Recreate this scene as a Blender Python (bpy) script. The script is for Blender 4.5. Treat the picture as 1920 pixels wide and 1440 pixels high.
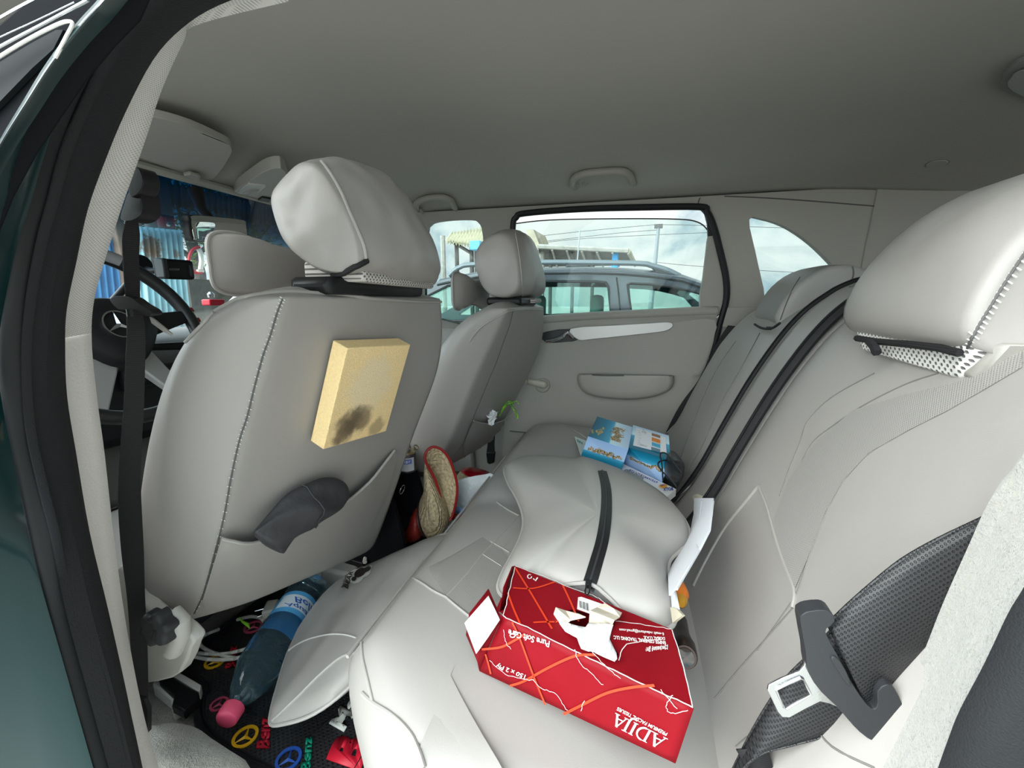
import bpy, bmesh, math, random
from mathutils import Vector as V, Matrix
from mathutils.bvhtree import BVHTree
from mathutils.geometry import tessellate_polygon, delaunay_2d_cdt
import mathutils.noise as mnoise
for o in list(bpy.data.objects): bpy.data.objects.remove(o)
random.seed(7)
SC = bpy.context.scene
COL = SC.collection
# ------------------------------------------------------------------ camera
CAM = V((-1.0, 0.0, 1.10)); FPX = 805.0
YAW = math.radians(15); PIT = math.radians(-11)
fw = V((math.cos(YAW)*math.cos(PIT), math.sin(YAW)*math.cos(PIT), math.sin(PIT)))
rt = V((math.sin(YAW), -math.cos(YAW), 0)); up = rt.cross(fw)
cd = bpy.data.cameras.new('camera'); cam = bpy.data.objects.new('camera', cd); COL.objects.link(cam)
m3 = Matrix((rt, up, -fw)).transposed()
cam.matrix_world = Matrix.Translation(CAM) @ m3.to_4x4()
cd.sensor_width = 36; cd.lens = 36*FPX/1920; cd.clip_start = 0.02; cd.clip_end = 300
SC.camera = cam
# ------------------------------------------------------------------ colour management
SC.view_settings.view_transform = 'Standard'; SC.view_settings.look = 'None'
SC.view_settings.gamma = 1; SC.view_settings.use_curve_mapping = False
SC.view_settings.exposure = 0.08
# ------------------------------------------------------------------ world: cloudy daylight sky
W = bpy.data.worlds.new('sky'); SC.world = W; W.use_nodes = True
nt = W.node_tree; nt.nodes.clear()
def N(nt, t, **k):
    n = nt.nodes.new(t)
    for a, b in k.items(): setattr(n, a, b)
    return n
tc = N(nt, 'ShaderNodeTexCoord'); 
mp = N(nt, 'ShaderNodeMapping'); mp.inputs['Scale'].default_value = (1, 1, 1.7)
nt.links.new(tc.outputs['Generated'], mp.inputs['Vector'])
nz = N(nt, 'ShaderNodeTexNoise'); nz.inputs['Scale'].default_value = 3.6; nz.inputs['Detail'].default_value = 9; nz.inputs['Roughness'].default_value = .58
nz.inputs['Distortion'].default_value = .35
nt.links.new(mp.outputs[0], nz.inputs['Vector'])
rp = N(nt, 'ShaderNodeValToRGB'); e = rp.color_ramp.elements
e[0].position = .36; e[0].color = (.26, .40, .50, 1); e[1].position = .60; e[1].color = (1.0, .99, .96, 1)
x = e.new(.46); x.color = (.52, .65, .70, 1); x = e.new(.52); x.color = (.80, .87, .87, 1)
nt.links.new(nz.outputs['Fac'], rp.inputs['Fac'])
# the overcast is thin and much brighter on the side the sun stands on (behind the photographer)
dot = N(nt, 'ShaderNodeVectorMath', operation='DOT_PRODUCT'); dot.inputs[1].default_value = V((-.62, .68, .42)).normalized()
nt.links.new(tc.outputs['Generated'], dot.inputs[0])
mr = N(nt, 'ShaderNodeMapRange'); mr.interpolation_type = 'SMOOTHSTEP'
mr.inputs['From Min'].default_value = 0; mr.inputs['From Max'].default_value = .97
mr.inputs['To Min'].default_value = 1.15; mr.inputs['To Max'].default_value = 8.0
nt.links.new(dot.outputs['Value'], mr.inputs['Value'])
bg = N(nt, 'ShaderNodeBackground'); wo = N(nt, 'ShaderNodeOutputWorld')
nt.links.new(rp.outputs[0], bg.inputs[0]); nt.links.new(mr.outputs[0], bg.inputs[1]); nt.links.new(bg.outputs[0], wo.inputs[0])
# ------------------------------------------------------------------ sun, softened by the cloud
sl = bpy.data.lights.new('sun', 'SUN'); sl.energy = 1.9; sl.angle = math.radians(40); sl.color = (1, .965, .92)
so = bpy.data.objects.new('sun', sl); COL.objects.link(so)
so.rotation_euler = V((-.60, .58, .55)).to_track_quat('Z', 'Y').to_euler()

# ================================================================== helpers
def ray(px, py): return fw + rt*((px-960)/FPX) + up*((720-py)/FPX)
def P(px, py, X=None, Y=None, Z=None):
    d = ray(px, py)
    if X is not None: t = (X-CAM.x)/d.x
    elif Y is not None: t = (Y-CAM.y)/d.y
    else: t = (Z-CAM.z)/d.z
    return CAM + d*t
def PP(px, py, o, n):
    d = ray(px, py); return CAM + d*((V(o)-CAM).dot(V(n))/d.dot(V(n)))
def cr(pts, n=4, closed=False):
    """Catmull-Rom through points of any dimension"""
    out = []; m = len(pts)
    pts = [tuple(p) for p in pts]
    for i in range(m if closed else m-1):
        if closed: a, b, c, d = pts[i-1], pts[i], pts[(i+1) % m], pts[(i+2) % m]
        else: a, b, c, d = pts[max(i-1, 0)], pts[i], pts[i+1], pts[min(i+2, m-1)]
        for k in range(n):
            t = k/n
            out.append(tuple(.5*((2*q)+(-p+r)*t+(2*p-5*q+4*r-s)*t*t+(-p+3*q-3*r+s)*t**3) for p, q, r, s in zip(a, b, c, d)))
    if not closed: out.append(pts[-1])
    return out
def lerp1(tab, x):
    if x <= tab[0][0]: return tab[0][1]
    for (a, b), (c, d) in zip(tab, tab[1:]):
        if x <= c: return b+(d-b)*(x-a)/(c-a)
    return tab[-1][1]
MATS = {}
def mat(name, col, rough=.5, metal=0, bump=None, var=None, spec=.5, coat=0, sheen=0, trans=0, ior=1.45, emis=None, alpha=None):
    """bump=(scale,strength[,dist]) list; var=(scale, amount)"""
    m = bpy.data.materials.new(name); m.use_nodes = True; t = m.node_tree
    b = t.nodes['Principled BSDF']; b.inputs['Base Color'].default_value = (*col, 1)
    b.inputs['Roughness'].default_value = rough; b.inputs['Metallic'].default_value = metal
    b.inputs['Specular IOR Level'].default_value = spec; b.inputs['Coat Weight'].default_value = coat
    b.inputs['Coat Roughness'].default_value = .08
    b.inputs['Sheen Weight'].default_value = sheen; b.inputs['Transmission Weight'].default_value = trans; b.inputs['IOR'].default_value = ior
    c = N(t, 'ShaderNodeTexCoord')
    if var:
        n = N(t, 'ShaderNodeTexNoise'); n.inputs['Scale'].default_value = var[0]; n.inputs['Detail'].default_value = 5
        t.links.new(c.outputs['Object'], n.inputs['Vector'])
        r = N(t, 'ShaderNodeValToRGB'); q = r.color_ramp.elements; q[0].position = .3; q[1].position = .7
        q[0].color = tuple(v*(1-var[1]) for v in col)+(1,); q[1].color = tuple(min(1, v*(1+var[1])) for v in col)+(1,)
        t.links.new(n.outputs['Fac'], r.inputs['Fac']); t.links.new(r.outputs[0], b.inputs['Base Color'])
    if bump:
        prev = None
        for sc, st, di in bump:
            n = N(t, 'ShaderNodeTexNoise'); n.inputs['Scale'].default_value = sc; n.inputs['Detail'].default_value = 3
            t.links.new(c.outputs['Object'], n.inputs['Vector'])
            bu = N(t, 'ShaderNodeBump'); bu.inputs['Strength'].default_value = st; bu.inputs['Distance'].default_value = di
            t.links.new(n.outputs['Fac'], bu.inputs['Height'])
            if prev: t.links.new(prev.outputs[0], bu.inputs['Normal'])
            prev = bu
        t.links.new(prev.outputs[0], b.inputs['Normal'])
    MATS[name] = m; return m
def weave(m, fx, fy, fz, depth=.5, dark=.55, dist=.001):
    """regular woven / perforated dots from object coordinates"""
    t = m.node_tree; b = t.nodes['Principled BSDF']; c = N(t, 'ShaderNodeTexCoord'); s = N(t, 'ShaderNodeSeparateXYZ')
    t.links.new(c.outputs['Object'], s.inputs[0]); prod = None
    for k, f in zip(('X', 'Y', 'Z'), (fx, fy, fz)):
        if not f: continue
        a = N(t, 'ShaderNodeMath', operation='MULTIPLY'); a.inputs[1].default_value = f; t.links.new(s.outputs[k], a.inputs[0])
        q = N(t, 'ShaderNodeMath', operation='SINE'); t.links.new(a.outputs[0], q.inputs[0])
        if prod is None: prod = q
        else:
            w = N(t, 'ShaderNodeMath', operation='MULTIPLY'); t.links.new(prod.outputs[0], w.inputs[0]); t.links.new(q.outputs[0], w.inputs[1]); prod = w
    r = N(t, 'ShaderNodeMapRange'); r.inputs['From Min'].default_value = .25; r.inputs['From Max'].default_value = .7
    t.links.new(prod.outputs[0], r.inputs['Value'])
    col = tuple(b.inputs['Base Color'].default_value)
    mx = N(t, 'ShaderNodeMix', data_type='RGBA'); mx.inputs['A'].default_value = col; mx.inputs['B'].default_value = tuple(v*dark for v in col[:3])+(1,)
    t.links.new(r.outputs[0], mx.inputs['Factor']); t.links.new(mx.outputs['Result'], b.inputs['Base Color'])
    bu = N(t, 'ShaderNodeBump', invert=True); bu.inputs['Strength'].default_value = depth; bu.inputs['Distance'].default_value = dist
    t.links.new(r.outputs[0], bu.inputs['Height']); t.links.new(bu.outputs[0], b.inputs['Normal'])
    return m
def link(o, parent=None):
    COL.objects.link(o)
    if parent is not None:
        o.parent = parent
        M = Matrix.Translation(parent.location) if parent.type == 'EMPTY' else Matrix.Identity(4)
        o.matrix_parent_inverse = M.inverted()
    return o
class MB:
    def __init__(s): s.v = []; s.f = []; s.mi = []; s.cur = 0
    def add(s, vs, fs):
        k = len(s.v); s.v += [V(p) for p in vs]; s.f += [tuple(i+k for i in f) for f in fs]; s.mi += [s.cur]*len(fs); return s
    def loft(s, rings, closed=True, caps=True):
        n = len(rings[0]); vs = [p for r in rings for p in r]; fs = []
        for i in range(len(rings)-1):
            for j in range(n if closed else n-1):
                a = i*n+j; b = i*n+(j+1) % n; fs.append((a, b, b+n, a+n))
        if caps and closed: fs += [tuple(range(n))[::-1], tuple(range((len(rings)-1)*n, len(rings)*n))]
        return s.add(vs, fs)
    def tube(s, path, r, seg=8, closed=False, flat=1.0):
        path = [V(p) for p in path]; n = len(path)
        if n < 2: return s
        rings = []; nrm = None
        for i, p in enumerate(path):
            a = path[i-1] if (i > 0 or closed) else p; b = path[(i+1) % n] if (i < n-1 or closed) else p
            t = (b-a)
            if t.length < 1e-9: t = V((0, 0, 1))
            t.normalize()
            if nrm is None: nrm = t.orthogonal().normalized()
            nrm = (nrm-t*nrm.dot(t))
            nrm = nrm.normalized() if nrm.length > 1e-6 else t.orthogonal().normalized()
            bn = t.cross(nrm); rr = r[i] if isinstance(r, (list, tuple)) else r
            rings.append([p+nrm*math.cos(2*math.pi*k/seg)*rr+bn*math.sin(2*math.pi*k/seg)*rr*flat for k in range(seg)])
        if closed: rings.append(rings[0]); return s.loft(rings, True, False)
        return s.loft(rings)
    def box(s, c, d, R=None):
        c = V(c); vs = []
        for i in (-1, 1):
            for j in (-1, 1):
                for k in (-1, 1):
                    q = V((i*d[0]/2, j*d[1]/2, k*d[2]/2)); vs.append(c+(R @ q if R else q))
        return s.add(vs, [(0, 1, 3, 2), (4, 6, 7, 5), (0, 4, 5, 1), (2, 3, 7, 6), (0, 2, 6, 4), (1, 5, 7, 3)])
    def revolve(s, prof, o, ax, seg=24):
        ax = V(ax).normalized(); a = ax.orthogonal().normalized(); b = ax.cross(a); o = V(o)
        return s.loft([[o+ax*h+(a*math.cos(2*math.pi*k/seg)+b*math.sin(2*math.pi*k/seg))*max(r, 1e-4) for k in range(seg)] for h, r in prof])
    def prism(s, pts, vec, holes=()):
        """polygon pts (3D, coplanar-ish) extruded by vec"""
        vec = V(vec); loops = [[V(p) for p in pts]]+[[V(p) for p in h] for h in holes]
        tri = tessellate_polygon(loops); flat = [p for l in loops for p in l]; n = len(flat); k0 = len(s.v)
        fs = [tuple(t) for t in tri]+[tuple(i+n for i in t)[::-1] for t in tri]; o = 0
        for l in loops:
            m = len(l)
            for i in range(m): a, b = o+i, o+(i+1) % m; fs.append((a, b, b+n, a+n))
            o += m
        return s.add(flat+[p+vec for p in flat], fs)
    def build(s, name, mats, parent=None, smooth=True, sub=0, bevel=0, crease=None, solid=0, weld=False, bseg=2, ang=40):
        me = bpy.data.meshes.new(name); me.from_pydata(s.v, [], s.f); me.validate()
        for m in (mats if isinstance(mats, (list, tuple)) else [mats]): me.materials.append(m)
        if len(s.mi) == len(me.polygons):
            for p, i in zip(me.polygons, s.mi): p.material_index = i
        bm = bmesh.new(); bm.from_mesh(me)
        if weld: bmesh.ops.remove_doubles(bm, verts=bm.verts, dist=1e-5)
        bmesh.ops.recalc_face_normals(bm, faces=bm.faces)
        if crease:
            lay = bm.edges.layers.float.new('crease_edge')
            for ed in bm.edges:
                w = crease(ed.verts[0].co, ed.verts[1].co, ed)
                if w: ed[lay] = w
        bm.to_mesh(me); bm.free()
        for p in me.polygons: p.use_smooth = smooth
        o = bpy.data.objects.new(name, me); link(o, parent)
        if bevel:
            b = o.modifiers.new('b', 'BEVEL'); b.width = bevel; b.segments = bseg; b.limit_method = 'ANGLE'; b.angle_limit = math.radians(ang); b.harden_normals = False
        if sub: q = o.modifiers.new('s', 'SUBSURF'); q.levels = sub; q.render_levels = sub
        if solid: q = o.modifiers.new('t', 'SOLIDIFY'); q.thickness = solid; q.offset = 0
        if smooth and not sub: me.set_sharp_from_angle(angle=math.radians(ang if not bevel else 60))
        return o
def thing(name, label, cat, loc=(0, 0, 0), group=None):
    o = bpy.data.objects.new(name, None); o.empty_display_size = .05; o.location = loc; COL.objects.link(o)
    o['label'] = label; o['category'] = cat
    if group: o['group'] = group
    return o
def tag(o, label, cat, group=None):
    o['label'] = label; o['category'] = cat
    if group: o['group'] = group
    return o
def struct(o): o['kind'] = 'structure'; return o
def stuff(o): o['kind'] = 'stuff'; return o
def bvh(o):
    dg = bpy.context.evaluated_depsgraph_get(); dg.update(); ev = o.evaluated_get(dg); me = ev.to_mesh()
    M = o.matrix_world if not o.parent else Matrix.Identity(4)
    t = BVHTree.FromPolygons([v.co.copy() for v in me.vertices], [tuple(p.vertices) for p in me.polygons]); ev.to_mesh_clear(); return t
def hit(t, px, py, off=0.0):
    d = ray(px, py).normalized(); h = t.ray_cast(CAM, d, 50)
    if h[0] is None: return None
    n = h[1] if h[1].dot(d) < 0 else -h[1]
    return h[0]+n*off, n
def onsurf(t, px, n=5, off=0.0, closed=False):
    out = []
    for q in cr(px, n, closed):
        h = hit(t, q[0], q[1], off)
        if h: out.append(h[0])
    return out
def inpoly(x, y, poly):
    c = False; j = len(poly)-1
    for i in range(len(poly)):
        a, b = poly[i], poly[j]
        if (a[1] > y) != (b[1] > y) and x < (b[0]-a[0])*(y-a[1])/(b[1]-a[1])+a[0]: c = not c
        j = i
    return c
def edge_d(x, y, poly):
    best = 1e9
    for i in range(len(poly)):
        a = poly[i-1]; b = poly[i]; dx, dy = b[0]-a[0], b[1]-a[1]; L = dx*dx+dy*dy or 1e-9
        t = max(0, min(1, ((x-a[0])*dx+(y-a[1])*dy)/L)); best = min(best, math.hypot(x-a[0]-t*dx, y-a[1]-t*dy))
    return best
def patch(t, px, step, off, name, m, parent, smoothn=3, closed_edge=True):
    """piece of material lying on a surface; off = number or f(x, y, distance_to_edge)"""
    poly = cr(px, smoothn, True) if smoothn else px
    pts = [(V((a[0], a[1]))) for a in poly]
    xs = [p[0] for p in poly]; ys = [p[1] for p in poly]
    y = min(ys)+step/2
    while y < max(ys):
        x = min(xs)+step/2
        while x < max(xs):
            if inpoly(x, y, poly) and edge_d(x, y, poly) > step*.4: pts.append(V((x, y)))
            x += step
        y += step
    n = len(poly); r = delaunay_2d_cdt(pts, [(i, (i+1) % n) for i in range(n)], [list(range(n))], 1, 1e-4)
    vs = []; ok = []
    for p in r[0]:
        o = off if not callable(off) else off(p.x, p.y, edge_d(p.x, p.y, poly))
        h = hit(t, p.x, p.y, o)
        ok.append(h is not None); vs.append(h[0] if h else V((0, 0, 0)))
    fs = [tuple(f) for f in r[2] if all(ok[i] for i in f) and max((vs[f[a]]-vs[f[a-1]]).length for a in range(len(f))) < .25]
    used = sorted({i for f in fs for i in f}); mp = {a: b for b, a in enumerate(used)}
    mb = MB(); mb.add([vs[i] for i in used], [tuple(mp[i] for i in f) for f in fs])
    return mb.build(name, m, parent)
def puff(outline, nrm, th, name, m, parent=None, center=None, rings=9, pw=2.4, flat=.0, back=.6, wr=0.0, sub=0, seed=1):
    """pillow: closed 3D outline (seam), inflated by th along nrm on the front and th*back behind"""
    nrm = V(nrm).normalized(); O = [V(p) for p in outline]; n = len(O)
    c = V(center) if center else sum(O, V((0, 0, 0)))/n
    mb = MB(); vs = list(O); idx = [list(range(n))]
    def side(sg, T):
        rows = [list(range(n))]
        for k in range(1, rings):
            u = k/rings; rr = 1-u; row = []
            h = T*(1-rr**pw)**(1/2.0)
            for i, p in enumerate(O):
                q = c+(p-c)*rr+nrm*sg*h
                if wr: q += nrm*sg*wr*mnoise.noise(q*14+V((seed, 0, 0)))*min(1, u*4)
                row.append(len(vs)); vs.append(q)
            rows.append(row)
        ci = len(vs); vs.append(c+nrm*sg*T)
        fs = []
        for a, b in zip(rows, rows[1:]):
            for i in range(n): j = (i+1) % n; fs.append((a[i], a[j], b[j], b[i]))
        for i in range(n): fs.append((rows[-1][i], rows[-1][(i+1) % n], ci))
        return fs
    fs = side(1, th)+side(-1, th*back)
    mb.add(vs, fs); return mb.build(name, m, parent, sub=sub, ang=75)
def text(mb, s, a, b, c, lift=.0006, bold=0.0, shear=0, space=1.0):
    """lettering mapped onto the parallelogram a (baseline start) b (baseline end) c (top of the start)"""
    cu = bpy.data.curves.new('t', 'FONT'); cu.body = s; cu.offset = bold; cu.resolution_u = 3; cu.shear = shear; cu.space_character = space
    o = bpy.data.objects.new('t', cu); COL.objects.link(o); dg = bpy.context.evaluated_depsgraph_get(); dg.update()
    me = bpy.data.meshes.new_from_object(o.evaluated_get(dg)); co = [v.co.copy() for v in me.vertices]; fs = [tuple(p.vertices) for p in me.polygons]
    bpy.data.objects.remove(o)
    if not co: return
    x0 = min(p.x for p in co); x1 = max(p.x for p in co); y0 = min(min(p.y for p in co), 0); y1 = max(p.y for p in co)
    if not any(ch in s for ch in 'gjpqy,'): y0 = min(p.y for p in co)
    a, b, c = V(a), V(b), V(c); n = (b-a).cross(c-a).normalized()
    if n.dot(CAM-a) < 0: n = -n
    mb.add([a+(b-a)*((p.x-x0)/(x1-x0))+(c-a)*((p.y-y0)/(y1-y0))+n*lift for p in co], fs)
def strip(mb, pts, w, n, lift=.0005):
    """flat printed line of width w on a plane of normal n"""
    n = V(n).normalized(); pts = [V(p) for p in pts]; L = []
    for i, p in enumerate(pts):
        t = (pts[min(i+1, len(pts)-1)]-pts[max(i-1, 0)]).normalized(); s_ = n.cross(t); L.append([p+s_*w/2+n*lift, p-s_*w/2+n*lift])
    mb.loft(L, closed=False, caps=False)
def ribbon(L, R, th=.0012):
    """webbing between two edge polylines"""
    mb = MB(); rings = []
    for i, (a, b) in enumerate(zip(L, R)):
        a, b = V(a), V(b); j = min(i+1, len(L)-1); k = max(i-1, 0)
        t = (V(L[j])-V(L[k])); n = t.cross(b-a).normalized()*th/2
        rings.append([a+n, a.lerp(b, .5)+n, b+n, b-n, a.lerp(b, .5)-n, a-n])
    return mb.loft(rings)
def star(mb, c, ex, ey, R, n, tube=.12, th=.002):
    """three pointed star in a ring"""
    c, ex, ey, n = V(c), V(ex), V(ey), V(n); seg = 28
    rr = [[c+(ex*math.cos(a)+ey*math.sin(a))*R*k+n*h for k, h in ((1, 0), (1, th), (1-tube, th), (1-tube, 0))] for a in [2*math.pi*i/seg for i in range(seg+1)]]
    mb.loft(rr, True, False)
    for q in range(3):
        a = math.pi/2+q*2*math.pi/3; d = ex*math.cos(a)+ey*math.sin(a)
        def at(an, k): return c+(ex*math.cos(an)+ey*math.sin(an))*R*k
        v = [at(a, .98), at(a+math.pi/3, .17), c+n*th*1.3, at(a-math.pi/3, .17), c]
        v[2] = c+n*th*1.6
        k = mb.add([p+n*.0002 for p in v], [(0, 1, 2), (0, 2, 3), (1, 0, 4), (4, 0, 3)])

# ================================================================== materials
LEA = [(900, .12, .001), (9, .5, .004)]
leather = mat('grey_leatherette', (.325, .306, .286), .42, bump=LEA, spec=.45)
leather_d = mat('grey_leatherette_darker', (.29, .28, .265), .45, bump=LEA, spec=.4)
leather_g = mat('grey_leatherette_smooth', (.345, .328, .308), .42, bump=[(700, .1, .001)], spec=.45)
leather_w = mat('wrinkled_grey_leatherette', (.325, .306, .286), .40, bump=LEA, spec=.45)
matte_b = mat('matte_black_trim', (.012, .013, .015), .9, spec=.05)
perf = weave(mat('perforated_leatherette', (.33, .315, .295), .5), 1900, 0, 1900, .5, .55)
perf_h = weave(mat('perforated_leatherette_flat', (.32, .305, .285), .5), 1900, 1900, 0, .5, .55)
pipe_m = mat('grey_piping', (.37, .35, .33), .45)
thread = mat('pale_thread', (.62, .61, .58), .7)
seamft = mat('soft_seam_thread', (.15, .142, .132), .6)
seamdk = mat('dark_seam_thread', (.10, .098, .095), .8)  # even dark grey for seams and panel joints
liner = mat('headliner_cloth', (.37, .36, .325), .9, bump=[(600, .15, .001)], var=(2.5, .03))
trimm = mat('beige_grey_trim', (.32, .305, .275), .55, bump=[(500, .15, .001)])
trim_lt = mat('pale_trim_plastic', (.76, .74, .70), .5, bump=[(350, .35, .0015)])
cloth_pil = weave(mat('pillar_cloth', (.78, .76, .72), .85), 0, 1700, 3400, .6, .55)
rubber = mat('black_rubber', (.014, .015, .017), .42, bump=[(300, .2, .001)], spec=.28)
rubber_t = mat('textured_black_rubber', (.018, .019, .021), .65, bump=[(700, .6, .001)], spec=.22)
plas_b = mat('black_plastic', (.012, .012, .013), .4, bump=[(400, .1, .001)], spec=.3)
plas_g = mat('dark_grey_plastic', (.03, .031, .034), .42, bump=[(400, .1, .001)], spec=.35)
webb = weave(mat('seatbelt_webbing', (.018, .018, .02), .5, spec=.6), 0, 1400, 1400, 1.0, .4, .0012)
webb2 = weave(mat('front_belt_webbing', (.012, .012, .013), .7), 0, 0, 2600, .6, .5)
chrome = mat('polished_metal', (.60, .61, .63), .14, 1)
silver = mat('silver_trim', (.42, .42, .41), .4, .5)
paint = mat('dark_teal_paint', (.001, .024, .026), .30, .1, coat=.35, spec=.35)
carpet = mat('beige_carpet', (.42, .40, .36), .95, bump=[(260, 1.0, .004), (60, .6, .006)], var=(40, .12), sheen=.3)
fur = mat('cream_pile_trim', (.37, .355, .315), .95, bump=[(420, .8, .003), (120, .6, .004)], var=(120, .07), sheen=.5)
white_p = mat('white_paper', (.80, .82, .86), .6)
white_t = mat('white_tissue', (.86, .87, .88), .8, bump=[(60, .5, .003)])
# ================================================================== the cabin shell
def zceil(x, y):
    z = 1.512-.072*min(1, abs(x/.68))**3.2
    if y > .75: z -= .075*((y-.75)/.5)**1.6
    if y < -.45: z -= .10*((-.45-y)/.85)**1.7
    return z
mb = MB(); nx, ny = 40, 60; g = []
for j in range(ny+1):
    y = -1.45+2.70*j/ny
    g.append([V((-.668+1.336*i/nx, y, zceil(-.668+1.336*i/nx, y))) for i in range(nx+1)])
mb.loft(g, closed=False, caps=False)
ceiling = struct(mb.build('ceiling', liner)); 
q = ceiling.modifiers.new('t', 'SOLIDIFY'); q.thickness = .02; q.offset = 1
ceilB = bvh(ceiling)
# outer roof skin
mb = MB(); g = []
for j in range(21):
    y = -1.5+2.8*j/20
    g.append([V((x, y, (zceil(x*.93, y)+.045 if abs(x) < .70 else 1.465))) for x in [-.74, -.70, -.6, -.4, -.2, 0, .2, .4, .6, .70, .74]])
mb.loft(g, closed=False, caps=False); struct(mb.build('roof_panel', paint, solid=.006))

# floor of the cabin, raised tunnel in the middle
def zfloor(x, y):
    z = .30 + .075*math.exp(-(x/.10)**4)
    if y < .42: z += 0
    return z
mb = MB(); g = []
for j in range(40):
    y = -.30+2.3*j/39
    g.append([V((-.70+1.40*i/48, y, zfloor(-.70+1.40*i/48, y))) for i in range(49)])
mb.loft(g, closed=False, caps=False); floor = struct(mb.build('floor', carpet)); 
floorB = bvh(floor)
# bulkhead between the footwell and the space under the rear bench, boot floor, tail
mb = MB(); mb.box((0, -.42, .43), (1.38, .03, .30)); struct(mb.build('wall_underseat', carpet))
mb = MB(); mb.box((0, -.95, .58), (1.38, 1.04, .03)); struct(mb.build('floor_boot', carpet))
mb = MB(); mb.prism([(-.70, -1.47, .55), (.70, -1.47, .55), (.70, -1.47, 1.42), (-.70, -1.47, 1.42)], (0, .03, 0), [[(-.62, -1.47, .98), (.32, -1.47, .98), (.30, -1.47, 1.36), (-.58, -1.47, 1.36)]])
struct(mb.build('wall_rear', trimm, smooth=False))

# ---- far side of the car: inner panel with three window openings
nU = V((.38, 0, .047)).normalized(); oU = V((.70, 0, 1.06))       # upper side leans inwards
def U(px, py, dx=0): return PP(px, py, oU+V((dx, 0, 0)), nU)
def Uy(y, z, dx=0): return V((.70+dx-(z-1.06)*.047/.38, y, z))
door_win = [(964, 585), (960, 520), (958, 440), (964, 412), (982, 399), (1100, 391), (1200, 387), (1300, 387), (1318, 391), (1336, 420), (1350, 480), (1362, 540), (1356, 590), (1300, 600), (1100, 606)]
front_win = [(800, 640), (790, 560), (792, 470), (800, 425), (830, 414), (880, 412), (897, 418), (905, 440), (910, 520), (908, 600), (900, 645)]
quarter = [(1405, 412), (1430, 411), (1470, 424), (1510, 449), (1545, 480), (1580, 520), (1600, 560), (1500, 575), (1440, 572), (1432, 541), (1416, 470)]
mb = MB()
outer = [Uy(1.9, .95), Uy(1.9, 1.0), Uy(1.25, 1.40), Uy(1.0, 1.445), Uy(-1.2, 1.445), Uy(-1.47, 1.36), Uy(-1.47, .95)]
dw = [U(*p) for p in cr(door_win, 3, True)]
fwn = [U(*p) for p in cr(front_win, 3, True)]+[]
qw = [U(*p) for p in cr(quarter, 3, True)]
mb.prism(outer, (.035, 0, .003), [dw, fwn, qw])
wall_far = struct(mb.build('wall_far_side', trimm, bevel=.004, ang=50))
mb = MB(); mb.prism([(.70, 1.9, .25), (.70, 1.9, .97), (.70, -1.47, .97), (.70, -1.47, .25)], (.03, 0, 0)); struct(mb.build('wall_far_lower', trimm, smooth=False))
# black outer skin of that side, window reveals
mb = MB()
def grow(poly, k):
    c = sum(poly, V())/len(poly); return [c+(p-c)*k for p in poly]
mb.prism([p+V((.06, 0, .004)) for p in outer], (.012, 0, 0), [[p+V((.06, 0, .004)) +V((0, 0, .028)) for p in grow(l, 1.04)] for l in (dw, fwn, qw)])
struct(mb.build('trim_outer_skin', paint, smooth=False))

# rubber seal round the rear door opening (far side)
seal = [(1262, 830), (1290, 770), (1316, 715), (1338, 650), (1352, 600), (1362, 560), (1361, 520), (1350, 470), (1338, 425), (1326, 398), (1312, 388), (1200, 389), (1090, 392), (985, 400), (968, 408), (962, 425), (958, 520), (955, 640), (952, 760), (954, 860)]
mb = MB(); mb.tube([U(*p, dx=-.012) for p in cr(seal, 4)], .011, 8)
struct(mb.build('trim_door_seal_far', rubber))

# ---- rear door (far side): panel with window frame
door = bpy.data.objects.new('door_rear_far', None); COL.objects.link(door); struct(door)
DX = .685
def D(px, py, dx=0): return P(px, py, X=DX+dx)
sill = cr([(955, 601), (1020, 594), (1100, 588), (1200, 583), (1300, 578), (1345, 577)], 3)
low = cr([(1345, 577), (1338, 640), (1312, 712), (1280, 775), (1240, 850)], 3)
body = [D(*p) for p in sill]+[D(*p) for p in low]+[V((DX, -.18, .33)), V((DX, .50, .33))]
mb = MB(); mb.prism(body, (.03, 0, 0)); dp = mb.build('door_panel', trimm, door, bevel=.006, ang=50)
# rolled sill
mb = MB(); mb.tube([D(*p, dx=.012)+V((0, 0, -.012)) for p in sill], .018, 12); mb.build('sill_roll', trimm, door)
# upper quarter filler of the door
qf = [(1328, 442), (1340, 442), (1352, 480), (1360, 530), (1362, 560), (1358, 588), (1312, 586), (1318, 520), (1324, 470)]
mb = MB(); mb.prism([U(*p, dx=-.002) for p in cr(qf, 2, True)], (.02, 0, 0)); mb.build('window_frame_trim', trimm, door, bevel=.003)
mb = MB(); mb.prism([U(*p, dx=-.004) for p in [(1313, 390), (1326, 396), (1340, 425), (1345, 441), (1328, 443), (1327, 420), (1322, 400)]], (.022, 0, 0)); mb.build('window_frame_cap', rubber, door, bevel=.002)
# embossed insert above the armrest
doorB = bvh(dp)
ins = [(1000, 640), (1010, 655), (1040, 680), (1062, 693), (1085, 700), (1180, 702), (1262, 704), (1300, 706), (1318, 690), (1332, 650), (1340, 600), (1260, 605), (1150, 612), (1060, 622)]
mb = MB()
I = [D(*p, dx=-.006) for p in cr(ins, 3, True)]
mb.prism(I, (.012, 0, 0)); mb.build('insert_panel', trimm, door, bevel=.005, ang=50, bseg=3)
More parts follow.
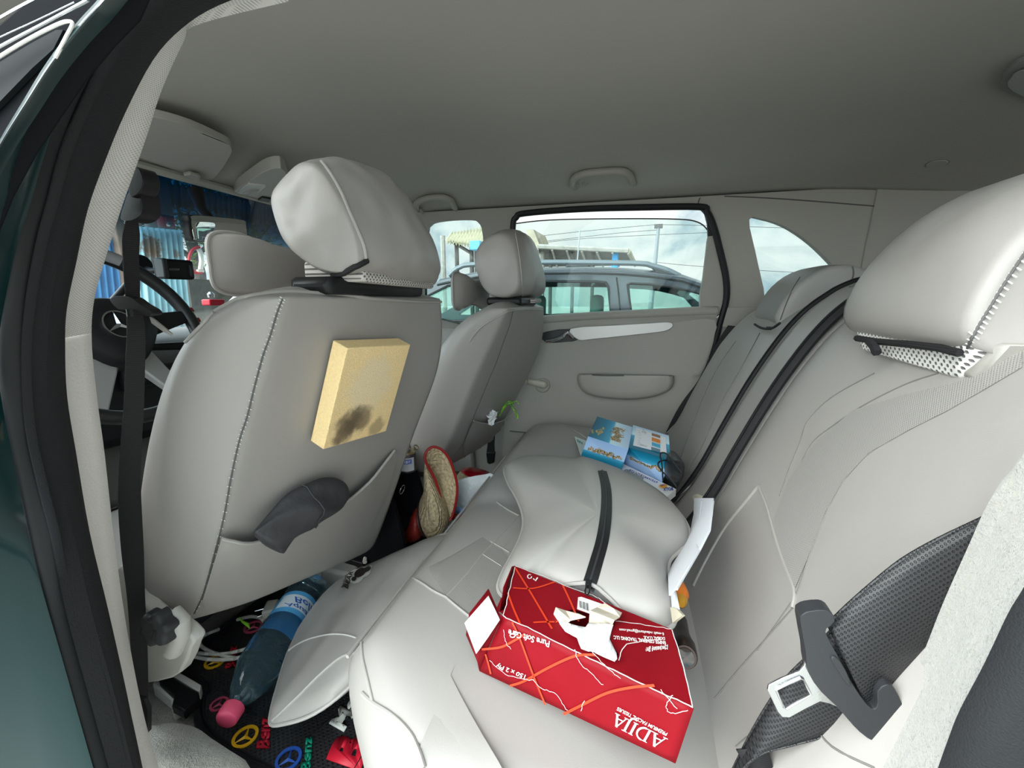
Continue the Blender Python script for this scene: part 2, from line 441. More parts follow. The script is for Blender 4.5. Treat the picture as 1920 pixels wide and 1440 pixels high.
# silver blade + handle pocket
bl = [(1070, 616), (1150, 610), (1215, 606), (1252, 604), (1262, 609), (1256, 617), (1240, 622), (1180, 629), (1120, 635), (1084, 637)]
mb = MB(); mb.prism([D(*p, dx=-.018) for p in cr(bl, 3, True)], (.015, 0, 0)); mb.build('silver_blade', silver, door, bevel=.003)
hp = [(1012, 628), (1024, 622), (1070, 617), (1084, 637), (1060, 641), (1030, 643), (1018, 638)]
mb = MB(); mb.prism([D(*p, dx=-.012) for p in cr(hp, 2, True)], (.01, 0, 0)); hpo = mb.build('handle_cup', plas_g, door, bevel=.002)
mb = MB(); pa = [D(1024, 640, -.024), D(1040, 637, -.03), D(1055, 631, -.034), D(1063, 624, -.03), D(1074, 634, -.022)]
mb.tube([V(p) for p in cr(pa, 4)], .0065, 8); mb.build('door_handle', chrome, door)
# armrest pull
ar = [(1083, 704), (1105, 702), (1180, 703), (1255, 704), (1263, 709), (1262, 722), (1250, 735), (1220, 745), (1180, 749), (1130, 746), (1100, 738), (1086, 724)]
mb = MB(); A = cr(ar, 3, True); c0 = (1173, 712)
rings = []
for k, dx in ((1.0, -.004), (1.0, -.03), (.97, -.05), (.90, -.058), (.6, -.06)):
    rings.append([D(c0[0]+(p[0]-c0[0])*k, c0[1]+(p[1]-c0[1])*k, dx) for p in A])
mb.loft(rings); mb.build('armrest', trimm, door, ang=60)
mb = MB(); mb.tube([D(x, y, -.063) for x, y in [(1110, 703), (1135, 704), (1170, 704)]], .003, 6); mb.build('armrest_gap', seamdk, door)
# window crank
mb = MB(); mb.revolve([(-.0, .030), (.008, .030), (.012, .026), (.012, .004)], D(1018, 722), (-1, 0, 0), 20); mb.build('crank_rosette', trimm, door)
crm = mat('crank_plastic', (.42, .40, .33), .4)
mb = MB(); a, b = D(1020, 722, -.03), D(986, 714, -.036)
dd = (b-a).normalized(); w = dd.cross(V((1, 0, 0)))
rings = []
for t, rr in ((-.12, .012), (0, .018), (.5, .013), (.95, .012), (1.08, .008)):
    q = a.lerp(b, t); rings.append([q+w*math.cos(u)*rr+V((1, 0, 0))*math.sin(u)*.008 for u in [2*math.pi*k/10 for k in range(10)]])
mb.loft(rings); mb.revolve([(-.03, .014), (.0, .014), (.004, .010)], a, (-1, 0, 0), 16); cko = mb.build('window_crank', crm, door, sub=1)
mb = MB(); mb.revolve([(0, .010), (.022, .013), (.028, .011), (.030, .004)], b, (-1, 0, 0), 16); mb.build('crank_knob', crm, cko)
# speaker recess ring low on the door
mb = MB(); c = D(1040, 835, -.004); R0 = .075
ex, ey = V((0, 1, 0)), V((0, 0, 1))
mb.loft([[c+(ex*math.cos(t)+ey*math.sin(t))*R0*k+V((-h, 0, 0)) for k, h in ((1.12, 0), (1.06, .012), (.97, .014), (.92, .004), (.9, -.0))] for t in [2*math.pi*i/40 for i in range(41)]], False, False)
mb.build('speaker_ring', trimm, door)
mb = MB(); mb.revolve([(0, .065), (.006, .064), (.008, .05), (.008, .002)], D(1040, 835, -.002), (-1, 0, 0), 28); mb.build('speaker_cover', trimm, door)
mb = MB(); mb.tube([D(x, y, -.004) for x, y in [(956, 808), (975, 810), (997, 812)]], .0025, 6); mb.build('panel_groove', seamdk, door)

# glass
def glass(name, col, rough=.0, mixf=.08):
    m = bpy.data.materials.new(name); m.use_nodes = True; t = m.node_tree; t.nodes.clear()
    a = N(t, 'ShaderNodeBsdfTransparent'); a.inputs[0].default_value = (*col, 1); gl = N(t, 'ShaderNodeBsdfGlossy'); gl.inputs['Roughness'].default_value = .02
    gl.inputs[0].default_value = (.9, .95, .95, 1)
    lw0 = N(t, 'ShaderNodeLayerWeight'); lw0.inputs[0].default_value = .5; pw_ = N(t, 'ShaderNodeMath', operation='POWER'); pw_.inputs[1].default_value = 5; t.links.new(lw0.outputs['Facing'], pw_.inputs[0]); lw = N(t, 'ShaderNodeMath', operation='MULTIPLY_ADD'); lw.inputs[1].default_value = .6; lw.inputs[2].default_value = .03; t.links.new(pw_.outputs[0], lw.inputs[0]); mx = N(t, 'ShaderNodeMixShader'); o = N(t, 'ShaderNodeOutputMaterial')
    t.links.new(lw.outputs[0], mx.inputs[0]); t.links.new(a.outputs[0], mx.inputs[1]); t.links.new(gl.outputs[0], mx.inputs[2]); t.links.new(mx.outputs[0], o.inputs[0]); return m
gt = glass('green_tinted_glass', (.84, .91, .90)); gc = glass('clear_glass', (.88, .92, .91))
# rear door glass wound down a little: its top edge shows as a line across the opening
top = cr([(955, 421), (1010, 414), (1080, 411), (1200, 410), (1270, 411), (1300, 414), (1318, 422), (1330, 436)], 3)
mb = MB(); pl = [U(*p, dx=.022) for p in top]+[U(1330, 620, dx=.022), U(950, 640, dx=.022)]
mb.prism(pl, (.004, 0, 0)); struct(mb.build('window_rear_door', gt, smooth=False))
mb = MB(); mb.tube([U(*p, dx=.022) for p in top], .0022, 6); struct(mb.build('trim_glass_edge', plas_g))
mb = MB(); mb.prism([p+V((.03, 0, 0)) for p in grow(qw, 1.03)], (.004, 0, 0)); struct(mb.build('window_quarter', gt, smooth=False))
mb = MB(); mb.prism([p+V((.03, 0, 0)) for p in grow(fwn, 1.03)], (.004, 0, 0)); struct(mb.build('window_front_door', gt, smooth=False))
# front door far side, lower panel seen between the seats
mb = MB(); mb.prism([(.672, 1.5, .35), (.672, 1.5, .99), (.672, .66, .985), (.672, .62, .35)], (.03, 0, 0)); struct(mb.build('door_front_far', trimm, bevel=.01))
mb = MB(); mb.prism([(-.695, 1.9, .30), (-.695, 1.9, .96), (-.695, .72, .93), (-.695, .76, .30)], (-.04, 0, 0)); struct(mb.build('door_front_near', trimm, bevel=.01))
# C pillar pieces: lower ledge and the seam between lining and headliner
mb = MB(); led = [(1357, 577), (1420, 575), (1480, 572), (1560, 570), (1560, 640), (1460, 640), (1345, 610)]
mb.prism([U(*p, dx=-.018) for p in led], (.03, 0, 0)); struct(mb.build('trim_ledge', trimm, bevel=.006))
mb = MB(); sm = [(1309, 388), (1311, 374), (1322, 368), (1360, 368), (1450, 372), (1560, 380), (1700, 392), (1840, 408)]
pp = [hit(ceilB, *p) or (U(*p), 0) for p in cr(sm, 4)]
mb.tube([p[0] for p in pp], .0022, 6); struct(mb.build('trim_headliner_seam', seamdk))
# dark filler strip over the rear backrest gap and parcel cover
mb = MB(); mb.box((0, -.78, 1.04), (1.30, .46, .02)); struct(mb.build('trim_parcel_cover', plas_g, bevel=.005))
# D pillar lining closing the far rear corner
mb = MB(); g = []
for k in range(15):
    t = math.pi/2*k/14; x = -.34*(1-math.cos(t)); y = -.72-.73*math.sin(t)
    g.append([V((.697-(z-1.06)*.1237+x, y, z)) for z in (.95, 1.1, 1.25, 1.40, 1.50)])
mb.loft(g, False, False); struct(mb.build('wall_far_corner', trimm))

# ---- windscreen, cowl
def WS(px, py, Y=None): return PP(px, py, (0, 1.22, 1.425), V((0, .47, .88)).normalized() if 0 else V((0, -.47, -.80)).normalized())
a = V((0, 1.21, 1.435)); b = V((0, 2.0, .97)); wd = (b-a); nW = V((0, wd.z, -wd.y)).normalized()
wsm = glass('windscreen_glass', (.92, .95, .95))
t = wsm.node_tree; c = N(t, 'ShaderNodeTexCoord'); s_ = N(t, 'ShaderNodeSeparateXYZ'); r_ = N(t, 'ShaderNodeValToRGB')
mr_ = N(t, 'ShaderNodeMapRange'); mr_.inputs['From Min'].default_value = 1.24; mr_.inputs['From Max'].default_value = 1.36
t.links.new(c.outputs['Object'], s_.inputs[0]); t.links.new(s_.outputs['Z'], mr_.inputs['Value']); t.links.new(mr_.outputs[0], r_.inputs[0])
r_.color_ramp.elements[0].color = (.92, .95, .95, 1); r_.color_ramp.elements[1].color = (.01, .13, .22, 1)
t.links.new(r_.outputs[0], [n for n in t.nodes if n.type == 'BSDF_TRANSPARENT'][0].inputs[0])
mb = MB(); mb.prism([(-.60, a.y, a.z), (.60, a.y, a.z), (.68, b.y, b.z), (-.68, b.y, b.z)], (0, .004, .004)); struct(mb.build('window_windscreen', wsm, smooth=False))
mb = MB(); mb.tube([(-.60, a.y, a.z-.0), (.60, a.y, a.z)], .012, 8); struct(mb.build('trim_windscreen_top', liner))
for sx in (-1, 1):
    mb = MB(); mb.tube([(sx*.64, 1.15, 1.43), (sx*.67, 1.6, 1.22), (sx*.70, 2.0, .97)], .035, 10); struct(mb.build('trim_a_pillar', trimm))

# ---- near side: body side with B pillar, sill and wheel arch around the open rear door
Acur = [(300, -70), (242, 0), (188, 62), (146, 135), (112, 208), (83, 292), (58, 380), (30, 470), (10, 560), (-2, 640), (0, 731), (31, 890), (67, 1060), (118, 1240), (175, 1440), (200, 1520)]
Bcur = [(355, -70), (294, 0), (229, 62), (179, 146), (144, 217), (115, 292), (92, 380), (72, 453), (52, 561), (43, 669), (51, 803), (77, 921), (98, 1003), (123, 1137), (172, 1320), (215, 1470)]
Ccur = [(430, -70), (345, 0), (285, 50), (230, 120), (187, 200), (155, 290), (130, 380), (108, 470), (92, 560), (84, 660), (86, 780), (108, 900), (136, 1010), (168, 1150), (215, 1320), (252, 1470)]
Dcur = [(520, -40), (400, 4), (331, 48), (277, 108), (225, 208), (187, 300), (155, 391), (134, 489), (116, 579), (113, 650), (117, 745), (134, 850), (160, 1000), (196, 1150), (232, 1310), (266, 1480)]
Ecur = [(560, -20), (375, 30), (344, 79), (304, 167), (277, 250), (253, 319), (231, 381), (202, 471), (177, 561), (172, 640), (182, 745), (196, 850), (214, 1010), (238, 1180), (272, 1350), (310, 1480)]
def rows(c, X, n=4): return [P(x, y, X=X) for x, y in cr(c, n)]
def between(c1, X1, c2, X2, ks, n=4):
    """rings across two traced edges: ks = (fraction, extra offset in -x)"""
    a, b = rows(c1, X1, n), rows(c2, X2, n)
    return [[p.lerp(q, k)+V((-h, 0, 0)) for k, h in ks] for p, q in zip(a, b)]
# rubber weatherstrip: glossy outer roll, groove, textured flap, inner lip
mb = MB(); mb.loft(between(Acur, -.745, Bcur, -.735, [(0, -.001), (.03, .001), (.15, .004), (.38, .005), (.65, .003), (.9, -.001), (1.0, -.004)]), False, False)
w1 = mb.build('trim_weatherstrip_outer', rubber, ang=80); struct(w1)
mb = MB(); mb.loft(between(Bcur, -.737, Ccur, -.72, [(0, -.006), (.04, .001), (.3, .006), (.7, .005), (1.0, -.002)]), False, False)
mb.loft(between(Ccur, -.72, Dcur, -.70, [(0, .002), (.1, -.004), (.5, -.008), (.85, -.004), (1.0, -.004)]), False, False)
struct(mb.build('trim_weatherstrip_inner', rubber_t, ang=80))
# pillar lining: woven cloth above, moulded plastic below
def cut(c, y0, y1): 
    d = [p for p in cr(c, 4)]; return [p for p in d if y0 <= p[1] <= y1]
def lining(y0, y1, m, name, bulge):
    a = [(x, y) for x, y in cr(Dcur, 6)]; b = [(x, y) for x, y in cr(Ecur, 6)]
    rr = []
    for p, q in zip(a, b):
        if y0 <= (p[1]+q[1])/2 <= y1:
            A_, B_ = P(*p, X=-.70), P(*q, X=-.652)
            rr.append([A_+V((.0, .012, 0)), A_, A_.lerp(B_, .25)+V((-bulge*.8, 0, 0)), A_.lerp(B_, .55)+V((-bulge, 0, 0)), A_.lerp(B_, .85)+V((-bulge*.6, 0, 0)), B_, B_+V((.01, .02, 0)), B_+V((.005, .10, 0))])
    mb = MB(); mb.loft(rr, False, False); return struct(mb.build(name, m, ang=80))
lining(-60, 636, cloth_pil, 'trim_pillar_cloth', .006)
lining(630, 1500, trim_lt, 'trim_pillar_lower', .010)
# painted body outside the seal
Gcur = [(250, -70), (196, 0), (150, 50), (95, 120), (50, 190), (0, 270), (-45, 360), (-85, 470), (-110, 560), (-125, 640), (-125, 731), (-115, 890), (-110, 1060), (-100, 1240), (-90, 1440), (-80, 1520)]
mb = MB(); gr = between(Gcur, -.80, Acur, -.748, [(0, .0), (.08, .003), (.25, .0), (.6, -.002), (.95, .002), (1.0, .0)])
mb.loft([[r[0]+V((.012, .012, 0)), r[0]+V((.003, .005, 0))]+r for r in gr], False, False)
struct(mb.build('wall_near_pillar', paint, ang=80))
# rear edge of the opening: rubber, pile covered arch lining
Fl = [(1990, 800), (1920, 905), (1880, 955), (1840, 1040), (1790, 1150), (1745, 1260), (1700, 1340), (1640, 1440), (1600, 1500)]
Fr = [(2050, 870), (1960, 1020), (1920, 1100), (1890, 1150), (1845, 1245), (1800, 1330), (1778, 1385), (1755, 1450), (1735, 1510)]
mb = MB(); ra, rb = [P(x, y, X=-.63) for x, y in cr(Fl, 4)], [P(x, y, X=-.70) for x, y in cr(Fr, 4)]
mb.loft([[p+V((.05, -.03, 0)), p+V((.01, .002, 0)), p, p.lerp(q, .15)+V((-.016, .006, 0)), p.lerp(q, .35)+V((-.022, .008, 0)), p.lerp(q, .7)+V((-.016, .004, 0)), q, q+V((0, -.02, 0))] for p, q in zip(ra, rb)], False, False)
arch = struct(mb.build('trim_arch_lining', fur, ang=80))
mb = MB()
mb.loft([[q+V((0, 0, 0)), q+V((-.012, -.002, 0)), q+V((-.02, -.012, 0)), q+V((-.024, -.03, 0)), q+V((-.02, -.04, 0)), q+V((-.03, -.055, 0)), q+V((-.045, -.10, 0)), q+V((-.05, -.16, 0))] for q in rb], False, False)
struct(mb.build('trim_weatherstrip_rear', rubber_t, ang=80))
# near side wall behind the opening and sill
mb = MB(); mb.prism([(-.715, -.30, .25), (-.715, -.30, .90), (-.715, -.62, 1.45), (-.715, -1.47, 1.40), (-.715, -1.47, .25)], (-.03, 0, 0), [[(-.715, -.55, 1.08), (-.715, -.75, 1.36), (-.715, -1.30, 1.34), (-.715, -1.35, 1.08)]]); struct(mb.build('wall_near_rear', paint, smooth=False))
mb = MB(); mb.box((-.74, .35, .24), (.09, 2.2, .10)); struct(mb.build('trim_sill', paint, bevel=.02))
# lining from the arch to the roof (mostly beyond the frame)
# carpeted sill hump at the lower left
hump = [(262, 1392), (285, 1372), (330, 1368), (372, 1378), (400, 1398), (440, 1425), (480, 1460), (480, 1560), (300, 1560)]
mb = MB(); pts = [P(x, y, Z=.36) for x, y in cr(hump, 3, True)]
cc = sum(pts, V())/len(pts)
mb.loft([[p+V((0, 0, -.08)) for p in pts], pts and [p for p in pts], [cc+(p-cc)*.93+V((0, 0, .018)) for p in pts], [cc+(p-cc)*.75+V((0, 0, .028)) for p in pts], [cc+(p-cc)*.3+V((0, 0, .03)) for p in pts]])
struct(mb.build('floor_sill_pile', fur, ang=80))
# ================================================================== rear bench
PROF = [(.50, -.07), (.55, -.09), (.60, -.145), (.69, -.195), (.79, -.235), (.91, -.285), (1.0, -.33), (1.06, -.368), (1.10, -.405), (1.13, -.445), (1.147, -.49), (1.135, -.53), (1.08, -.56), (.9, -.545), (.7, -.45)]
prof = cr([(y, z) for z, y in PROF], 4)
NP = len(prof)
def bench_back(x0, x1, puffd=.022, ny=30, drop=0.0, edge0=1, edge1=1, name='back_cover', parent=None):
    mb = MB(); rings = []
    for i in range(ny+1):
        t = i/ny; x = x0+(x1-x0)*t
        e = 1.0
        if edge0: e = min(e, 1-(max(0, 1-t/.18))**2)
        if edge1: e = min(e, 1-(max(0, 1-(1-t)/.18))**2)
        ring = []
        for k, (y, z) in enumerate(prof):
            s = k/(NP-1); w = math.sin(math.pi*min(1, max(0, (z-.50)/.62)))**.5 if y > -.5 else .3
            d = puffd*(math.sqrt(max(0, e))-.75)*(1 if k < NP*.7 else -.6)
            wr = .003*mnoise.noise(V((x*5, z*6, 1.3)))
            zz = z-(drop+.02*(1-e))*max(0, (z-.95)/.2)
            ring.append(V((x, y+(d+wr)*1.0, zz)))
        rings.append(ring)
    mb.loft(rings, False, False)
    # end caps
    for r, on in ((rings[0], 1), (rings[-1], 1)):
        c = sum(r, V())/len(r); mb.add(r+[c], [(a, a+1, len(r)) for a in range(len(r)-1)])
    return mb.build(name, leather, parent, ang=80)
XL1, XL2 = .10, -.06
bench = thing('bench_seat', 'rear bench seat in grey leatherette cover with black zips and piping across the cabin', 'seat', (0, -.1, .33))
bk1 = bench_back(-.64, XL2-.006, parent=bench, name='backrest', ny=36)
bk2 = bench_back(XL2+.004, XL1-.004, .016, 12, parent=bench, name='centre_backrest')
bk3 = bench_back(XL1+.006, .63, .022, 26, .035, parent=bench, name='backrest')
bB1, bB2, bB3 = bvh(bk1), bvh(bk2), bvh(bk3)
# cushion
CP = cr([(-.30, .50), (-.20, .555), (-.12, .588), (-.05, .606), (.05, .620), (.16, .632), (.26, .635), (.32, .628), (.358, .605), (.378, .57), (.380, .52), (.370, .45), (.362, .38), (.36, .33)], 3)
def zc_off(x, y):
    d = 0
    for c0, hw in ((-.36, .27), (.02, .11), (.38, .26)):
        u = abs(x-c0)/hw
        if u < 1: d += .014*(1-u*u)*(1 if 0 < y < .34 else .4)
    return d
mb = MB(); rings = []
for i in range(71):
    x = -.708+1.358*i/70; t0 = max(0, (-.635-x)/.08); t1 = max(0, (x-.58)/.07)
    dr = .05*t0*t0+.04*t1*t1; r = []
    for y, z in CP:
        yy = y-(max(0, (-.53-x)/.175)**1.2*.19 if y > .2 else 0)-(.05*t1*t1 if y > .2 else 0)
        r.append(V((x, yy, z+(zc_off(x, y)-dr-.006) if z > .5 else z)))
    rings.append(r)
mb.loft(rings, False, False)
for r in (rings[0], rings[-1]):
    c = V((r[0].x, .1, .40)); mb.add(r+[c], [(a, a+1, len(r)) for a in range(len(r)-1)])
cush = mb.build('seat_cushion', leather_g, bench, ang=80)
cuB = bvh(cush)
def seam(B, px, r=.0018, n=5, off=.0006): return onsurf(B, px, n, off)
# perforated inlays on the cushion and the near backrest
patch(cuB, [(792, 1062), (836, 1118), (880, 1150), (960, 1170), (1010, 1110), (940, 1032), (905, 1008)], 10, .0012, 'perforated_inlay', perf_h, bench, smoothn=0)
patch(cuB, [(905, 1008), (940, 1032), (985, 975), (978, 965), (922, 990)], 8, .0012, 'plain_inlay', leather_g, bench, smoothn=0)
mb = MB()
for px in ([(836, 1120), (875, 1078), (905, 1040), (940, 1003), (974, 966)], [(905, 1040), (940, 1062)], [(920, 1016), (955, 1036)]): mb.tube(seam(cuB, px), .0016, 6)
for px in ([(836, 1120), (812, 1108), (790, 1093), (765, 1080), (750, 1079), (735, 1084)], [(836, 1120), (862, 1142), (895, 1168)], [(974, 968), (955, 958), (940, 948), (932, 942)]): mb.tube(seam(cuB, px), .0022, 6)
# front edge piping of the cushion
fe = []
for i in range(60):
    x = -.54+1.115*i/59; t1 = max(0, (x-.58)/.07)
    fe.append(V((x, .373, .588-.0)))
mb.tube(fe, .003, 8)
mb.tube(seam(cuB, [(1052, 790), (1064, 800), (1090, 815), (1118, 835)]), .002, 6)
mb.tube(seam(cuB, [(680, 1300), (700, 1318), (740, 1345), (775, 1385), (795, 1440)]), .003, 8)
mb.tube(seam(cuB, [(740, 1092), (722, 1105), (706, 1124), (690, 1152), (680, 1190), (680, 1230), (690, 1275), (700, 1318)]), .0025, 8)
mb.build('piping', pipe_m, bench)
# backrest inlays, seams and zips
pb = [(1610, 690), (1520, 745), (1490, 770), (1470, 850), (1450, 930), (1440, 975), (1455, 1030), (1492, 1105), (1500, 1090), (1520, 1040), (1560, 940), (1620, 850), (1690, 800), (1780, 760), (1900, 690), (1920, 670), (1920, 640), (1850, 690), (1760, 705), (1680, 700)]
patch(bB1, [(1455, 965), (1447, 1000), (1492, 1105), (1515, 1050), (1550, 960), (1580, 905), (1630, 850), (1710, 805), (1780, 770), (1850, 730), (1918, 690), (1918, 650), (1860, 690), (1790, 720), (1700, 740), (1600, 770), (1530, 830), (1480, 900)], 11, .0012, 'perforated_inlay', perf, bench, smoothn=1)
mb = MB()
for px in ([(1423, 912), (1400, 940), (1360, 990), (1325, 1050), (1300, 1100)], [(1423, 912), (1440, 955), (1455, 1010), (1470, 1055), (1490, 1108), (1487, 1140)]):
    mb.tube(seam(bB1, px), .0028, 8)
mb.build('backrest_piping', leather, bench)
mb = MB()
for px in ([(1640, 700), (1560, 745), (1515, 790), (1500, 830), (1480, 880), (1462, 930)], [(1760, 700), (1700, 720), (1620, 760), (1560, 800), (1520, 835), (1490, 900), (1470, 960)],
           [(1920, 680), (1850, 725), (1780, 768), (1700, 808), (1630, 850), (1580, 905), (1548, 965), (1515, 1050), (1495, 1110), (1470, 1150), (1420, 1220)],
           [(1487, 1140), (1430, 1205), (1390, 1250), (1340, 1310)], [(1640, 1440), (1560, 1400), (1500, 1340), (1420, 1370), (1380, 1400)]):
    mb.tube(seam(bB1, px, off=0), .0011, 6)
for px in ([(1507, 560), (1470, 600), (1425, 665)], [(1640, 530), (1560, 545), (1510, 563)]):
    mb.tube(seam(bB2, px), .002, 6)
for px in ([(1425, 625), (1390, 690), (1355, 750), (1320, 830), (1280, 900)], [(1380, 640), (1340, 700), (1305, 780), (1276, 860)]):
    mb.tube(seam(bB3, px), .0016, 6)
mb.build('backrest_seams', seamft, bench)
def zip_strip(x, y0i, y1i, wd, name):
    pth = [(y, z) for y, z in prof if y0i <= z <= y1i and y > -.5 or (z > 1.12 and y > -.5)]
    mb = MB(); mb.tube([V((x, y+.006, z)) for y, z in pth], wd, 8, flat=.55); o = mb.build(name, webb2, bench)
    mb = MB(); pr = [V((x-.001, y+.006+wd*.6, z+wd*.25)) for y, z in pth]; mb.tube(pr, .0022, 5); mb.build('zip_teeth', plas_b, o); return o, pth
zz1, _ = zip_strip(XL2-.001, .56, 1.12, .011, 'zip')
zz2, _ = zip_strip(XL1+.001, .56, 1.10, .006, 'zip')
q = P(1273, 905, X=XL1-.005)+V((-.005, .006, 0))
mb = MB(); mb.box(q, (.008, .006, .022)); mb.tube([q+V((-.004, .003, -.01)), q+V((-.006, .004, -.03)), q+V((-.002, .006, -.012))], .0018, 6); mb.build('zip_puller', plas_b, bench, bevel=.002)

def folds(o, ns=.07, st=.010, seed=0):
    t = bpy.data.textures.new('soft_folds', 'CLOUDS'); t.noise_scale = ns; t.noise_depth = 1; t.noise_type = 'SOFT_NOISE'
    d = o.modifiers.new('folds', 'DISPLACE'); d.texture = t; d.strength = st; d.mid_level = .5; d.texture_coords = 'LOCAL'
    return o
# ================================================================== headrests
def section_loft(secs, m, name, parent, sub=2, creases=(0, -1), cw=.55, capin=.55, wr=.0):
    """secs: list of (X, [(y, z)...]) rings, ends closed with an inner ring"""
    mb = MB(); R = [[V((X+(q[2] if len(q) > 2 else 0), q[0], q[1])) for q in ring] for X, ring in secs]; n = len(R[0])
    def cap(r, dx):
        c = sum(r, V())/n; return [c+(p-c)*capin+V((dx, 0, 0)) for p in r]
    R2 = [cap(R[0], -.008)]+R+[cap(R[-1], .008)]
    if wr:
        for r in R2:
            for i, p in enumerate(r): r[i] = p+V((mnoise.noise(p*22), mnoise.noise(p*22+V((9, 0, 0))), mnoise.noise(p*22+V((0, 9, 0)))))*wr
    mb.loft(R2)
    lo, hi = n, n*2-1; lo2, hi2 = n*(len(R2)-2), n*(len(R2)-1)-1
    def cr_(a, b, ed):
        i, j = ed.verts[0].index, ed.verts[1].index
        if (lo <= i <= hi and lo <= j <= hi) or (lo2 <= i <= hi2 and lo2 <= j <= hi2): return cw
        return 0
    return mb.build(name, m, parent, sub=sub, crease=cr_)
# near front headrest with its loose grey cover
hs = thing('seat_headrest', 'large grey leatherette headrest cover on the driver seat, wrinkled at its open lower edge', 'headrest', (-.34, .42, 1.12), 'front headrests')
Lf = [(.387, 1.273), (.353, 1.210), (.334, 1.150), (.372, 1.127), (.437, 1.150), (.476, 1.205), (.474, 1.243), (.428, 1.275)]
Mi = [(.375, 1.300), (.335, 1.225), (.312, 1.150), (.375, 1.123), (.45, 1.135), (.50, 1.205), (.50, 1.268), (.435, 1.314)]
M2 = [(.385, 1.312), (.330, 1.235), (.298, 1.148), (.375, 1.120), (.46, 1.130), (.515, 1.205), (.515, 1.268), (.44, 1.322)]
M3 = [(.405, 1.302), (.350, 1.235), (.310, 1.140), (.385, 1.120), (.46, 1.130), (.51, 1.205), (.505, 1.265), (.45, 1.312)]
Rt = [(.428, 1.278), (.385, 1.225), (.350, 1.136), (.400, 1.122), (.46, 1.135), (.50, 1.200), (.50, 1.245), (.455, 1.280)]
hr1 = section_loft([(-.49, Lf), (-.42, Mi), (-.34, M2), (-.26, M3), (-.20, Rt)], leather_w, 'headrest_cover', hs, 3, cw=.85, capin=.78, wr=.007)
folds(hr1, .055, .012); hB = bvh(hr1)
mb = MB()
for px in ([(603, 303), (622, 330), (640, 362), (655, 398), (670, 432), (682, 462), (686, 488)], [(508, 362), (502, 385), (507, 412), (520, 445), (545, 475)]): mb.tube(seam(hB, px, off=.0005), .0024, 8)
mb.build('headrest_piping', pipe_m, hs)
mb = MB(); mb.tube(seam(hB, [(600, 515), (640, 512), (665, 500), (688, 488)], off=.001), .004, 6)
mb.build('elastic_hem', webb2, hs)
# mesh foam band and black base seen under the cover
mesh_lt = weave(mat('pale_mesh_fabric', (.52, .49, .46), .8), 700, 0, 900, 1, .25, .002)
mb = MB(); mb.prism([(-.47, .352, 1.126), (-.22, .362, 1.122), (-.22, .45, 1.122), (-.47, .45, 1.126)], (0, 0, .03)); mb.build('foam_underside', mesh_lt, hs, bevel=.008)
mb = MB(); mb.prism([(-.50, .385, 1.108), (-.24, .375, 1.108), (-.23, .44, 1.108), (-.50, .45, 1.108)], (0, 0, .024)); mb.build('headrest_base', plas_b, hs, bevel=.01)
# far front headrest
hf = thing('seat_headrest', 'smaller looking grey headrest on the front passenger seat before the far window', 'headrest', (.36, .38, 1.10), 'front headrests')
def PX(pts, X): return [tuple(P(x, y, X=X))[1:] for x, y in pts]
a0 = [(905, 470), (915, 530), (938, 562), (962, 566), (955, 500), (944, 455), (925, 447), (912, 455)]
Lq = [(.335, 1.290), (.312, 1.21), (.300, 1.125), (.35, 1.105), (.41, 1.110), (.445, 1.18), (.445, 1.25), (.40, 1.288)]
Mq = [(.310, 1.315), (.285, 1.22), (.278, 1.122), (.35, 1.102), (.42, 1.105), (.465, 1.18), (.465, 1.265), (.39, 1.320)]
Rq = [(.325, 1.285), (.285, 1.20), (.272, 1.118), (.33, 1.103), (.40, 1.110), (.44, 1.18), (.44, 1.24), (.39, 1.28)]
hr2 = section_loft([(.235, Lq), (.30, Mq), (.38, Mq), (.45, Mq), (.50, Rq)], leather_w, 'headrest_cover', hf, 2, cw=.8, wr=.003)
folds(hr2, .05, .008); h2B = bvh(hr2)
mb = MB(); mb.tube(seam(h2B, [(966, 436), (972, 470), (977, 510), (979, 545), (978, 560)], off=.0004), .0022, 6); mb.build('headrest_piping', pipe_m, hf)
mb = MB(); mb.prism([(.26, .31, 1.085), (.44, .30, 1.085), (.44, .40, 1.085), (.26, .42, 1.085)], (0, 0, .025)); mb.build('headrest_base', plas_b, hf, bevel=.008)
mb = MB(); mb.prism([(.36, .285, 1.092), (.455, .285, 1.092), (.455, .38, 1.092), (.36, .38, 1.092)], (0, 0, .015)); mb.build('foam_underside', mesh_lt, hf, bevel=.006)

# bone shaped neck pillows strapped before the headrests
def bone(cx, cz, L, H, w, n=6):
    k = [(-L, 0), (-L*.97, H*.8), (-L*.72, H), (-L*.40, H*.80), (0, w), (L*.40, H*.80), (L*.72, H), (L*.97, H*.8), (L, 0), (L*.97, -H*.8), (L*.72, -H), (L*.40, -H*.80), (0, -w), (-L*.40, -H*.80), (-L*.72, -H), (-L*.97, -H*.8)]
    return [(cx+a, cz+b) for a, b in cr(k, n, True)]
for lab, cx, cy, cz, L, HH in (('grey bone shaped neck pillow on the front of the driver seat headrest', -.345, .560, 1.152, .172, .044), ('grey neck pillow on the front of the far passenger headrest', .345, .50, 1.128, .150, .056)):
    nt_ = thing('neck_pillow', lab, 'pillow', (cx, cy, cz-.07), 'neck pillows on the front seats')
    ol = [V((a, cy, b)) for a, b in bone(cx, cz, L, HH, HH*.72)]
    puff(ol, (0, -1, 0), .04, 'pillow_body', leather, nt_, wr=.003)
    mb = MB(); mb.tube(ol, .003, 8, closed=True); mb.build('pillow_piping', pipe_m, nt_)

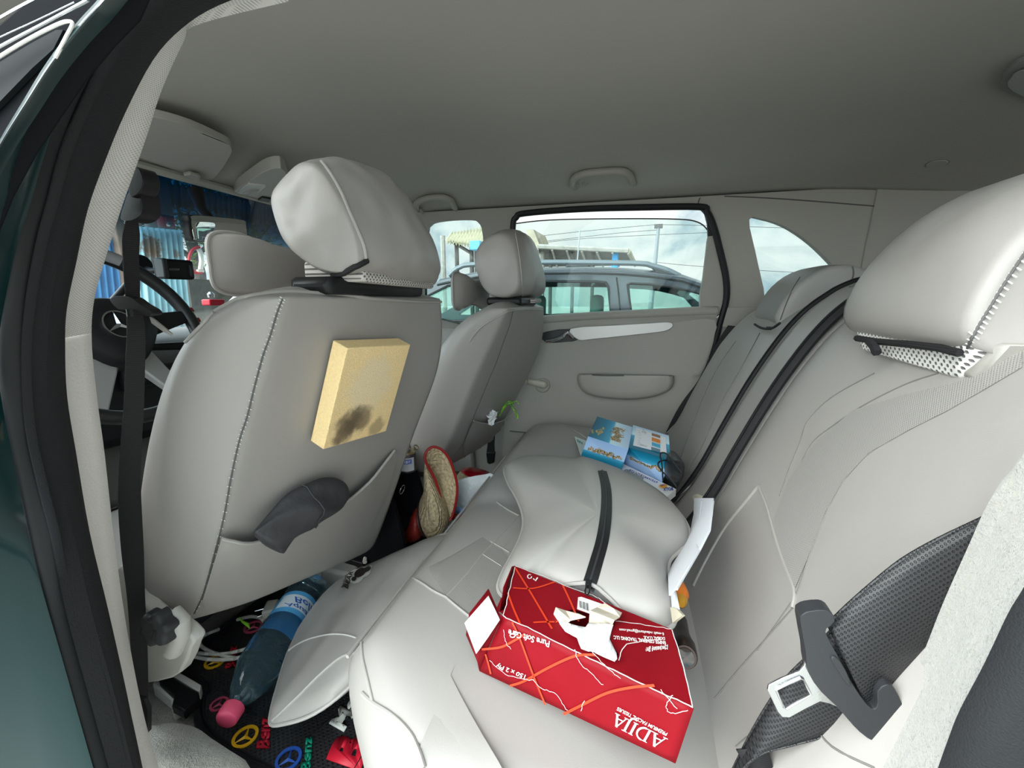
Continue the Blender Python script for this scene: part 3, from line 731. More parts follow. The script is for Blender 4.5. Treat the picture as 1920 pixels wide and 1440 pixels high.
# rear headrests
rh = thing('rear_headrest', 'big grey headrest nearest the rear seatbelt, white mesh showing below its hem', 'headrest', (-.34, -.38, 1.03), 'rear headrests')
F0 = [(-.318, 1.050), (-.318, 1.10), (-.35, 1.17), (-.40, 1.21), (-.46, 1.215), (-.53, 1.18), (-.55, 1.10), (-.50, 1.055), (-.40, 1.045)]
F1 = [(-.308, 1.046), (-.306, 1.10), (-.33, 1.185), (-.39, 1.24), (-.47, 1.245), (-.55, 1.20), (-.57, 1.10), (-.50, 1.05), (-.40, 1.04)]
F2 = [(-.315, 1.044), (-.318, 1.10), (-.345, 1.165), (-.40, 1.22), (-.47, 1.225), (-.54, 1.18), (-.56, 1.10), (-.50, 1.05), (-.40, 1.04)]
rr1 = section_loft([(-.215, F0), (-.28, F1), (-.36, F1), (-.43, F1), (-.485, F2)], leather_w, 'headrest_cover', rh, 2, cw=.7, wr=.004)
folds(rr1, .07, .008); rB = bvh(rr1)
tk = seam(rB, [(1925, 468), (1890, 520), (1858, 572), (1832, 615), (1815, 652)], n=9, off=.0004)
mb = MB(); mb.tube(tk, .0014, 6); mb.build('dark_seam', seamdk, rh)
mb = MB()
for i in range(0, len(tk)-1, 2):
    p = tk[i]; t_ = (tk[i+1]-tk[i]).normalized(); s_ = t_.cross((CAM-p).normalized()); mb.tube([p-s_*.005+t_*.002, p+s_*.005-t_*.002], .0009, 4)
mb.build('cross_stitching', thread, rh)
mb = MB(); mb.tube(seam(rB, [(1606, 642), (1640, 652), (1700, 657), (1760, 662), (1812, 664)], off=.001), .0045, 6); mb.tube([P(x, y, Y=-.306-.004*i) for i, (x, y) in enumerate([(1606, 634), (1640, 640), (1700, 645), (1760, 652), (1800, 662)])], .0042, 6); mb.tube([P(1630, 640, Y=-.304), P(1640, 652, Y=-.304), P(1644, 662, Y=-.304)], .0055, 6); mb.tube(seam(rB, [(1625, 650), (1640, 655), (1648, 668)], off=.003), .006, 6); mb.build('elastic_hem', webb2, rh)
mesh_w = weave(mat('white_mesh_fabric', (.70, .68, .65), .8), 720, 0, 720, 1, .2, .002)
u0 = [V((-.235, -.325, 1.062)), V((-.265, -.325, 1.030)), V((-.46, -.335, 1.018)), V((-.485, -.325, 1.060))]
mb = MB(); mb.prism(u0, (0, -.16, -.0)); mb.build('foam_front', mesh_w, rh, bevel=.012, bseg=3)
mb = MB(); mb.prism([(-.47, -.335, 1.022), (-.492, -.34, 1.06), (-.49, -.50, 1.06), (-.48, -.50, 1.02)], (.02, 0, 0)); mb.build('foam_side_lining', trimm, rh, bevel=.006)
rf = thing('rear_headrest', 'grey headrest at the far end of the rear bench by the small quarter window', 'headrest', (.36, -.42, 1.03), 'rear headrests')
G0 = [(-.375, 1.035), (-.385, 1.08), (-.41, 1.13), (-.46, 1.17), (-.53, 1.165), (-.58, 1.10), (-.57, 1.05), (-.47, 1.02)]
G1 = [(-.36, 1.03), (-.37, 1.08), (-.40, 1.15), (-.46, 1.195), (-.54, 1.19), (-.60, 1.12), (-.58, 1.05), (-.47, 1.01)]
G2 = [(-.345, 1.03), (-.36, 1.08), (-.39, 1.14), (-.46, 1.19), (-.54, 1.18), (-.59, 1.12), (-.57, 1.05), (-.47, 1.01)]
rr2 = section_loft([(.22, G2), (.30, G1), (.38, G1), (.46, G1), (.51, G0)], leather_d, 'headrest_cover', rf, 2, cw=.7, wr=.003)
mb = MB(); mb.tube([P(x, y, Y=-.335) for x, y in cr([(1415, 608), (1428, 615), (1446, 616), (1462, 606)], 4)], .003, 6); mb.tube([V((.225, -.352, 1.03)), V((.30, -.360, 1.028)), V((.38, -.362, 1.028)), V((.5, -.372, 1.032))], .005, 6); mb.build('elastic_hem', webb2, rf)
rB2 = bvh(rr2); mb = MB(); mb.tube(seam(rB2, [(1590, 487), (1598, 500), (1600, 515), (1594, 532)], off=.0004), .0018, 6); mb.tube(seam(rB2, [(1500, 520), (1485, 545), (1472, 575), (1463, 600)], off=.0004), .0014, 6); mb.build('dark_seam', seamdk, rf)

# ================================================================== front seats
SK = [  # z, rear edge y, depth, left bulge x, top flag
    (1.118, .432, .035), (1.104, .403, .085), (1.075, .418, .13), (1.02, .445, .165), (.95, .480, .175), (.87, .517, .175), (.79, .549, .172), (.72, .580, .165), (.66, .612, .155), (.62, .635, .12), (.598, .650, .06)]
DYR = [(.58, -.06), (.706, -.072), (.83, -.088), (.943, -.090), (1.0, -.075), (1.059, -.047), (1.102, -.020)]
def front_seat(x0, x1, label, dy=0, dz=0, belly=0):
    """x0 < x1 are the two stitched rear edges"""
    s = thing('car_seat', label, 'seat', ((x0+x1)/2, .75+dy, .33), 'front seats')
    rings = []
    for i, (z, y, d) in enumerate(SK):
        o = .035 if i > 1 else (.012 if i else -.01); w = 1 if i > 0 else .8; xc = (x0+x1)/2
        if i >= 9: o = .02
        def X(f): return xc+(x1-x0)/2*f
        lo = belly*max(0, (.80-z)/.20); q = lerp1(DYR, z)
        r = [V((X(-w), y, z)), V((X(-w*.55), y-.010+q*.22, z-lo*.3)), V((xc, y-.012+q*.5, z-lo*.5)), V((X(w*.55), y-.008+q*.78, z-lo*.8)), V((X(w), y-.003+q, z-lo)),
             V((X(w)+o, y+d*.4+q*.9, z)), V((X(w)+o*.8, y+d*.8+q*.6, z)), V((X(w*.86), y+d+q*.2, z)), V((xc, y+d*.8, z)), V((X(-w*.86), y+d, z)), V((X(-w)-o*.8, y+d*.8, z)), V((X(-w)-o, y+d*.4, z))]
        rings.append([p+V((0, dy, dz)) for p in r])
    mb = MB()
    def inner(r, dzz): 
        c = sum(r, V())/len(r); return [c+(p-c)*.6+V((0, 0, dzz)) for p in r]
    mb.loft([inner(rings[0], .006)]+rings+[inner(rings[-1], -.01)])
    n = 12
    def cr_(a, b, ed):
        i, j = sorted((ed.verts[0].index, ed.verts[1].index)); ri, rj = i//n-1, j//n-1; ci, cj = i % n, j % n
        if ri != rj and ci == cj and ci in (0, 4) and ri >= 1: return .75
        if ri == rj == 1 and (ci, cj) in ((0, 1), (1, 2), (2, 3), (3, 4), (0, 11), (10, 11), (4, 5), (5, 6)): return .75
        return 0
    b = mb.build('backrest_cover', leather, s, sub=3, crease=cr_)
    return s, b
seat1, sb1 = front_seat(-.56, -.155, 'driver seat back in grey leatherette with a foam block stuck on it', belly=.11)
seat2, sb2 = front_seat(.15, .54, 'front passenger seat back in grey leatherette, the farther of the two', dy=-.085, dz=-.025, belly=.02)
s1B, s2B = bvh(sb1), bvh(sb2)
ST = [(530, 560), (520, 585), (507, 628), (493, 667), (478, 722), (464, 779), (452, 815), (443, 850), (430, 912), (418, 975), (402, 1037), (381, 1112), (364, 1150)]
tk = seam(s1B, ST, n=8, off=.0006)
mb = MB(); mb.tube(tk, .0012, 6); mb.build('dark_seam', seamdk, seat1)
mb = MB()
for i in range(0, len(tk)-1, 2 if 1 else 3):
    p = tk[i]; t_ = (tk[i+1]-tk[i]).normalized(); s_ = t_.cross((CAM-p).normalized()); mb.tube([p-s_*.0035+t_*.001, p+s_*.0035-t_*.001], .0008, 4)
mb.build('cross_stitching', thread, seat1)
mb = MB()
mb.tube(seam(s1B, [(385, 604), (400, 588), (425, 570), (460, 558), (500, 551), (545, 548), (600, 551), (650, 555), (700, 560), (760, 564), (800, 566), (830, 566)], off=.0008), .0028, 8)
mb.tube(seam(s1B, [(385, 604), (355, 635), (325, 670), (300, 705), (282, 740)], off=.0008), .0022, 8)
mb.build('piping', pipe_m, seat1)
def pocket(B, px_poly, top_line, par, dep):
    ys = [p[1] for p in px_poly]
    def off(x, y, d): return .002+dep*min(1, max(0, d/45))**.7
    o = patch(B, px_poly, 12, off, 'seat_pocket', leather, par, smoothn=0)
    return o
pk = [(410, 1000), (440, 1003), (470, 1002), (520, 985), (580, 957), (640, 928), (690, 885), (735, 842), (742, 850), (735, 890), (712, 950), (690, 990), (640, 1020), (560, 1060), (470, 1110), (385, 1140), (378, 1125)]
def offp(x, y, d):
    top = lerp1([(410, 1000), (440, 1003), (470, 1002), (520, 985), (580, 957), (640, 928), (690, 885), (735, 842)], x)
    return .003+.016*max(0, 1-(y-top)/90)*min(1, (x-380)/60)*min(1, max(.15, (745-x)/60))
patch(s1B, pk, 11, offp, 'seat_pocket', leather, seat1, smoothn=0)
mb = MB(); pth = []
for x, y in cr([(410, 1000), (440, 1003), (470, 1002), (520, 985), (580, 957), (640, 928), (690, 885), (735, 842)], 5):
    h = hit(s1B, x, y, offp(x, y+1, 9)+.001)
    if h: pth.append(h[0])
mb.tube(pth, .0028, 8); mb.build('pocket_piping', pipe_m, seat1)
mb = MB(); pth = [p[0] for p in (hit(s1B, x, y, .004) for x, y in cr([(402, 1037), (440, 1024), (480, 1012)], 4)) if p]
# stitching and pocket of the far seat
tk = seam(s2B, [(962, 580), (955, 610), (943, 643), (930, 680), (915, 715), (895, 764), (880, 800), (868, 830), (850, 855)], n=6, off=.0006)
mb = MB(); mb.tube(tk, .0012, 6); mb.build('dark_seam', seamdk, seat2)
def offq(x, y, d): return .003+.010*max(0, 1-(y-786)/50)*min(1, max(.1, (x-868)/15))
patch(s2B, [(882, 785), (900, 790), (925, 789), (948, 778), (958, 765), (950, 800), (930, 830), (900, 850), (860, 868), (868, 830)], 6, offq, 'seat_pocket', leather, seat2, smoothn=0)
mb = MB(); pth = [p[0] for p in (hit(s2B, x, y, offq(x, y+1, 9)+.001) for x, y in cr([(882, 785), (900, 790), (925, 789), (948, 778), (958, 765)], 4)) if p]
mb.tube(pth, .002, 6); mb.build('pocket_piping', pipe_m, seat2)
mb = MB(); mb.tube(seam(s2B, [(880, 640), (900, 615), (930, 595), (960, 582), (1000, 580), (1018, 582)], off=.0008), .0022, 6); mb.build('piping', pipe_m, seat2)
# cushions, side plastics, recliner knobs, rails
for s, xa, xb in ((seat1, -.60, -.12), (seat2, .12, .58)):
    rings = []
    for y, zt in ((.80, .55), (.83, .58), (.9, .60), (1.1, .63), (1.18, .61), (1.21, .56)):
        rings.append([V((xa, y, .50)), V((xa-.01, y, zt-.03)), V((xa+.05, y, zt+.01)), V(((xa+xb)/2, y, zt-.01)), V((xb-.05, y, zt+.01)), V((xb+.01, y, zt-.03)), V((xb, y, .50))])
    mb = MB(); mb.loft(rings); mb.build('seat_cushion', leather_g, s, sub=2)
    mb = MB(); mb.box(((xa+xb)/2, 1.02, .47), (.36, .40, .06)); mb.build('seat_frame', plas_b, s, bevel=.01)
shell_m = mat('seat_shell_plastic', (.50, .485, .45), .5)
# near side plastic shell
sh = [(205, 1110), (225, 1060), (262, 1120), (300, 1160), (330, 1170), (362, 1198), (358, 1215), (338, 1262), (300, 1278), (262, 1276), (240, 1230)]
mb = MB(); mb.prism([P(x, y, X=-.60) for x, y in cr(sh, 2, True)], (.02, 0, 0)); mb.build('side_shell', shell_m, seat1, bevel=.006)
mb = MB(); mb.tube([P(x, y, X=-.605) for x, y in [(322, 1150), (338, 1165), (338, 1190), (325, 1220)]], .013, 10); mb.build('shell_trim', shell_m, seat1)
mb = MB(); cK = P(304, 1172, X=-.618); ax = V((-1, 0, .1)).normalized()
a1 = ax.orthogonal().normalized(); a2 = ax.cross(a1)
mb.loft([[cK+ax*h+(a1*math.cos(t)+a2*math.sin(t))*(.62*R_*(1+.13*math.cos(6*t))) for t in [2*math.pi*k/48 for k in range(48)]] for h, R_ in ((-.005, .038), (.008, .038), (.014, .034), (.016, .02), (.012, .008))])
mb.build('recliner_knob', plas_g, seat1, ang=60)
# seat rails
rail_w = mat('rail_cover_plastic', (.62, .60, .56), .45)
def rail(px, lab, X=None):
    r = thing('seat_rail', lab, 'rail', P(*px[0], Z=.34)); return r
r1 = rail([(340, 1290)], 'pale covered seat rail end with black stop under the driver seat, nearest the door sill')
mb = MB(); mb.prism([P(x, y, Z=.345) for x, y in [(285, 1282), (320, 1310), (322, 1330), (345, 1318), (378, 1285), (330, 1258), (300, 1262)]], (0, 0, -.03)); mb.build('rail_cover', rail_w, r1, bevel=.004)
mb = MB(); mb.prism([P(x, y, Z=.352) for x, y in [(296, 1270), (318, 1264), (352, 1286), (372, 1296), (374, 1308), (352, 1326), (345, 1334), (322, 1322), (326, 1306), (300, 1282)]], (0, 0, -.02)); mb.build('rail_stop', plas_b, r1, bevel=.003)
mb = MB(); mb.prism([P(x, y, Z=.352) for x, y in [(330, 1256), (378, 1284), (374, 1296), (362, 1290), (322, 1266)]], (0, 0, -.025)); mb.build('rail_lip', rail_w, r1, bevel=.002)
r2 = rail([(650, 1035)], 'seat rail end with black channel under the inner side of the driver seat')
mb = MB(); mb.prism([P(x, y, Z=.40) for x, y in [(640, 1012), (684, 1042), (680, 1056), (622, 1040), (628, 1020)]], (0, 0, -.03)); mb.build('rail_channel', plas_b, r2, bevel=.003)
mb = MB(); mb.tube([P(x, y, Z=.405) for x, y in [(642, 1010), (664, 1024), (686, 1040), (684, 1054)]], .006, 6); mb.build('rail_lip', rail_w, r2)
mb = MB(); mb.prism([P(x, y, Z=.385) for x, y in [(600, 1048), (622, 1040), (680, 1056), (660, 1078), (600, 1066)]], (0, 0, -.06)); mb.build('rail_cover', trimm, r2, bevel=.01)
# ================================================================== things lying about
RX = Matrix.Identity(3)
# ---- foam block on the driver seat back
foam = mat('yellow_foam', (.90, .67, .34), .9, bump=[(500, .8, .002)], var=(300, .06))
t = foam.node_tree; b_ = t.nodes['Principled BSDF']
fb = thing('foam_block', 'yellow foam block with dark burn stains standing against the driver seat back', 'foam', (-.3, .36, .9))
F4 = [(651, 653), (770, 646), (724, 809), (606, 843)]
nF = None; hh = [hit(s1B, *p)[0] for p in F4]
nF = (hh[1]-hh[0]).cross(hh[3]-hh[0]).normalized(); nF = nF if nF.dot(CAM-hh[0]) > 0 else -nF
o0 = sum(hh, V())/4+nF*.003; th = .028
fr = [PP(x, y, o0+nF*th, nF) for x, y in F4]
mb = MB(); mb.prism(fr, -nF*th)
def stain(m, spots, dark):
    """irregular soft edged stains fixed to the object"""
    t = m.node_tree; b = t.nodes['Principled BSDF']; c = N(t, 'ShaderNodeTexCoord'); last = None
    src = b.inputs['Base Color'].links[0].from_socket if b.inputs['Base Color'].links else None
    nz = N(t, 'ShaderNodeTexNoise'); nz.inputs['Scale'].default_value = 38; nz.inputs['Detail'].default_value = 6; t.links.new(c.outputs['Object'], nz.inputs['Vector'])
    for pos, rad, amt in spots:
        d = N(t, 'ShaderNodeVectorMath', operation='DISTANCE'); d.inputs[1].default_value = pos; t.links.new(c.outputs['Object'], d.inputs[0])
        a = N(t, 'ShaderNodeMath', operation='MULTIPLY_ADD'); a.inputs[1].default_value = rad*1.3; a.inputs[2].default_value = -rad*.65; t.links.new(nz.outputs['Fac'], a.inputs[0])
        s = N(t, 'ShaderNodeMath', operation='ADD'); t.links.new(d.outputs['Value'], s.inputs[0]); t.links.new(a.outputs[0], s.inputs[1])
        r = N(t, 'ShaderNodeMapRange'); r.interpolation_type = 'SMOOTHSTEP'; r.inputs['From Min'].default_value = rad*.55; r.inputs['From Max'].default_value = rad*1.1; r.inputs['To Min'].default_value = amt; r.inputs['To Max'].default_value = 0
        t.links.new(s.outputs[0], r.inputs['Value'])
        mx = N(t, 'ShaderNodeMix', data_type='RGBA'); t.links.new(r.outputs[0], mx.inputs['Factor'])
        if src: t.links.new(src, mx.inputs['A'])
        else: mx.inputs['A'].default_value = tuple(b.inputs['Base Color'].default_value)
        mx.inputs['B'].default_value = (*dark, 1); src = mx.outputs['Result']
    t.links.new(src, b.inputs['Base Color'])
def fpt(x, y): return tuple(PP(x, y, o0+nF*th, nF))
stain(foam, [(fpt(700, 720), .062, .45)], (.78, .70, .52))
stain(foam, [(fpt(652, 800), .036, .75), (fpt(672, 788), .034, .72), (fpt(648, 808), .026, .6), (fpt(706, 800), .022, .5)], (.12, .085, .05))
mb.build('foam_block_body', foam, fb, bevel=.0015)

# ---- black cloth pouch stuffed in the pocket
bp = thing('folded_umbrella', 'black folded cloth umbrella hanging out of the driver seat back pocket', 'umbrella', P(560, 960, Y=.55))
cl = mat('black_nylon', (.035, .034, .038), .55, bump=[(30, .6, .006), (500, .2, .001)])
ps = [P(x, y, Y=.50+.04*k) for k, (x, y) in ((.9, (480, 1018)), (.7, (510, 985)), (.5, (545, 955)), (.3, (590, 930)), (.2, (632, 928)))]
mb = MB()
rw = cr([(p.x, p.y-.02, p.z) for p in ps], 4); n = len(rw); rings = []
for i, p in enumerate(rw):
    t_ = i/(n-1); w_ = lerp1([(0, .040), (.3, .036), (.5, .040), (.8, .036), (.93, .026), (1, .010)], t_); th_ = lerp1([(0, .012), (.3, .018), (.55, .028), (.85, .022), (1, .006)], t_)
    a = V(rw[max(i-1, 0)]); b = V(rw[min(i+1, n-1)]); T_ = (b-a).normalized(); Q = T_.cross(V((0, -1, 0))).normalized()
    rings.append([V(p)+Q*math.cos(u)*w_*(1+.10*math.sin(5*u+i*.6))+V((0, -1, 0))*math.sin(u)*th_*(1+.22*math.sin(4*u+i*.9)) for u in [2*math.pi*k/20 for k in range(20)]])
mb.loft(rings); mb.build('umbrella_canopy', cl, bp, sub=1)
mb = MB(); k0 = 9
mb.tube([q_+V((0, -.001, 0)) for q_ in rings[k0][:11]], .0012, 6); mb.build('sleeve_hem', cl, bp)
# ---- crumpled tissue and green cord in the far seat pocket
tt = thing('crumpled_tissue', 'small crumpled white tissue sticking out of the far seat pocket', 'tissue', P(918, 780, Y=.33))
def crumple(c, R_, seed, sq=(1, 1, 1), amp=.5, fr_=30, name='crumple', m=None, par=None, sub=0, seg=18):
    mb = MB(); rg = []
    for i in range(1, seg):
        th_ = math.pi*i/seg; r = []
        for j in range(seg*2):
            ph = 2*math.pi*j/(seg*2); d = V((math.sin(th_)*math.cos(ph), math.sin(th_)*math.sin(ph), math.cos(th_)))
            k = 1+amp*mnoise.noise(d*2.2+V((seed, 0, 0)))*1.6+amp*.5*abs(mnoise.noise(d*5+V((0, seed, 0))))
            r.append(V(c)+V((d.x*sq[0], d.y*sq[1], d.z*sq[2]))*R_*k)
        rg.append(r)
    mb.loft(rg); return mb.build(name, m, par, sub=sub, ang=25)
c_ = hit(s2B, 918, 778, .012)[0]
for k, (dx, dz) in enumerate(((-.016, -.002), (0, 0), (.016, .005))): pass
crumple(c_, .016, 3, (1.5, .7, .9), .9, name='tissue_wad', m=white_t, par=tt, seg=14)
gm_ = mat('green_cord', (.35, .85, .05), .5)
gc_ = thing('green_string', 'thin bright green cord looped over the far seat pocket edge', 'cord', hit(s2B, 945, 775, .01)[0])
mb = MB()
for px in ([(938, 778), (945, 762), (955, 752), (962, 760), (970, 775), (970, 785), (964, 770), (955, 756)], [(940, 772), (948, 760), (958, 756), (968, 752), (972, 757)], [(936, 780), (944, 768), (950, 760)]):
    mb.tube([P(x, y, X=.40+.02*math.sin(x)) for x, y in cr(px, 4)], .0016, 6)
mb.build('cord_loop', gm_, gc_)

# ---- bone shaped cushion with a zip on the seat
bo = [(945, 872), (960, 860), (990, 853), (1040, 855), (1090, 862), (1140, 878), (1200, 905), (1250, 938), (1280, 970), (1292, 995), (1290, 1018), (1272, 1035), (1256, 1052), (1252, 1075), (1258, 1110), (1266, 1145), (1262, 1172), (1235, 1182), (1180, 1166), (1120, 1142), (1060, 1118), (1000, 1100), (958, 1108), (940, 1104), (934, 1085), (948, 1052), (966, 1020), (980, 985), (980, 955), (968, 925), (952, 898)]
zb = .695
ol = [P(x, y, Z=zb) for x, y in cr(bo, 3, True)]
ol = [V((p.x, p.y, p.z-.010*(1 if p.y > .1 else 0))) for p in ol]
bc = thing('zipped_cushion', 'grey bone shaped travel cushion with a black zip lying on the rear seat', 'cushion', (-.22, .1, .64))
bco = puff(ol, V((0, 0, 1)), .048, 'cushion_body', leather_g, bc, rings=14, pw=2.6, back=1.0, wr=.0025, center=P(1120, 1010, Z=zb))
cB = bvh(bco)
mb = MB(); mb.tube(ol, .0032, 8, closed=True); mb.build('cushion_piping', pipe_m, bc)
zp = onsurf(cB, [(1129, 884), (1136, 915), (1137, 950), (1134, 985), (1128, 1020), (1118, 1055), (1108, 1088), (1102, 1104)], 5, .0012)
def tape(path, w, B, name, m, par, off=.0):
    rg = []
    for i, p in enumerate(path):
        t_ = (path[min(i+1, len(path)-1)]-path[max(i-1, 0)]).normalized(); n_ = (CAM-p).normalized(); n_ = V((0, 0, 1)); s_ = t_.cross(n_).normalized()
        rg.append([p+s_*w, p+s_*w*.3+n_*.001, p-s_*w*.3+n_*.001, p-s_*w])
    mb = MB(); mb.loft(rg, False, False); return mb.build(name, m, par, ang=80)
zt_ = tape(zp, .0095, cB, 'zip', plas_b, bc)
mb = MB(); mb.tube([p+V((0, 0, .0015)) for p in zp], .0018, 6); mb.build('zip_teeth', plas_g, zt_)
mb = MB(); q = zp[-3]; mb.box(q+V((0, 0, .004)), (.012, .008, .006)); mb.tube([q+V((-.004, -.002, .006)), q+V((-.02, -.003, .006)), q+V((-.026, .0, .005)), q+V((-.02, .003, .006)), q+V((-.004, .002, .006))], .0012, 6); mb.build('zip_puller', plas_b, zt_, bevel=.001)
# round side panel
mb = MB(); rp_ = [(1048, 1104), (1062, 1097), (1085, 1094), (1105, 1096), (1125, 1106), (1150, 1128), (1168, 1150), (1180, 1172)]
arc = onsurf(cB, rp_, 5, .0015); mb.tube(arc, .0030, 8); mb.build('panel_piping', pipe_m, bc)
patch(cB, [(1048, 1104), (1062, 1098), (1085, 1096), (1105, 1098), (1125, 1108), (1150, 1130), (1168, 1152), (1180, 1172), (1120, 1172), (1050, 1140)], 9, .0010, 'side_panel', mat('dark_mesh_fabric', (.10, .098, .095), .8, bump=[(900, .6, .001)]), bc, smoothn=0)

# ---- cushion with printed emblem leaning in the footwell
fo = [(508, 1358), (508, 1335), (520, 1288), (540, 1224), (567, 1172), (606, 1119), (648, 1083), (704, 1055), (762, 1030), (832, 1002), (880, 1000), (900, 1020), (880, 1080), (820, 1150), (760, 1200), (700, 1240), (665, 1278), (620, 1318), (575, 1345), (530, 1358)]
p1, p2, p3 = P(510, 1355, Z=.40), P(760, 1022, Z=.535), P(700, 1250, Z=.50)
nP = (p2-p1).cross(p3-p1).normalized(); nP = nP if nP.dot(CAM-p1) > 0 else -nP
ol = [PP(x, y, p1, nP) for x, y in cr(fo, 3, True)]
fp = thing('floor_cushion', 'grey leatherette cushion with printed emblem wedged between the floor and the rear seat', 'cushion', p1)
fpo = puff(ol, nP, .036, 'cushion_body', leather_w, fp, rings=12, pw=2.2, back=.9, wr=.004, center=PP(680, 1170, p1, nP), seed=5)
folds(fpo, .09, .010); fB = bvh(fpo)
mb = MB(); mb.tube(ol, .0032, 8, closed=True)
mb.build('cushion_piping', pipe_m, fp)
sm_ = onsurf(fB, [(530, 1235), (545, 1217), (575, 1200), (615, 1190), (645, 1190), (668, 1196)], 6, .0008)
mb = MB(); mb.tube(sm_, .0014, 6); mb.build('stitched_seam', thread, fp)
mb = MB(); mb.tube(onsurf(fB, [(512, 1350), (560, 1305), (600, 1265), (640, 1232), (668, 1224)], 5, .0006), .0028, 8); mb.build('lower_piping', pipe_m, fp)
ink = mat('dark_brown_print', (.03, .02, .015), .6); ink2 = mat('pale_print', (.62, .60, .56), .6)
# printed emblem: a plain round badge with a cap shape and a line of lettering
hE = hit(fB, 672, 1080, .001); hn = hE[1]
def E_(x, y): return PP(x, y, hE[0], hn)
def surf(mb_, B, vs_fs_mb, off=.0008):
    """drop printed geometry onto a curved surface along the view-free normal of that surface"""
    for i, v in enumerate(vs_fs_mb.v):
        r = B.find_nearest(v); n_ = r[1] if r[1].dot(CAM-v) > 0 else -r[1]; vs_fs_mb.v[i] = r[0]+n_*off
    mb_.add(vs_fs_mb.v, vs_fs_mb.f)
def disc(mb_, pts): mb_.add(pts, [tuple(range(len(pts)))])
def blob(cx, cy, rx, ry, an, n=14): 
    return [E_(cx+rx*math.cos(u)*math.cos(an)-ry*math.sin(u)*math.sin(an), cy+rx*math.cos(u)*math.sin(an)+ry*math.sin(u)*math.cos(an)) for u in [2*math.pi*k/n for k in range(n)]]
a_ = MB(); disc(a_, blob(668, 1080, 17, 12, -.6)); disc(a_, blob(684, 1072, 13, 9, -.6)); disc(a_, blob(690, 1066, 9, 5, -.5))
m1 = MB(); surf(m1, fB, a_, .0012); m1.build('emblem_outline', ink2, fp)
a_ = MB(); disc(a_, blob(676, 1074, 13, 7, -.6)); disc(a_, blob(688, 1068, 9, 5, -.4)); disc(a_, blob(664, 1086, 5, 4, -.6))
strip(a_, [E_(668, 1066), E_(680, 1060), E_(693, 1061)], .0022, hn)
m1 = MB(); surf(m1, fB, a_, .0018)
a_ = MB(); text(a_, 'BEAR', E_(652, 1104), E_(663, 1073), E_(645, 1101), 0, .02); text(a_, 'leather', E_(644, 1103), E_(652, 1080), E_(640, 1102), 0, .01)
m2 = MB(); surf(m2, fB, a_, .0016); m1.add(m2.v, m2.f); m1.build('emblem_print', ink, fp)

# ---- tissue box
red = mat('glossy_red_card', (.20, .004, .009), .5, spec=.12, coat=.02, var=(9, .12)); 
t = red.node_tree
kraft = mat('torn_grey_card', (.56, .50, .40), .85, bump=[(80, .5, .003)])
orange = mat('orange_print', (.62, .045, .012), .35); whitep = mat('white_print', (.85, .83, .80), .5)
crackm = mat('worn_white_card_edge', (.72, .62, .60), .8)
zb_, zt2 = .634, .716
Bn0 = P(899, 1258, Z=zb_)
Tn0, Tn1 = P(943, 1156, Z=zt2), P(1300, 1329, Z=zt2)
Bn1 = PP(1266, 1431, Tn0, (Tn1-Tn0).cross(Bn0-Tn0).normalized())
Tf0, Tf1 = P(965, 1061, Z=zt2), P(1259, 1180, Z=zt2)
Bf0, Bf1 = Tf0+(Bn0-Tn0), Tf1+(Bn1-Tn1)
tb = thing('tissue_box', 'crushed red tissue box torn open with white tissue coming out of its top', 'box', (Bn0+Bn1)/2)
tb['label'] = 'crushed red facial tissue box torn open on the rear seat cushion'
def quadgrid(mb, a, b, c, d, nx, ny, dent=0, seed=0, nrm=None, th=.0007):
    g = []
    n_ = (b-a).cross(d-a).normalized()
    for j in range(ny+1):
        r = []
        for i in range(nx+1):
            u, v = i/nx, j/ny; p = a.lerp(b, u).lerp(d.lerp(c, u), v)
            e = min(u, 1-u, v, 1-v)*4; p = p+n_*dent*mnoise.noise(V((u*6+seed, v*3, seed)))*min(1, e)
            r.append(p)
        g.append(r)
    mb.loft(g, False, False)
NT = (Tn1-Tn0).cross(Tf0-Tn0).normalized(); NT = NT if NT.z > 0 else -NT
NF = (Tn1-Tn0).cross(Bn0-Tn0).normalized(); NF = NF if NF.dot(CAM-Bn0) > 0 else -NF
def TT(x, y): return PP(x, y, Tn0, NT)
def FF(x, y): return PP(x, y, Tn0, NF)
mb = MB()
quadgrid(mb, Bn0, Bn1, Tn1, Tn0, 24, 8, .0012, 1); 
mb.build('front_panel', red, tb, solid=.0008)
# top panel with the torn opening
hole = [(1038, 1152), (1052, 1162), (1060, 1176), (1100, 1196), (1128, 1210), (1152, 1219), (1160, 1226), (1154, 1238), (1142, 1196), (1152, 1172), (1150, 1150), (1132, 1140), (1108, 1160), (1098, 1178), (1075, 1164)]
hole = [(1038, 1150), (1046, 1166), (1062, 1184), (1090, 1202), (1088, 1214), (1118, 1226), (1152, 1240), (1160, 1226), (1146, 1206), (1144, 1192), (1152, 1172), (1160, 1155), (1132, 1136), (1108, 1150), (1075, 1142)]
mb = MB(); mb.prism([Tn0, Tn1, Tf1, Tf0], -NT*.0008, [[TT(*p) for p in hole]]); mb.build('top_panel', red, tb, smooth=False)
mb = MB(); quadgrid(mb, Bf0, Bf1, Tf1, Tf0, 6, 3, .001, 5); quadgrid(mb, Bn0, Bn1, Bf1, Bf0, 6, 3, 0, 5); mb.build('back_and_base', red, tb, solid=.0008)
mb = MB(); quadgrid(mb, Bn1, Bf1, Tf1, Tn1, 8, 6, .003, 9); mb.build('end_panel', red, tb, solid=.0008)
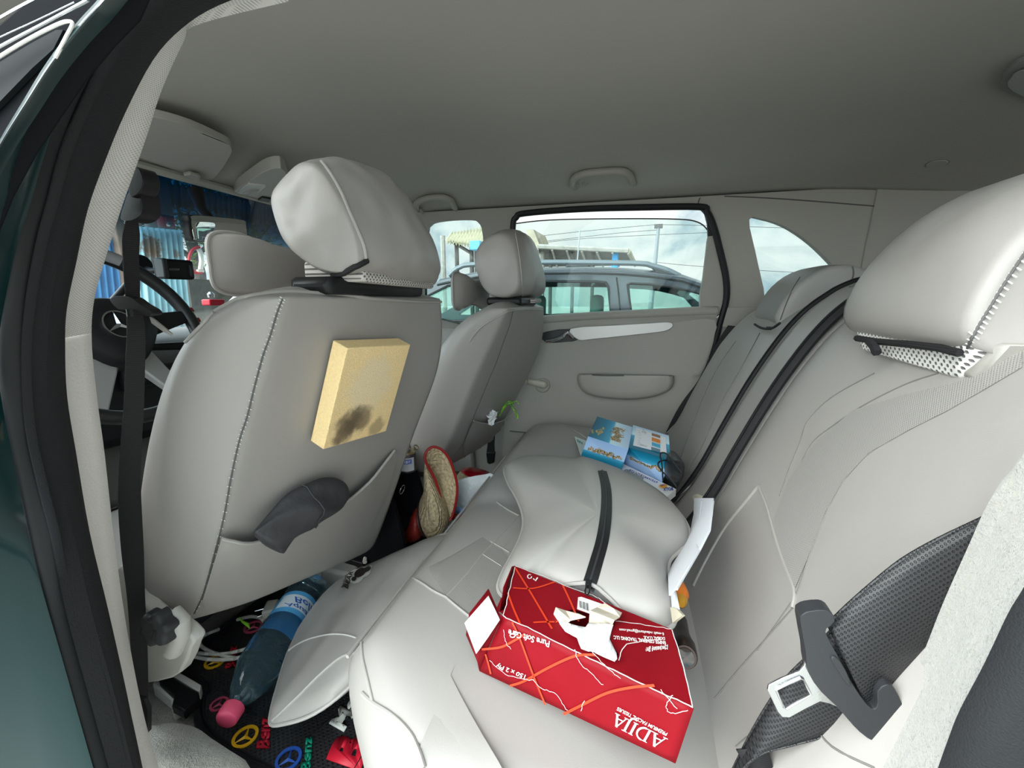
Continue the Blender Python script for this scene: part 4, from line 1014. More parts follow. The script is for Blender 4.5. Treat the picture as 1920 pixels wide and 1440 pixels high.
# open end: flaps
NE = (Bn0-Bn1).normalized()
mb = MB(); w_ = [Tn0, Bn0, PP(893, 1224, Bn0+NE*.022+V((0, 0, .02)), NE), PP(884, 1205, Bn0+NE*.03+V((0, 0, .03)), NE), P(876, 1178, Z=.70), P(917, 1104, Z=.71), P(936, 1150, Z=.712)]
mb.loft([[Tn0, P(920, 1205, Z=.675), Bn0], [P(936, 1150, Z=.713), P(905, 1195, Z=.68), P(895, 1240, Z=.645)], [P(916, 1104, Z=.715), P(880, 1150, Z=.69), P(874, 1190, Z=.66)]], False, False)
fl = mb.build('side_flap', red, tb, solid=.0008)
mb = MB(); mb.loft([[P(937, 1162, Z=.716), P(915, 1195, Z=.69), P(893, 1226, Z=.662)], [P(916, 1117, Z=.718), P(893, 1143, Z=.70), P(871, 1168, Z=.682)]], False, False)
fw_ = mb.build('white_inner_flap', mat('white_card', (.80, .80, .80), .7), tb, solid=.0008)
mb = MB(); mb.loft([[Tf0, P(958, 1110, Z=.69), P(952, 1140, Z=.67)], [P(960, 1062, Z=.722), P(944, 1101, Z=.71), P(938, 1146, Z=.69)]], False, False); mb.build('back_flap', red, tb, solid=.0008)
mb = MB(); mb.add([Tn0+V((0, 0, -.004)), Tf0+V((0, 0, -.004)), Bf0, Bn0], [(0, 1, 2, 3)]); 
# printing
def fline(mb, px, w, Q, n_): strip(mb, [Q(x, y) for x, y in cr(px, 5)], w, n_, .0022 if n_ is NF else .0008)
mb = MB()
for px in ([(905, 1216), (940, 1212), (965, 1200), (985, 1188)], [(962, 1165), (978, 1200), (1003, 1268), (1024, 1319)], [(958, 1284), (985, 1275), (1030, 1250), (1080, 1228), (1118, 1226)], [(1058, 1337), (1090, 1321), (1140, 1297), (1190, 1286), (1228, 1283)], [(912, 1225), (918, 1245), (922, 1262)]): fline(mb, px, .0026, FF, NF)
for px in ([(962, 1103), (1000, 1104), (1040, 1092)], [(1055, 1098), (1070, 1130), (1085, 1166)], [(952, 1112), (962, 1140), (975, 1170)], [(1000, 1168), (1020, 1167), (1042, 1167)], [(1040, 1168), (1062, 1160), (1082, 1152)], [(965, 1064), (995, 1112), (1035, 1180)]): fline(mb, px, .0024, TT, NT)
mb.build('orange_line_print', orange, tb)
mb = MB()
L_ = .0024
def ft(s, a, b, c, bold=.0, Q=FF, l=None, **k): text(mb, s, Q(*a), Q(*b), Q(*c), l or (L_ if Q is FF else .001), bold, **k)
ft('PREMIUM FACIAL TISSUES', (1253, 1371), (1160, 1323), (1250, 1377), .005)
ft('Pure Soft Care', (1033, 1200), (956, 1178), (1031, 1212), .012)
ft('150 x 2 Ply', (989, 1261), (935, 1240), (985, 1271), .012)
ft('Marketed By:', (1252, 1216), (1211, 1220), (1252, 1210), .01, TT)
for s_, y, x0, x1 in (('ENPEE GENERAL TRADING LLC', 1208, 1249, 1140), ('DUBAI, U.A.E.', 1201, 1246, 1206), ('E-mail: ndaultani@gmail.com', 1193, 1245, 1160)):
    pass
ft('Marketed By:', (1251, 1212), (1210, 1217), (1252, 1219), .01, TT)
ft('ENPEE GENERAL TRADING LLC', (1247, 1203), (1150, 1193), (1249, 1210), .02, TT)
ft('DUBAI, U.A.E.', (1246, 1195), (1206, 1193), (1247, 1201), .02, TT)
ft('E-mail: ndaultani@gmail.com', (1244, 1186), (1161, 1178), (1245, 1193), .01, TT)
# serif capitals
def serif(s, a, b, c):
    A_, B_, C_ = FF(*a), FF(*b), FF(*c); U_, V_ = B_-A_, C_-A_; G = {}
    def seg(x0, y0, x1, y1, w): strip(mb, [A_+U_*x0+V_*y0, A_+U_*x1+V_*y1], w, NF, L_)
    for ch, x0, x1 in s:
        w = x1-x0; ser = .0008
        if ch == 'A': seg(x0+.1*w, 0, x0+.52*w, 1, .0009); seg(x0+.5*w, 1, x0+.9*w, 0, .0022); seg(x0+.27*w, .33, x0+.75*w, .33, .0011); seg(x0-.05*w, .01, x0+.28*w, .01, ser); seg(x0+.68*w, .01, x0+1.08*w, .01, ser)
        if ch == 'I': seg(x0+.5*w, 0, x0+.5*w, 1, .0021); seg(x0, .01, x1, .01, ser); seg(x0, .99, x1, .99, ser)
        if ch == 'J': seg(x0+.6*w, .05, x0+.6*w, 1, .0021); seg(x0+.2*w, .99, x1, .99, ser); seg(x0+.6*w, .08, x0+.45*w, -.20, .0018); seg(x0+.45*w, -.20, x0-.15*w, -.26, .0014); seg(x0-.15*w, -.26, x0-.2*w, -.16, .0018)
        if ch == 'D':
            seg(x0+.2*w, 0, x0+.2*w, 1, .0020); seg(x0, .99, x0+.5*w, .99, ser); seg(x0, .01, x0+.5*w, .01, ser)
            pr_ = [(x0+w*(.45+.5*math.sin(u)), .5-.5*math.cos(u)) for u in [math.pi*k/8 for k in range(9)]]
            for p, q in zip(pr_, pr_[1:]): seg(*p, *q, .0017)
serif([('A', 0, .25), ('D', .27, .52), ('I', .55, .64), ('J', .64, .77), ('A', .76, 1)], (1246, 1398), (1154, 1345), (1251, 1365)) if 0 else serif([('A', 0, .25), ('D', .27, .52), ('I', .55, .64), ('J', .64, .77), ('A', .76, 1)], (1252, 1382), (1157, 1335), (1240, 1403))
# leaf mark and two small symbols
for cx, cy, r in ((963, 1190, 5), (969, 1186, 4)): strip(mb, [FF(cx+r*math.cos(u), cy+r*.7*math.sin(u)) for u in [k*.8 for k in range(9)]], .0012, NF, L_)
strip(mb, [TT(993+4*math.cos(u), 1082+4*math.sin(u)) for u in [k*.9 for k in range(7)]], .0014, NT, .001); strip(mb, [TT(1000, 1086), TT(1004, 1090), TT(1008, 1084)], .002, NT, .001)
bl_ = [TT(x, y) for x, y in [(1084, 1121), (1090, 1120), (1136, 1136), (1132, 1140), (1108, 1150), (1106, 1152), (1082, 1143)]]
mb.add([p+NT*.0008 for p in bl_], [tuple(range(7))])
mb.build('white_lettering', whitep, tb)
mb = MB()
for i in range(9):
    x = 1086+i*2.1; mb2 = 0
    strip(mb, [TT(x, 1128+i*.65), TT(x+1.0, 1141+i*.85)], (.0005, .0009, .0004)[i % 3], NT, .0016)
mb.build('bar_code', plas_b, tb)
# worn creases
random.seed(3); mb = MB()
def crease(px, Q, n_, w=.0006):
    pts = []
    for x, y in cr(px, 6): pts.append(Q(x+random.uniform(-1.2, 1.2), y+random.uniform(-1.2, 1.2)))
    strip(mb, pts, w, n_, .0026 if n_ is NF else .0012)
for px in ([(1080, 1215), (1088, 1240), (1110, 1260), (1132, 1282)], [(1000, 1272), (1018, 1288), (1045, 1300), (1065, 1330)], [(946, 1180), (950, 1200), (960, 1215)], [(920, 1236), (950, 1262), (990, 1272), (1003, 1272)], [(1110, 1218), (1140, 1250), (1165, 1270)], [(1262, 1300), (1250, 1322), (1262, 1334), (1290, 1330)], [(1090, 1330), (1098, 1310)], [(1240, 1290), (1270, 1325)]): crease(px, FF, NF)
for px in ([(943, 1157), (1000, 1184), (1085, 1226), (1150, 1258), (1225, 1294), (1300, 1328)],): crease(px, TT, NT, .0016)
for px in ([(966, 1062), (1030, 1087), (1110, 1118), (1135, 1132)], [(1155, 1166), (1200, 1172), (1258, 1181)], [(1260, 1182), (1278, 1240), (1299, 1326)], [(1160, 1240), (1175, 1210), (1240, 1200)], [(966, 1064), (955, 1110), (944, 1155)]): crease(px, TT, NT, .001)
mb.build('worn_creases', crackm, tb)
mb = MB()
for flp in ([(1038, 1152), (1042, 1140), (1060, 1146), (1085, 1152), (1098, 1158), (1070, 1164), (1055, 1178)], [(1104, 1168), (1106, 1146), (1120, 1140), (1134, 1132), (1150, 1142), (1166, 1150), (1162, 1158), (1152, 1164), (1146, 1176)]):
    P_ = [P(x, y, Z=zt2+.010+.004*math.sin(i*2.1)) for i, (x, y) in enumerate(flp)]; P_[0] = TT(*flp[0]); P_[-1] = TT(*flp[-1]); mb.prism(P_, (0, 0, .0012))
mb.build('torn_card_edge', kraft, tb, smooth=False)
ts = thing('tissue_sheet', 'white tissue spilling out of the torn opening of the red box', 'tissue', TT(1100, 1200))
tp = [(1046, 1160), (1070, 1170), (1098, 1176), (1104, 1168), (1140, 1170), (1150, 1172), (1143, 1198), (1156, 1225), (1152, 1240), (1120, 1226), (1090, 1216), (1082, 1196), (1060, 1184)]
mb = MB(); pts = [V((a[0], a[1])) for a in cr(tp, 2, True)]; n0 = len(pts)
for yy in range(1160, 1242, 5):
    for xx in range(1044, 1160, 5):
        if inpoly(xx, yy, [tuple(p) for p in pts[:n0]]) and edge_d(xx, yy, [tuple(p) for p in pts[:n0]]) > 2: pts.append(V((xx, yy)))
r_ = delaunay_2d_cdt(pts, [(i, (i+1) % n0) for i in range(n0)], [list(range(n0))], 1, 1e-4)
mb.add([P(p.x, p.y, Z=zt2+.003+.010*abs(mnoise.noise(V((p.x*.06, p.y*.06, 2))))+.006*mnoise.noise(V((p.x*.02, p.y*.02, 8)))) for p in r_[0]], [tuple(f) for f in r_[2]])
mb.build('sheet', white_t, ts, solid=.0006, ang=30)
# ================================================================== leaflets and boxes at the far end of the seat
def photo_mat(name, o, u, v, sky, sea, land, horizon=.45, landtop=.6, lx0=.1, lx1=.9):
    """printed holiday picture: sky above, an island strip, turquoise sea below (u, v run along the card)"""
    m = bpy.data.materials.new(name); m.use_nodes = True; t = m.node_tree; b = t.nodes['Principled BSDF']; b.inputs['Roughness'].default_value = .3
    c = N(t, 'ShaderNodeTexCoord'); s = N(t, 'ShaderNodeVectorMath', operation='SUBTRACT'); s.inputs[1].default_value = o; t.links.new(c.outputs['Object'], s.inputs[0])
    def ax(w):
        w, o_ = V(w[0]), V(w[1]); nn = w.cross(o_); du = o_.cross(nn); du = du/du.dot(w); d = N(t, 'ShaderNodeVectorMath', operation='DOT_PRODUCT'); d.inputs[1].default_value = du; t.links.new(s.outputs[0], d.inputs[0]); return d.outputs['Value']
    U_, V_ = ax((u, v)), ax((v, u))
    n = N(t, 'ShaderNodeTexNoise'); n.inputs['Scale'].default_value = 90; n.inputs['Detail'].default_value = 5; t.links.new(c.outputs['Object'], n.inputs['Vector'])
    r = N(t, 'ShaderNodeValToRGB'); t.links.new(V_, r.inputs[0]); e = r.color_ramp.elements; e[0].position = 0; e[0].color = (*[x*.5 for x in sea], 1); e[1].position = 1; e[1].color = (*sky, 1)
    for p_, c_ in ((horizon*.6, sea), (horizon-.02, tuple(min(1, x*1.5+.05) for x in sea)), (horizon+.02, tuple(min(1, x*1.35+.1) for x in sky))):
        x = e.new(p_); x.color = (*c_, 1)
    # land profile
    a = N(t, 'ShaderNodeMath', operation='MULTIPLY_ADD'); a.inputs[1].default_value = .5; t.links.new(n.outputs['Fac'], a.inputs[0]); a.inputs[2].default_value = -.25
    d1 = N(t, 'ShaderNodeMath', operation='SUBTRACT'); t.links.new(V_, d1.inputs[0]); d1.inputs[1].default_value = (horizon+landtop)/2
    d2 = N(t, 'ShaderNodeMath', operation='ADD'); t.links.new(d1.outputs[0], d2.inputs[0]); t.links.new(a.outputs[0], d2.inputs[1])
    d3 = N(t, 'ShaderNodeMath', operation='ABSOLUTE'); t.links.new(d2.outputs[0], d3.inputs[0])
    k = N(t, 'ShaderNodeMath', operation='LESS_THAN'); t.links.new(d3.outputs[0], k.inputs[0]); k.inputs[1].default_value = (landtop-horizon)/2
    e1 = N(t, 'ShaderNodeMath', operation='GREATER_THAN'); t.links.new(U_, e1.inputs[0]); e1.inputs[1].default_value = lx0
    e2 = N(t, 'ShaderNodeMath', operation='LESS_THAN'); t.links.new(U_, e2.inputs[0]); e2.inputs[1].default_value = lx1
    m1 = N(t, 'ShaderNodeMath', operation='MULTIPLY'); t.links.new(k.outputs[0], m1.inputs[0]); t.links.new(e1.outputs[0], m1.inputs[1])
    m2 = N(t, 'ShaderNodeMath', operation='MULTIPLY'); t.links.new(m1.outputs[0], m2.inputs[0]); t.links.new(e2.outputs[0], m2.inputs[1])
    lr = N(t, 'ShaderNodeValToRGB'); q = lr.color_ramp.elements; q[0].position = .35; q[0].color = (.05, .07, .02, 1); q[1].position = .6; q[1].color = (*land, 1); x = q.new(.48); x.color = (.22, .2, .04, 1)
    n2 = N(t, 'ShaderNodeTexNoise'); n2.inputs['Scale'].default_value = 260; t.links.new(c.outputs['Object'], n2.inputs['Vector']); t.links.new(n2.outputs['Fac'], lr.inputs[0])
    mx = N(t, 'ShaderNodeMix', data_type='RGBA'); t.links.new(m2.outputs[0], mx.inputs['Factor']); t.links.new(r.outputs[0], mx.inputs['A']); t.links.new(lr.outputs[0], mx.inputs['B'])
    t.links.new(mx.outputs['Result'], b.inputs['Base Color']); return m
sea_c, sky_c = (.01, .25, .42), (.30, .46, .75)
blue_card = mat('blue_card', (.03, .16, .33), .4); gold = mat('gold_print', (.75, .50, .12), .4); navy = mat('navy_print', (.01, .04, .30), .45); gtext = mat('grey_print', (.28, .28, .28), .6)
def pic_box(name, lab, top4, low2, zt, zl, flip):
    """top4: far-left, far-right, near-right, near-left of the upper face; low2: lower right, lower left of the front face"""
    b = thing(name, lab, 'box', P(*low2[1], Z=zl), 'holiday picture boxes')
    A, B, C_, D_ = [P(x, y, Z=zt) for x, y in top4]; C_.z -= .012; D_.z -= .012
    C_, D_ = P(*top4[2], Z=zt-.012), P(*top4[3], Z=zt-.012)
    E_, F_ = P(*low2[0], Z=zl), P(*low2[1], Z=zl)
    up_ = (A-D_)
    mt = photo_mat(name+'_top', D_, (A-D_) if not flip else (C_-D_), (C_-D_) if not flip else (A-D_), (.45, .62, .85), sea_c, (.75, .45, .35), .55, .78, .15, .75)
    ml = photo_mat(name+'_front', F_ if not flip else C_, (E_-F_) if not flip else (D_-C_), (D_-F_) if not flip else (E_-C_), sky_c, sea_c, (.75, .45, .38), .42, .60, .1, .95)
    mb = MB(); mb.add([A, B, C_, D_], [(0, 1, 2, 3)]); mb.build('top_panel', mt, b, smooth=False, solid=.0008)
    mb = MB(); mb.add([D_, C_, E_, F_], [(0, 1, 2, 3)]); mb.build('front_panel', ml, b, smooth=False, solid=.0008)
    G_, H_ = A+(E_-C_)+V((0, 0, -.01)), B+(E_-C_)+V((0, 0, -.01))
    mb = MB(); mb.add([A, B, C_, D_, E_, F_, G_, H_], [(1, 2, 4, 7), (0, 3, 5, 6), (0, 1, 7, 6), (4, 5, 6, 7)]); mb.build('side_panels', blue_card, b, smooth=False, solid=.0008)
    n_ = (B-A).cross(D_-A).normalized(); n_ = n_ if n_.dot(CAM-A) > 0 else -n_
    return b, (lambda x, y, A=A, n_=n_: PP(x, y, A, n_)), n_
b1, q1, n1 = pic_box('picture_box', 'blue holiday picture box with gold script beside the far end of the cushion', [(1120, 781), (1186, 801), (1178, 843), (1103, 818)], [(1164, 884), (1088, 859)], .735, .655, False)
mb = MB(); text(mb, 'Ziva', q1(1116, 808), q1(1121, 817), q1(1131, 800), .001, .02, .3); text(mb, 'resort', q1(1108, 806), q1(1109, 813), q1(1113, 806), .001, .02); mb.build('gold_script', gold, b1)
b2, q2, n2 = pic_box('picture_box', 'blue holiday picture box with a white text panel and a black cable on it', [(1187, 797), (1254, 817), (1257, 863), (1179, 839)], [(1241, 905), (1170, 870)], .735, .655, True)
mb = MB(); pl_ = [q2(x, y)+n2*.0012 for x, y in [(1193, 802), (1248, 821), (1250, 851), (1222, 845), (1187, 836)]]; mb.add(pl_, [tuple(range(5))]); wl = mb.build('white_panel', white_p, b2, smooth=False)
for cx0, cy0, cx1, cy1, cc_ in ((1222, 813, 1238, 820, (.30, .14, .08)), (1222, 821, 1238, 830, (.75, .22, .02)), (1222, 830, 1238, 839, (.05, .40, .62)), (1221, 839, 1238, 847, (.12, .22, .28))):
    mb = MB(); mb.add([q2(x, y)+n2*.0022 for x, y in [(cx0, cy0), (cx1, cy0+5), (cx1, cy1+3), (cx0, cy1-2)]], [(0, 1, 2, 3)]); mb.build('small_picture', mat('pic_%d' % cy0, cc_, .4, var=(400, .5)), wl, smooth=False)
mb = MB()
for i, (x, y) in enumerate([(1196, 808), (1197, 812), (1197, 816), (1197, 822), (1196, 826), (1196, 830)]): strip(mb, [q2(x, y), q2(x+5, y+1.5)], .0012, n2, .002)
text(mb, 'Ziva', q2(1203, 811), q2(1211, 815), q2(1205, 806), .002); text(mb, '1 2640 01', q2(1196, 835), q2(1212, 840), q2(1197, 832), .002); mb.build('printed_text', gtext, wl)
wb = thing('white_carton', 'flat white carton with blue band and printed lines in front of the holiday boxes', 'box', P(1200, 900, Z=.645))
zt_w = .658
wt = [(1129, 879), (1168, 869), (1268, 917), (1246, 935)]
mb = MB(); W4 = [P(x, y, Z=zt_w) for x, y in wt]; mb.prism(W4, (0, 0, -.018)); mb.build('carton', mat('white_carton_card', (.78, .78, .78), .5), wb, bevel=.0008)
def wq(x, y): return P(x, y, Z=zt_w)
NZ = V((0, 0, 1))
mb = MB(); strip(mb, [wq(1180, 881), wq(1232, 905)], .010, NZ, .0006); mb.build('blue_band', navy, wb)
mb = MB(); text(mb, 'PHOTO CARD', wq(1229, 906), wq(1182, 883), wq(1231, 903), .001, .02); mb.build('band_lettering', whitep, wb)
mb = MB(); text(mb, '88888', wq(1204, 903), wq(1165, 888), wq(1211, 893), .0007, .06)
strip(mb, [wq(1145, 882), wq(1158, 888)], .001, NZ, .0007); strip(mb, [wq(1150, 881), wq(1166, 886)], .001, NZ, .0007); strip(mb, [wq(1160, 893), wq(1196, 906)], .0012, NZ, .0007)
text(mb, 'oo', wq(1234, 925), wq(1240, 927), wq(1236, 922), .0007, .04); mb.build('grey_print', gtext, wb)
mb = MB(); text(mb, 'BOTX', wq(1263, 920), wq(1244, 921), wq(1261, 914), .0007, .04); mb.build('navy_lettering', navy, wb)
mb = MB(); dd_ = [wq(1243+8*math.cos(u), 912+4*math.sin(u))+NZ*.0007 for u in [k*math.pi/8 for k in range(16)]]; mb.add(dd_, [tuple(range(16))]); mb.build('orange_seal', mat('orange_seal', (.85, .38, .03), .4), wb)
mb = MB(); text(mb, '123', wq(1247, 911), wq(1239, 913), wq(1246, 908), .0013, .04); mb.build('seal_number', navy, wb)
lf = thing('paper_leaflet', 'white paper leaflet lying flat under the blue picture boxes', 'leaflet', P(1100, 850, Z=.64))
mb = MB(); mb.prism([P(x, y, Z=.648) for x, y in [(1077, 818), (1098, 826), (1150, 850), (1150, 888), (1122, 884), (1090, 858)]], (0, 0, -.0012)); mb.build('leaflet_sheet', mat('pale_green_paper', (.68, .78, .76), .6), lf, smooth=False)
mb = MB(); text(mb, 'EAA', P(1081, 823, Z=.649), P(1092, 829, Z=.649), P(1083, 829, Z=.649), .0006, .03); mb.build('leaflet_print', mat('green_print', (.05, .35, .30), .5), lf)
# black pouch and cable behind
pc = thing('black_pouch', 'shiny black bag slumped against the far backrest behind the picture boxes', 'bag', P(1262, 880, Z=.64))
pm = mat('black_vinyl', (.02, .022, .024), .3, bump=[(25, .5, .006)])
bp_ = [(1244, 850), (1262, 845), (1275, 860), (1276, 880), (1270, 905), (1258, 915), (1246, 905), (1238, 880)]
puff([P(x, y, Y=-.13) for x, y in cr(bp_, 3, True)], V((-.3, 1, .3)), .035, 'bag_body', pm, pc, wr=.008, seed=3)
cb = thing('black_cable', 'thin black cable looped over the right picture box', 'cable', P(1245, 900, Z=.70))
mb = MB()
for px, z0 in (([(1279, 888), (1262, 866), (1250, 851), (1240, 849), (1238, 856), (1241, 870), (1243, 900)], .745), ([(1268, 912), (1255, 897), (1241, 883), (1234, 872), (1236, 866), (1246, 863), (1258, 866), (1275, 880)], .74)):
    mb.tube([P(x, y, Z=z0-.0007*i) for i, (x, y) in enumerate(cr(px, 4))], .0018, 6)
mb.build('cable_wire', plas_b, cb)

# ================================================================== crack between cushion and backrest
en = thing('folded_paper', 'white folded paper tucked between the zipped cushion and the backrest', 'paper', P(1300, 1040, Y=-.12))
c1 = [(1303, 934), (1339, 934), (1337, 965), (1330, 1000), (1312, 1030), (1290, 1062), (1268, 1105), (1257, 1117), (1255, 1090), (1252, 1045), (1280, 1020), (1297, 990), (1302, 965)]
Yp = lambda y: -.165+.10*min(1, max(0, (y-934)/180))
mb = MB(); mb.prism([P(x, y, Y=Yp(y)) for x, y in c1], (0, .002, 0)); mb.build('paper_sheet', white_p, en, bevel=.0005)
mb = MB(); mb.prism([P(x, y, Y=Yp(y)+.004) for x, y in [(1252, 1046), (1306, 1000), (1308, 1024), (1312, 1032), (1268, 1104), (1257, 1117)]], (0, .0015, 0)); mb.build('paper_fold', white_p, en)
mb = MB(); mb.tube([P(x, y, Y=Yp(y)+.003) for x, y in [(1315, 940), (1312, 975), (1310, 1000), (1308, 1022)]], .0012, 5); mb.tube([P(x, y, Y=Yp(y)+.002) for x, y in [(1337, 940), (1330, 995), (1312, 1030), (1268, 1104)]], .0022, 5); mb.build('paper_crease', white_p, en)
tpm = mat('cream_masking_tape', (.62, .58, .44), .8, bump=[(90, .6, .003)])
mb = MB(); mb.prism([P(x, y, Y=-.17) for x, y in [(1302, 929), (1310, 926), (1318, 930), (1316, 936), (1303, 940), (1300, 955), (1296, 948)]], (0, .003, 0)); mb.build('tape_corner', tpm, en)
e2 = thing('paper_slip', 'narrow white slip with cream tape end below the folded paper', 'paper', P(1270, 1130, Y=-.08))
mb = MB(); mb.prism([P(x, y, Y=-.075) for x, y in [(1258, 1104), (1266, 1100), (1275, 1143), (1258, 1140)]], (0, .002, 0)); mb.build('slip', white_p, e2)
mb = MB(); mb.prism([P(x, y, Y=-.072) for x, y in [(1261, 1139), (1274, 1143), (1285, 1154), (1266, 1169)]], (0, .003, 0)); mb.build('tape_end', tpm, e2)
oc = thing('orange_bottle_cap', 'translucent orange cap stuck in the crack beside the cushion', 'cap', P(1275, 1115, Y=-.09))
om = mat('orange_translucent_plastic', (.85, .22, .02), .25, coat=.5); ym = mat('amber_plastic', (.55, .26, .02), .3, coat=.4)
mb = MB(); c_ = P(1273, 1112, Y=-.095); ax_ = (P(1278, 1135, Y=-.095)-c_).normalized(); mb.revolve([(-.018, .006), (-.014, .013), (.006, .014), (.008, .013), (.022, .009), (.026, .003)], c_, ax_, 20); mb.build('cap_shell', om, oc)
mb = MB(); mb.revolve([(.006, .0115), (.026, .009), (.032, .004)], c_, ax_, 16); mb.build('amber_tip', ym, oc)
fl_ = thing('torch', 'small black torch standing in the crack by the corner of the red box', 'torch', P(1283, 1230, Y=-.10))
brz = mat('dark_bronze_metal', (.035, .022, .018), .3, .5)
mb = MB(); a_, b_ = P(1277, 1165, Y=-.108), P(1285, 1232, Y=-.092); ax_ = (b_-a_).normalized(); Lh = (b_-a_).length
mb.revolve([(-.01, .006), (0, .0095), (Lh*.45, .0095), (Lh*.5, .0105), (Lh*.72, .0135), (Lh*.76, .0150), (Lh*.98, .0150), (Lh, .0135)], a_, ax_, 24); mb.build('torch_body', brz, fl_)
mb = MB(); mb.revolve([(Lh*.985, .0118), (Lh*1.01, .011), (Lh*1.005, .002)], a_, ax_, 20); mb.build('torch_lens', glass('torch_glass', (.5, .4, .3)), fl_)
ge = thing('grey_cord', 'thin grey cord loop in the crack behind the folded paper', 'cord', P(1285, 1080, Y=-.13))
mb = MB(); mb.tube([P(x, y, Y=-.14) for x, y in cr([(1284, 1070), (1287, 1082), (1280, 1094), (1272, 1098)], 5)], .0016, 6); mb.build('cord_loop', pipe_m, ge)

# ================================================================== rear belt with its tongue
rbelt = thing('rear_seatbelt', 'wide black woven rear seatbelt hanging in front of the near backrest', 'seatbelt', P(1600, 1200, X=-.62))
BL = cr([(1960, 905), (1898, 942), (1840, 972), (1760, 1010), (1690, 1050), (1630, 1098), (1585, 1138), (1550, 1172)], 4)
BR = cr([(1905, 960), (1858, 1050), (1815, 1125), (1775, 1190), (1742, 1238), (1700, 1268), (1660, 1300), (1628, 1332)], 4)
L3 = [P(x, y, X=-.604-.010*i/len(BL)) for i, (x, y) in enumerate(BL)]; R3 = [P(x, y, X=-.600-.018*i/len(BR)) for i, (x, y) in enumerate(BR)]
rib = MB(); rg = []
for a_, b_ in zip(L3, R3):
    n_ = V((-1, .1, .1)).normalized(); rg.append([a_.lerp(b_, k)+n_*(.010*math.sin(math.pi*k)) for k in [j/8 for j in range(9)]])
rib.loft(rg, False, False); rib.build('shoulder_webbing', webb, rbelt, solid=.0014, ang=80)
mb = MB(); mb.tube([r[0] for r in rg], .0013, 6); mb.tube([r[-1] for r in rg], .0013, 6); mb.build('webbing_edge', webb, rbelt)
LL = cr([(1560, 1180), (1520, 1225), (1475, 1270), (1440, 1320), (1405, 1380), (1370, 1450), (1340, 1500)], 4)
LR = cr([(1640, 1320), (1600, 1362), (1540, 1382), (1480, 1398), (1430, 1412), (1395, 1440), (1350, 1505)], 4)
rg = [[P(x, y, X=-.585).lerp(P(u, v, X=-.60), k)+V((-.006*math.sin(math.pi*k), 0, 0)) for k in [j/6 for j in range(7)]] for (x, y), (u, v) in zip(LL, LR)]
mb = MB(); mb.loft(rg, False, False); mb.build('lap_webbing', webb, rbelt, solid=.0014, ang=80)
mb = MB(); mb.tube([r[0] for r in rg], .0013, 6); mb.tube([r[-1] for r in rg], .0013, 6); mb.build('webbing_edge', webb, rbelt)
rg = [[P(x, y, X=-.590), P(u, v, X=-.60)] for (x, y), (u, v) in zip(cr([(1742, 1150), (1720, 1235), (1680, 1285), (1600, 1390)], 3), cr([(1750, 1220), (1738, 1262), (1720, 1330), (1690, 1400)], 3))]
mb = MB(); mb.loft([[P(x, y, X=-.59), P(u, v, X=-.59)] for (x, y), (u, v) in (((1380, 1405), (1440, 1402)), ((1400, 1440), (1450, 1440)), ((1420, 1500), (1470, 1500)))], False, False); mb.build('inner_webbing', webb2, rbelt, solid=.0014)
TG = [(1501, 1165), (1505, 1152), (1520, 1146), (1545, 1144), (1560, 1150), (1566, 1164), (1556, 1176), (1548, 1186), (1572, 1232), (1598, 1282), (1626, 1322), (1640, 1330), (1646, 1318), (1646, 1296), (1662, 1284), (1678, 1292), (1694, 1325), (1707, 1358), (1704, 1376), (1686, 1388), (1652, 1394), (1626, 1384), (1600, 1361), (1570, 1326), (1540, 1298), (1516, 1262), (1511, 1222)]
Xt = -.628
mb = MB(); mb.prism([P(x, y, X=Xt) for x, y in cr(TG, 2, True)], (.014, 0, 0)); tg = mb.build('tongue_grip', plas_g, rbelt, bevel=.0035, bseg=3, ang=50)
ms = mat('scratched_steel', (.72, .73, .74), .2, 1, bump=[(120, .3, .001)])
MO = [(1441, 1285), (1470, 1271), (1500, 1259), (1508, 1248), (1512, 1232), (1540, 1280), (1575, 1328), (1556, 1320), (1538, 1316), (1510, 1330), (1482, 1346), (1466, 1345), (1458, 1335), (1444, 1305), (1439, 1294)]
MI = [(1455, 1293), (1478, 1281), (1501, 1271), (1506, 1274), (1521, 1302), (1496, 1316), (1474, 1329), (1469, 1325)]
mb = MB(); mb.prism([P(x, y, X=Xt+.005) for x, y in MO], (.0025, 0, 0), [[P(x, y, X=Xt+.005) for x, y in MI]]); mb.build('steel_tongue', ms, rbelt, bevel=.0008)
mb = MB(); mb.tube([P(x, y, X=Xt+.004) for x, y in MI], .0012, 6, closed=True); mb.build('steel_rim', ms, rbelt)
mb = MB(); mb.prism([P(x, y, X=Xt-.002) for x, y in cr([(1558, 1236), (1566, 1232), (1578, 1244), (1590, 1266), (1596, 1284), (1590, 1286), (1574, 1262)], 2, True)], (.006, 0, 0)); mb.build('belt_stop', plas_g, rbelt, bevel=.001)
# far lap belt beside the far door
fbelt = thing('rear_seatbelt', 'thin black rear seatbelt running down beside the far door and quarter window', 'seatbelt', P(1260, 810, X=.64))
mb = ribbon([P(x, y, X=.655) for x, y in cr([(1365, 610), (1340, 650), (1310, 712), (1285, 745), (1266, 775), (1248, 812)], 3)], [P(x, y, X=.645) for x, y in cr([(1385, 612), (1352, 660), (1322, 712), (1300, 752), (1285, 790), (1272, 830)], 3)]); mb.build('webbing', webb2, fbelt)
mb = MB(); mb.tube([P(x, y, X=.65) for x, y in [(1298, 705), (1310, 702), (1318, 694)]], .003, 6); mb.build('belt_clip', trimm, fbelt)

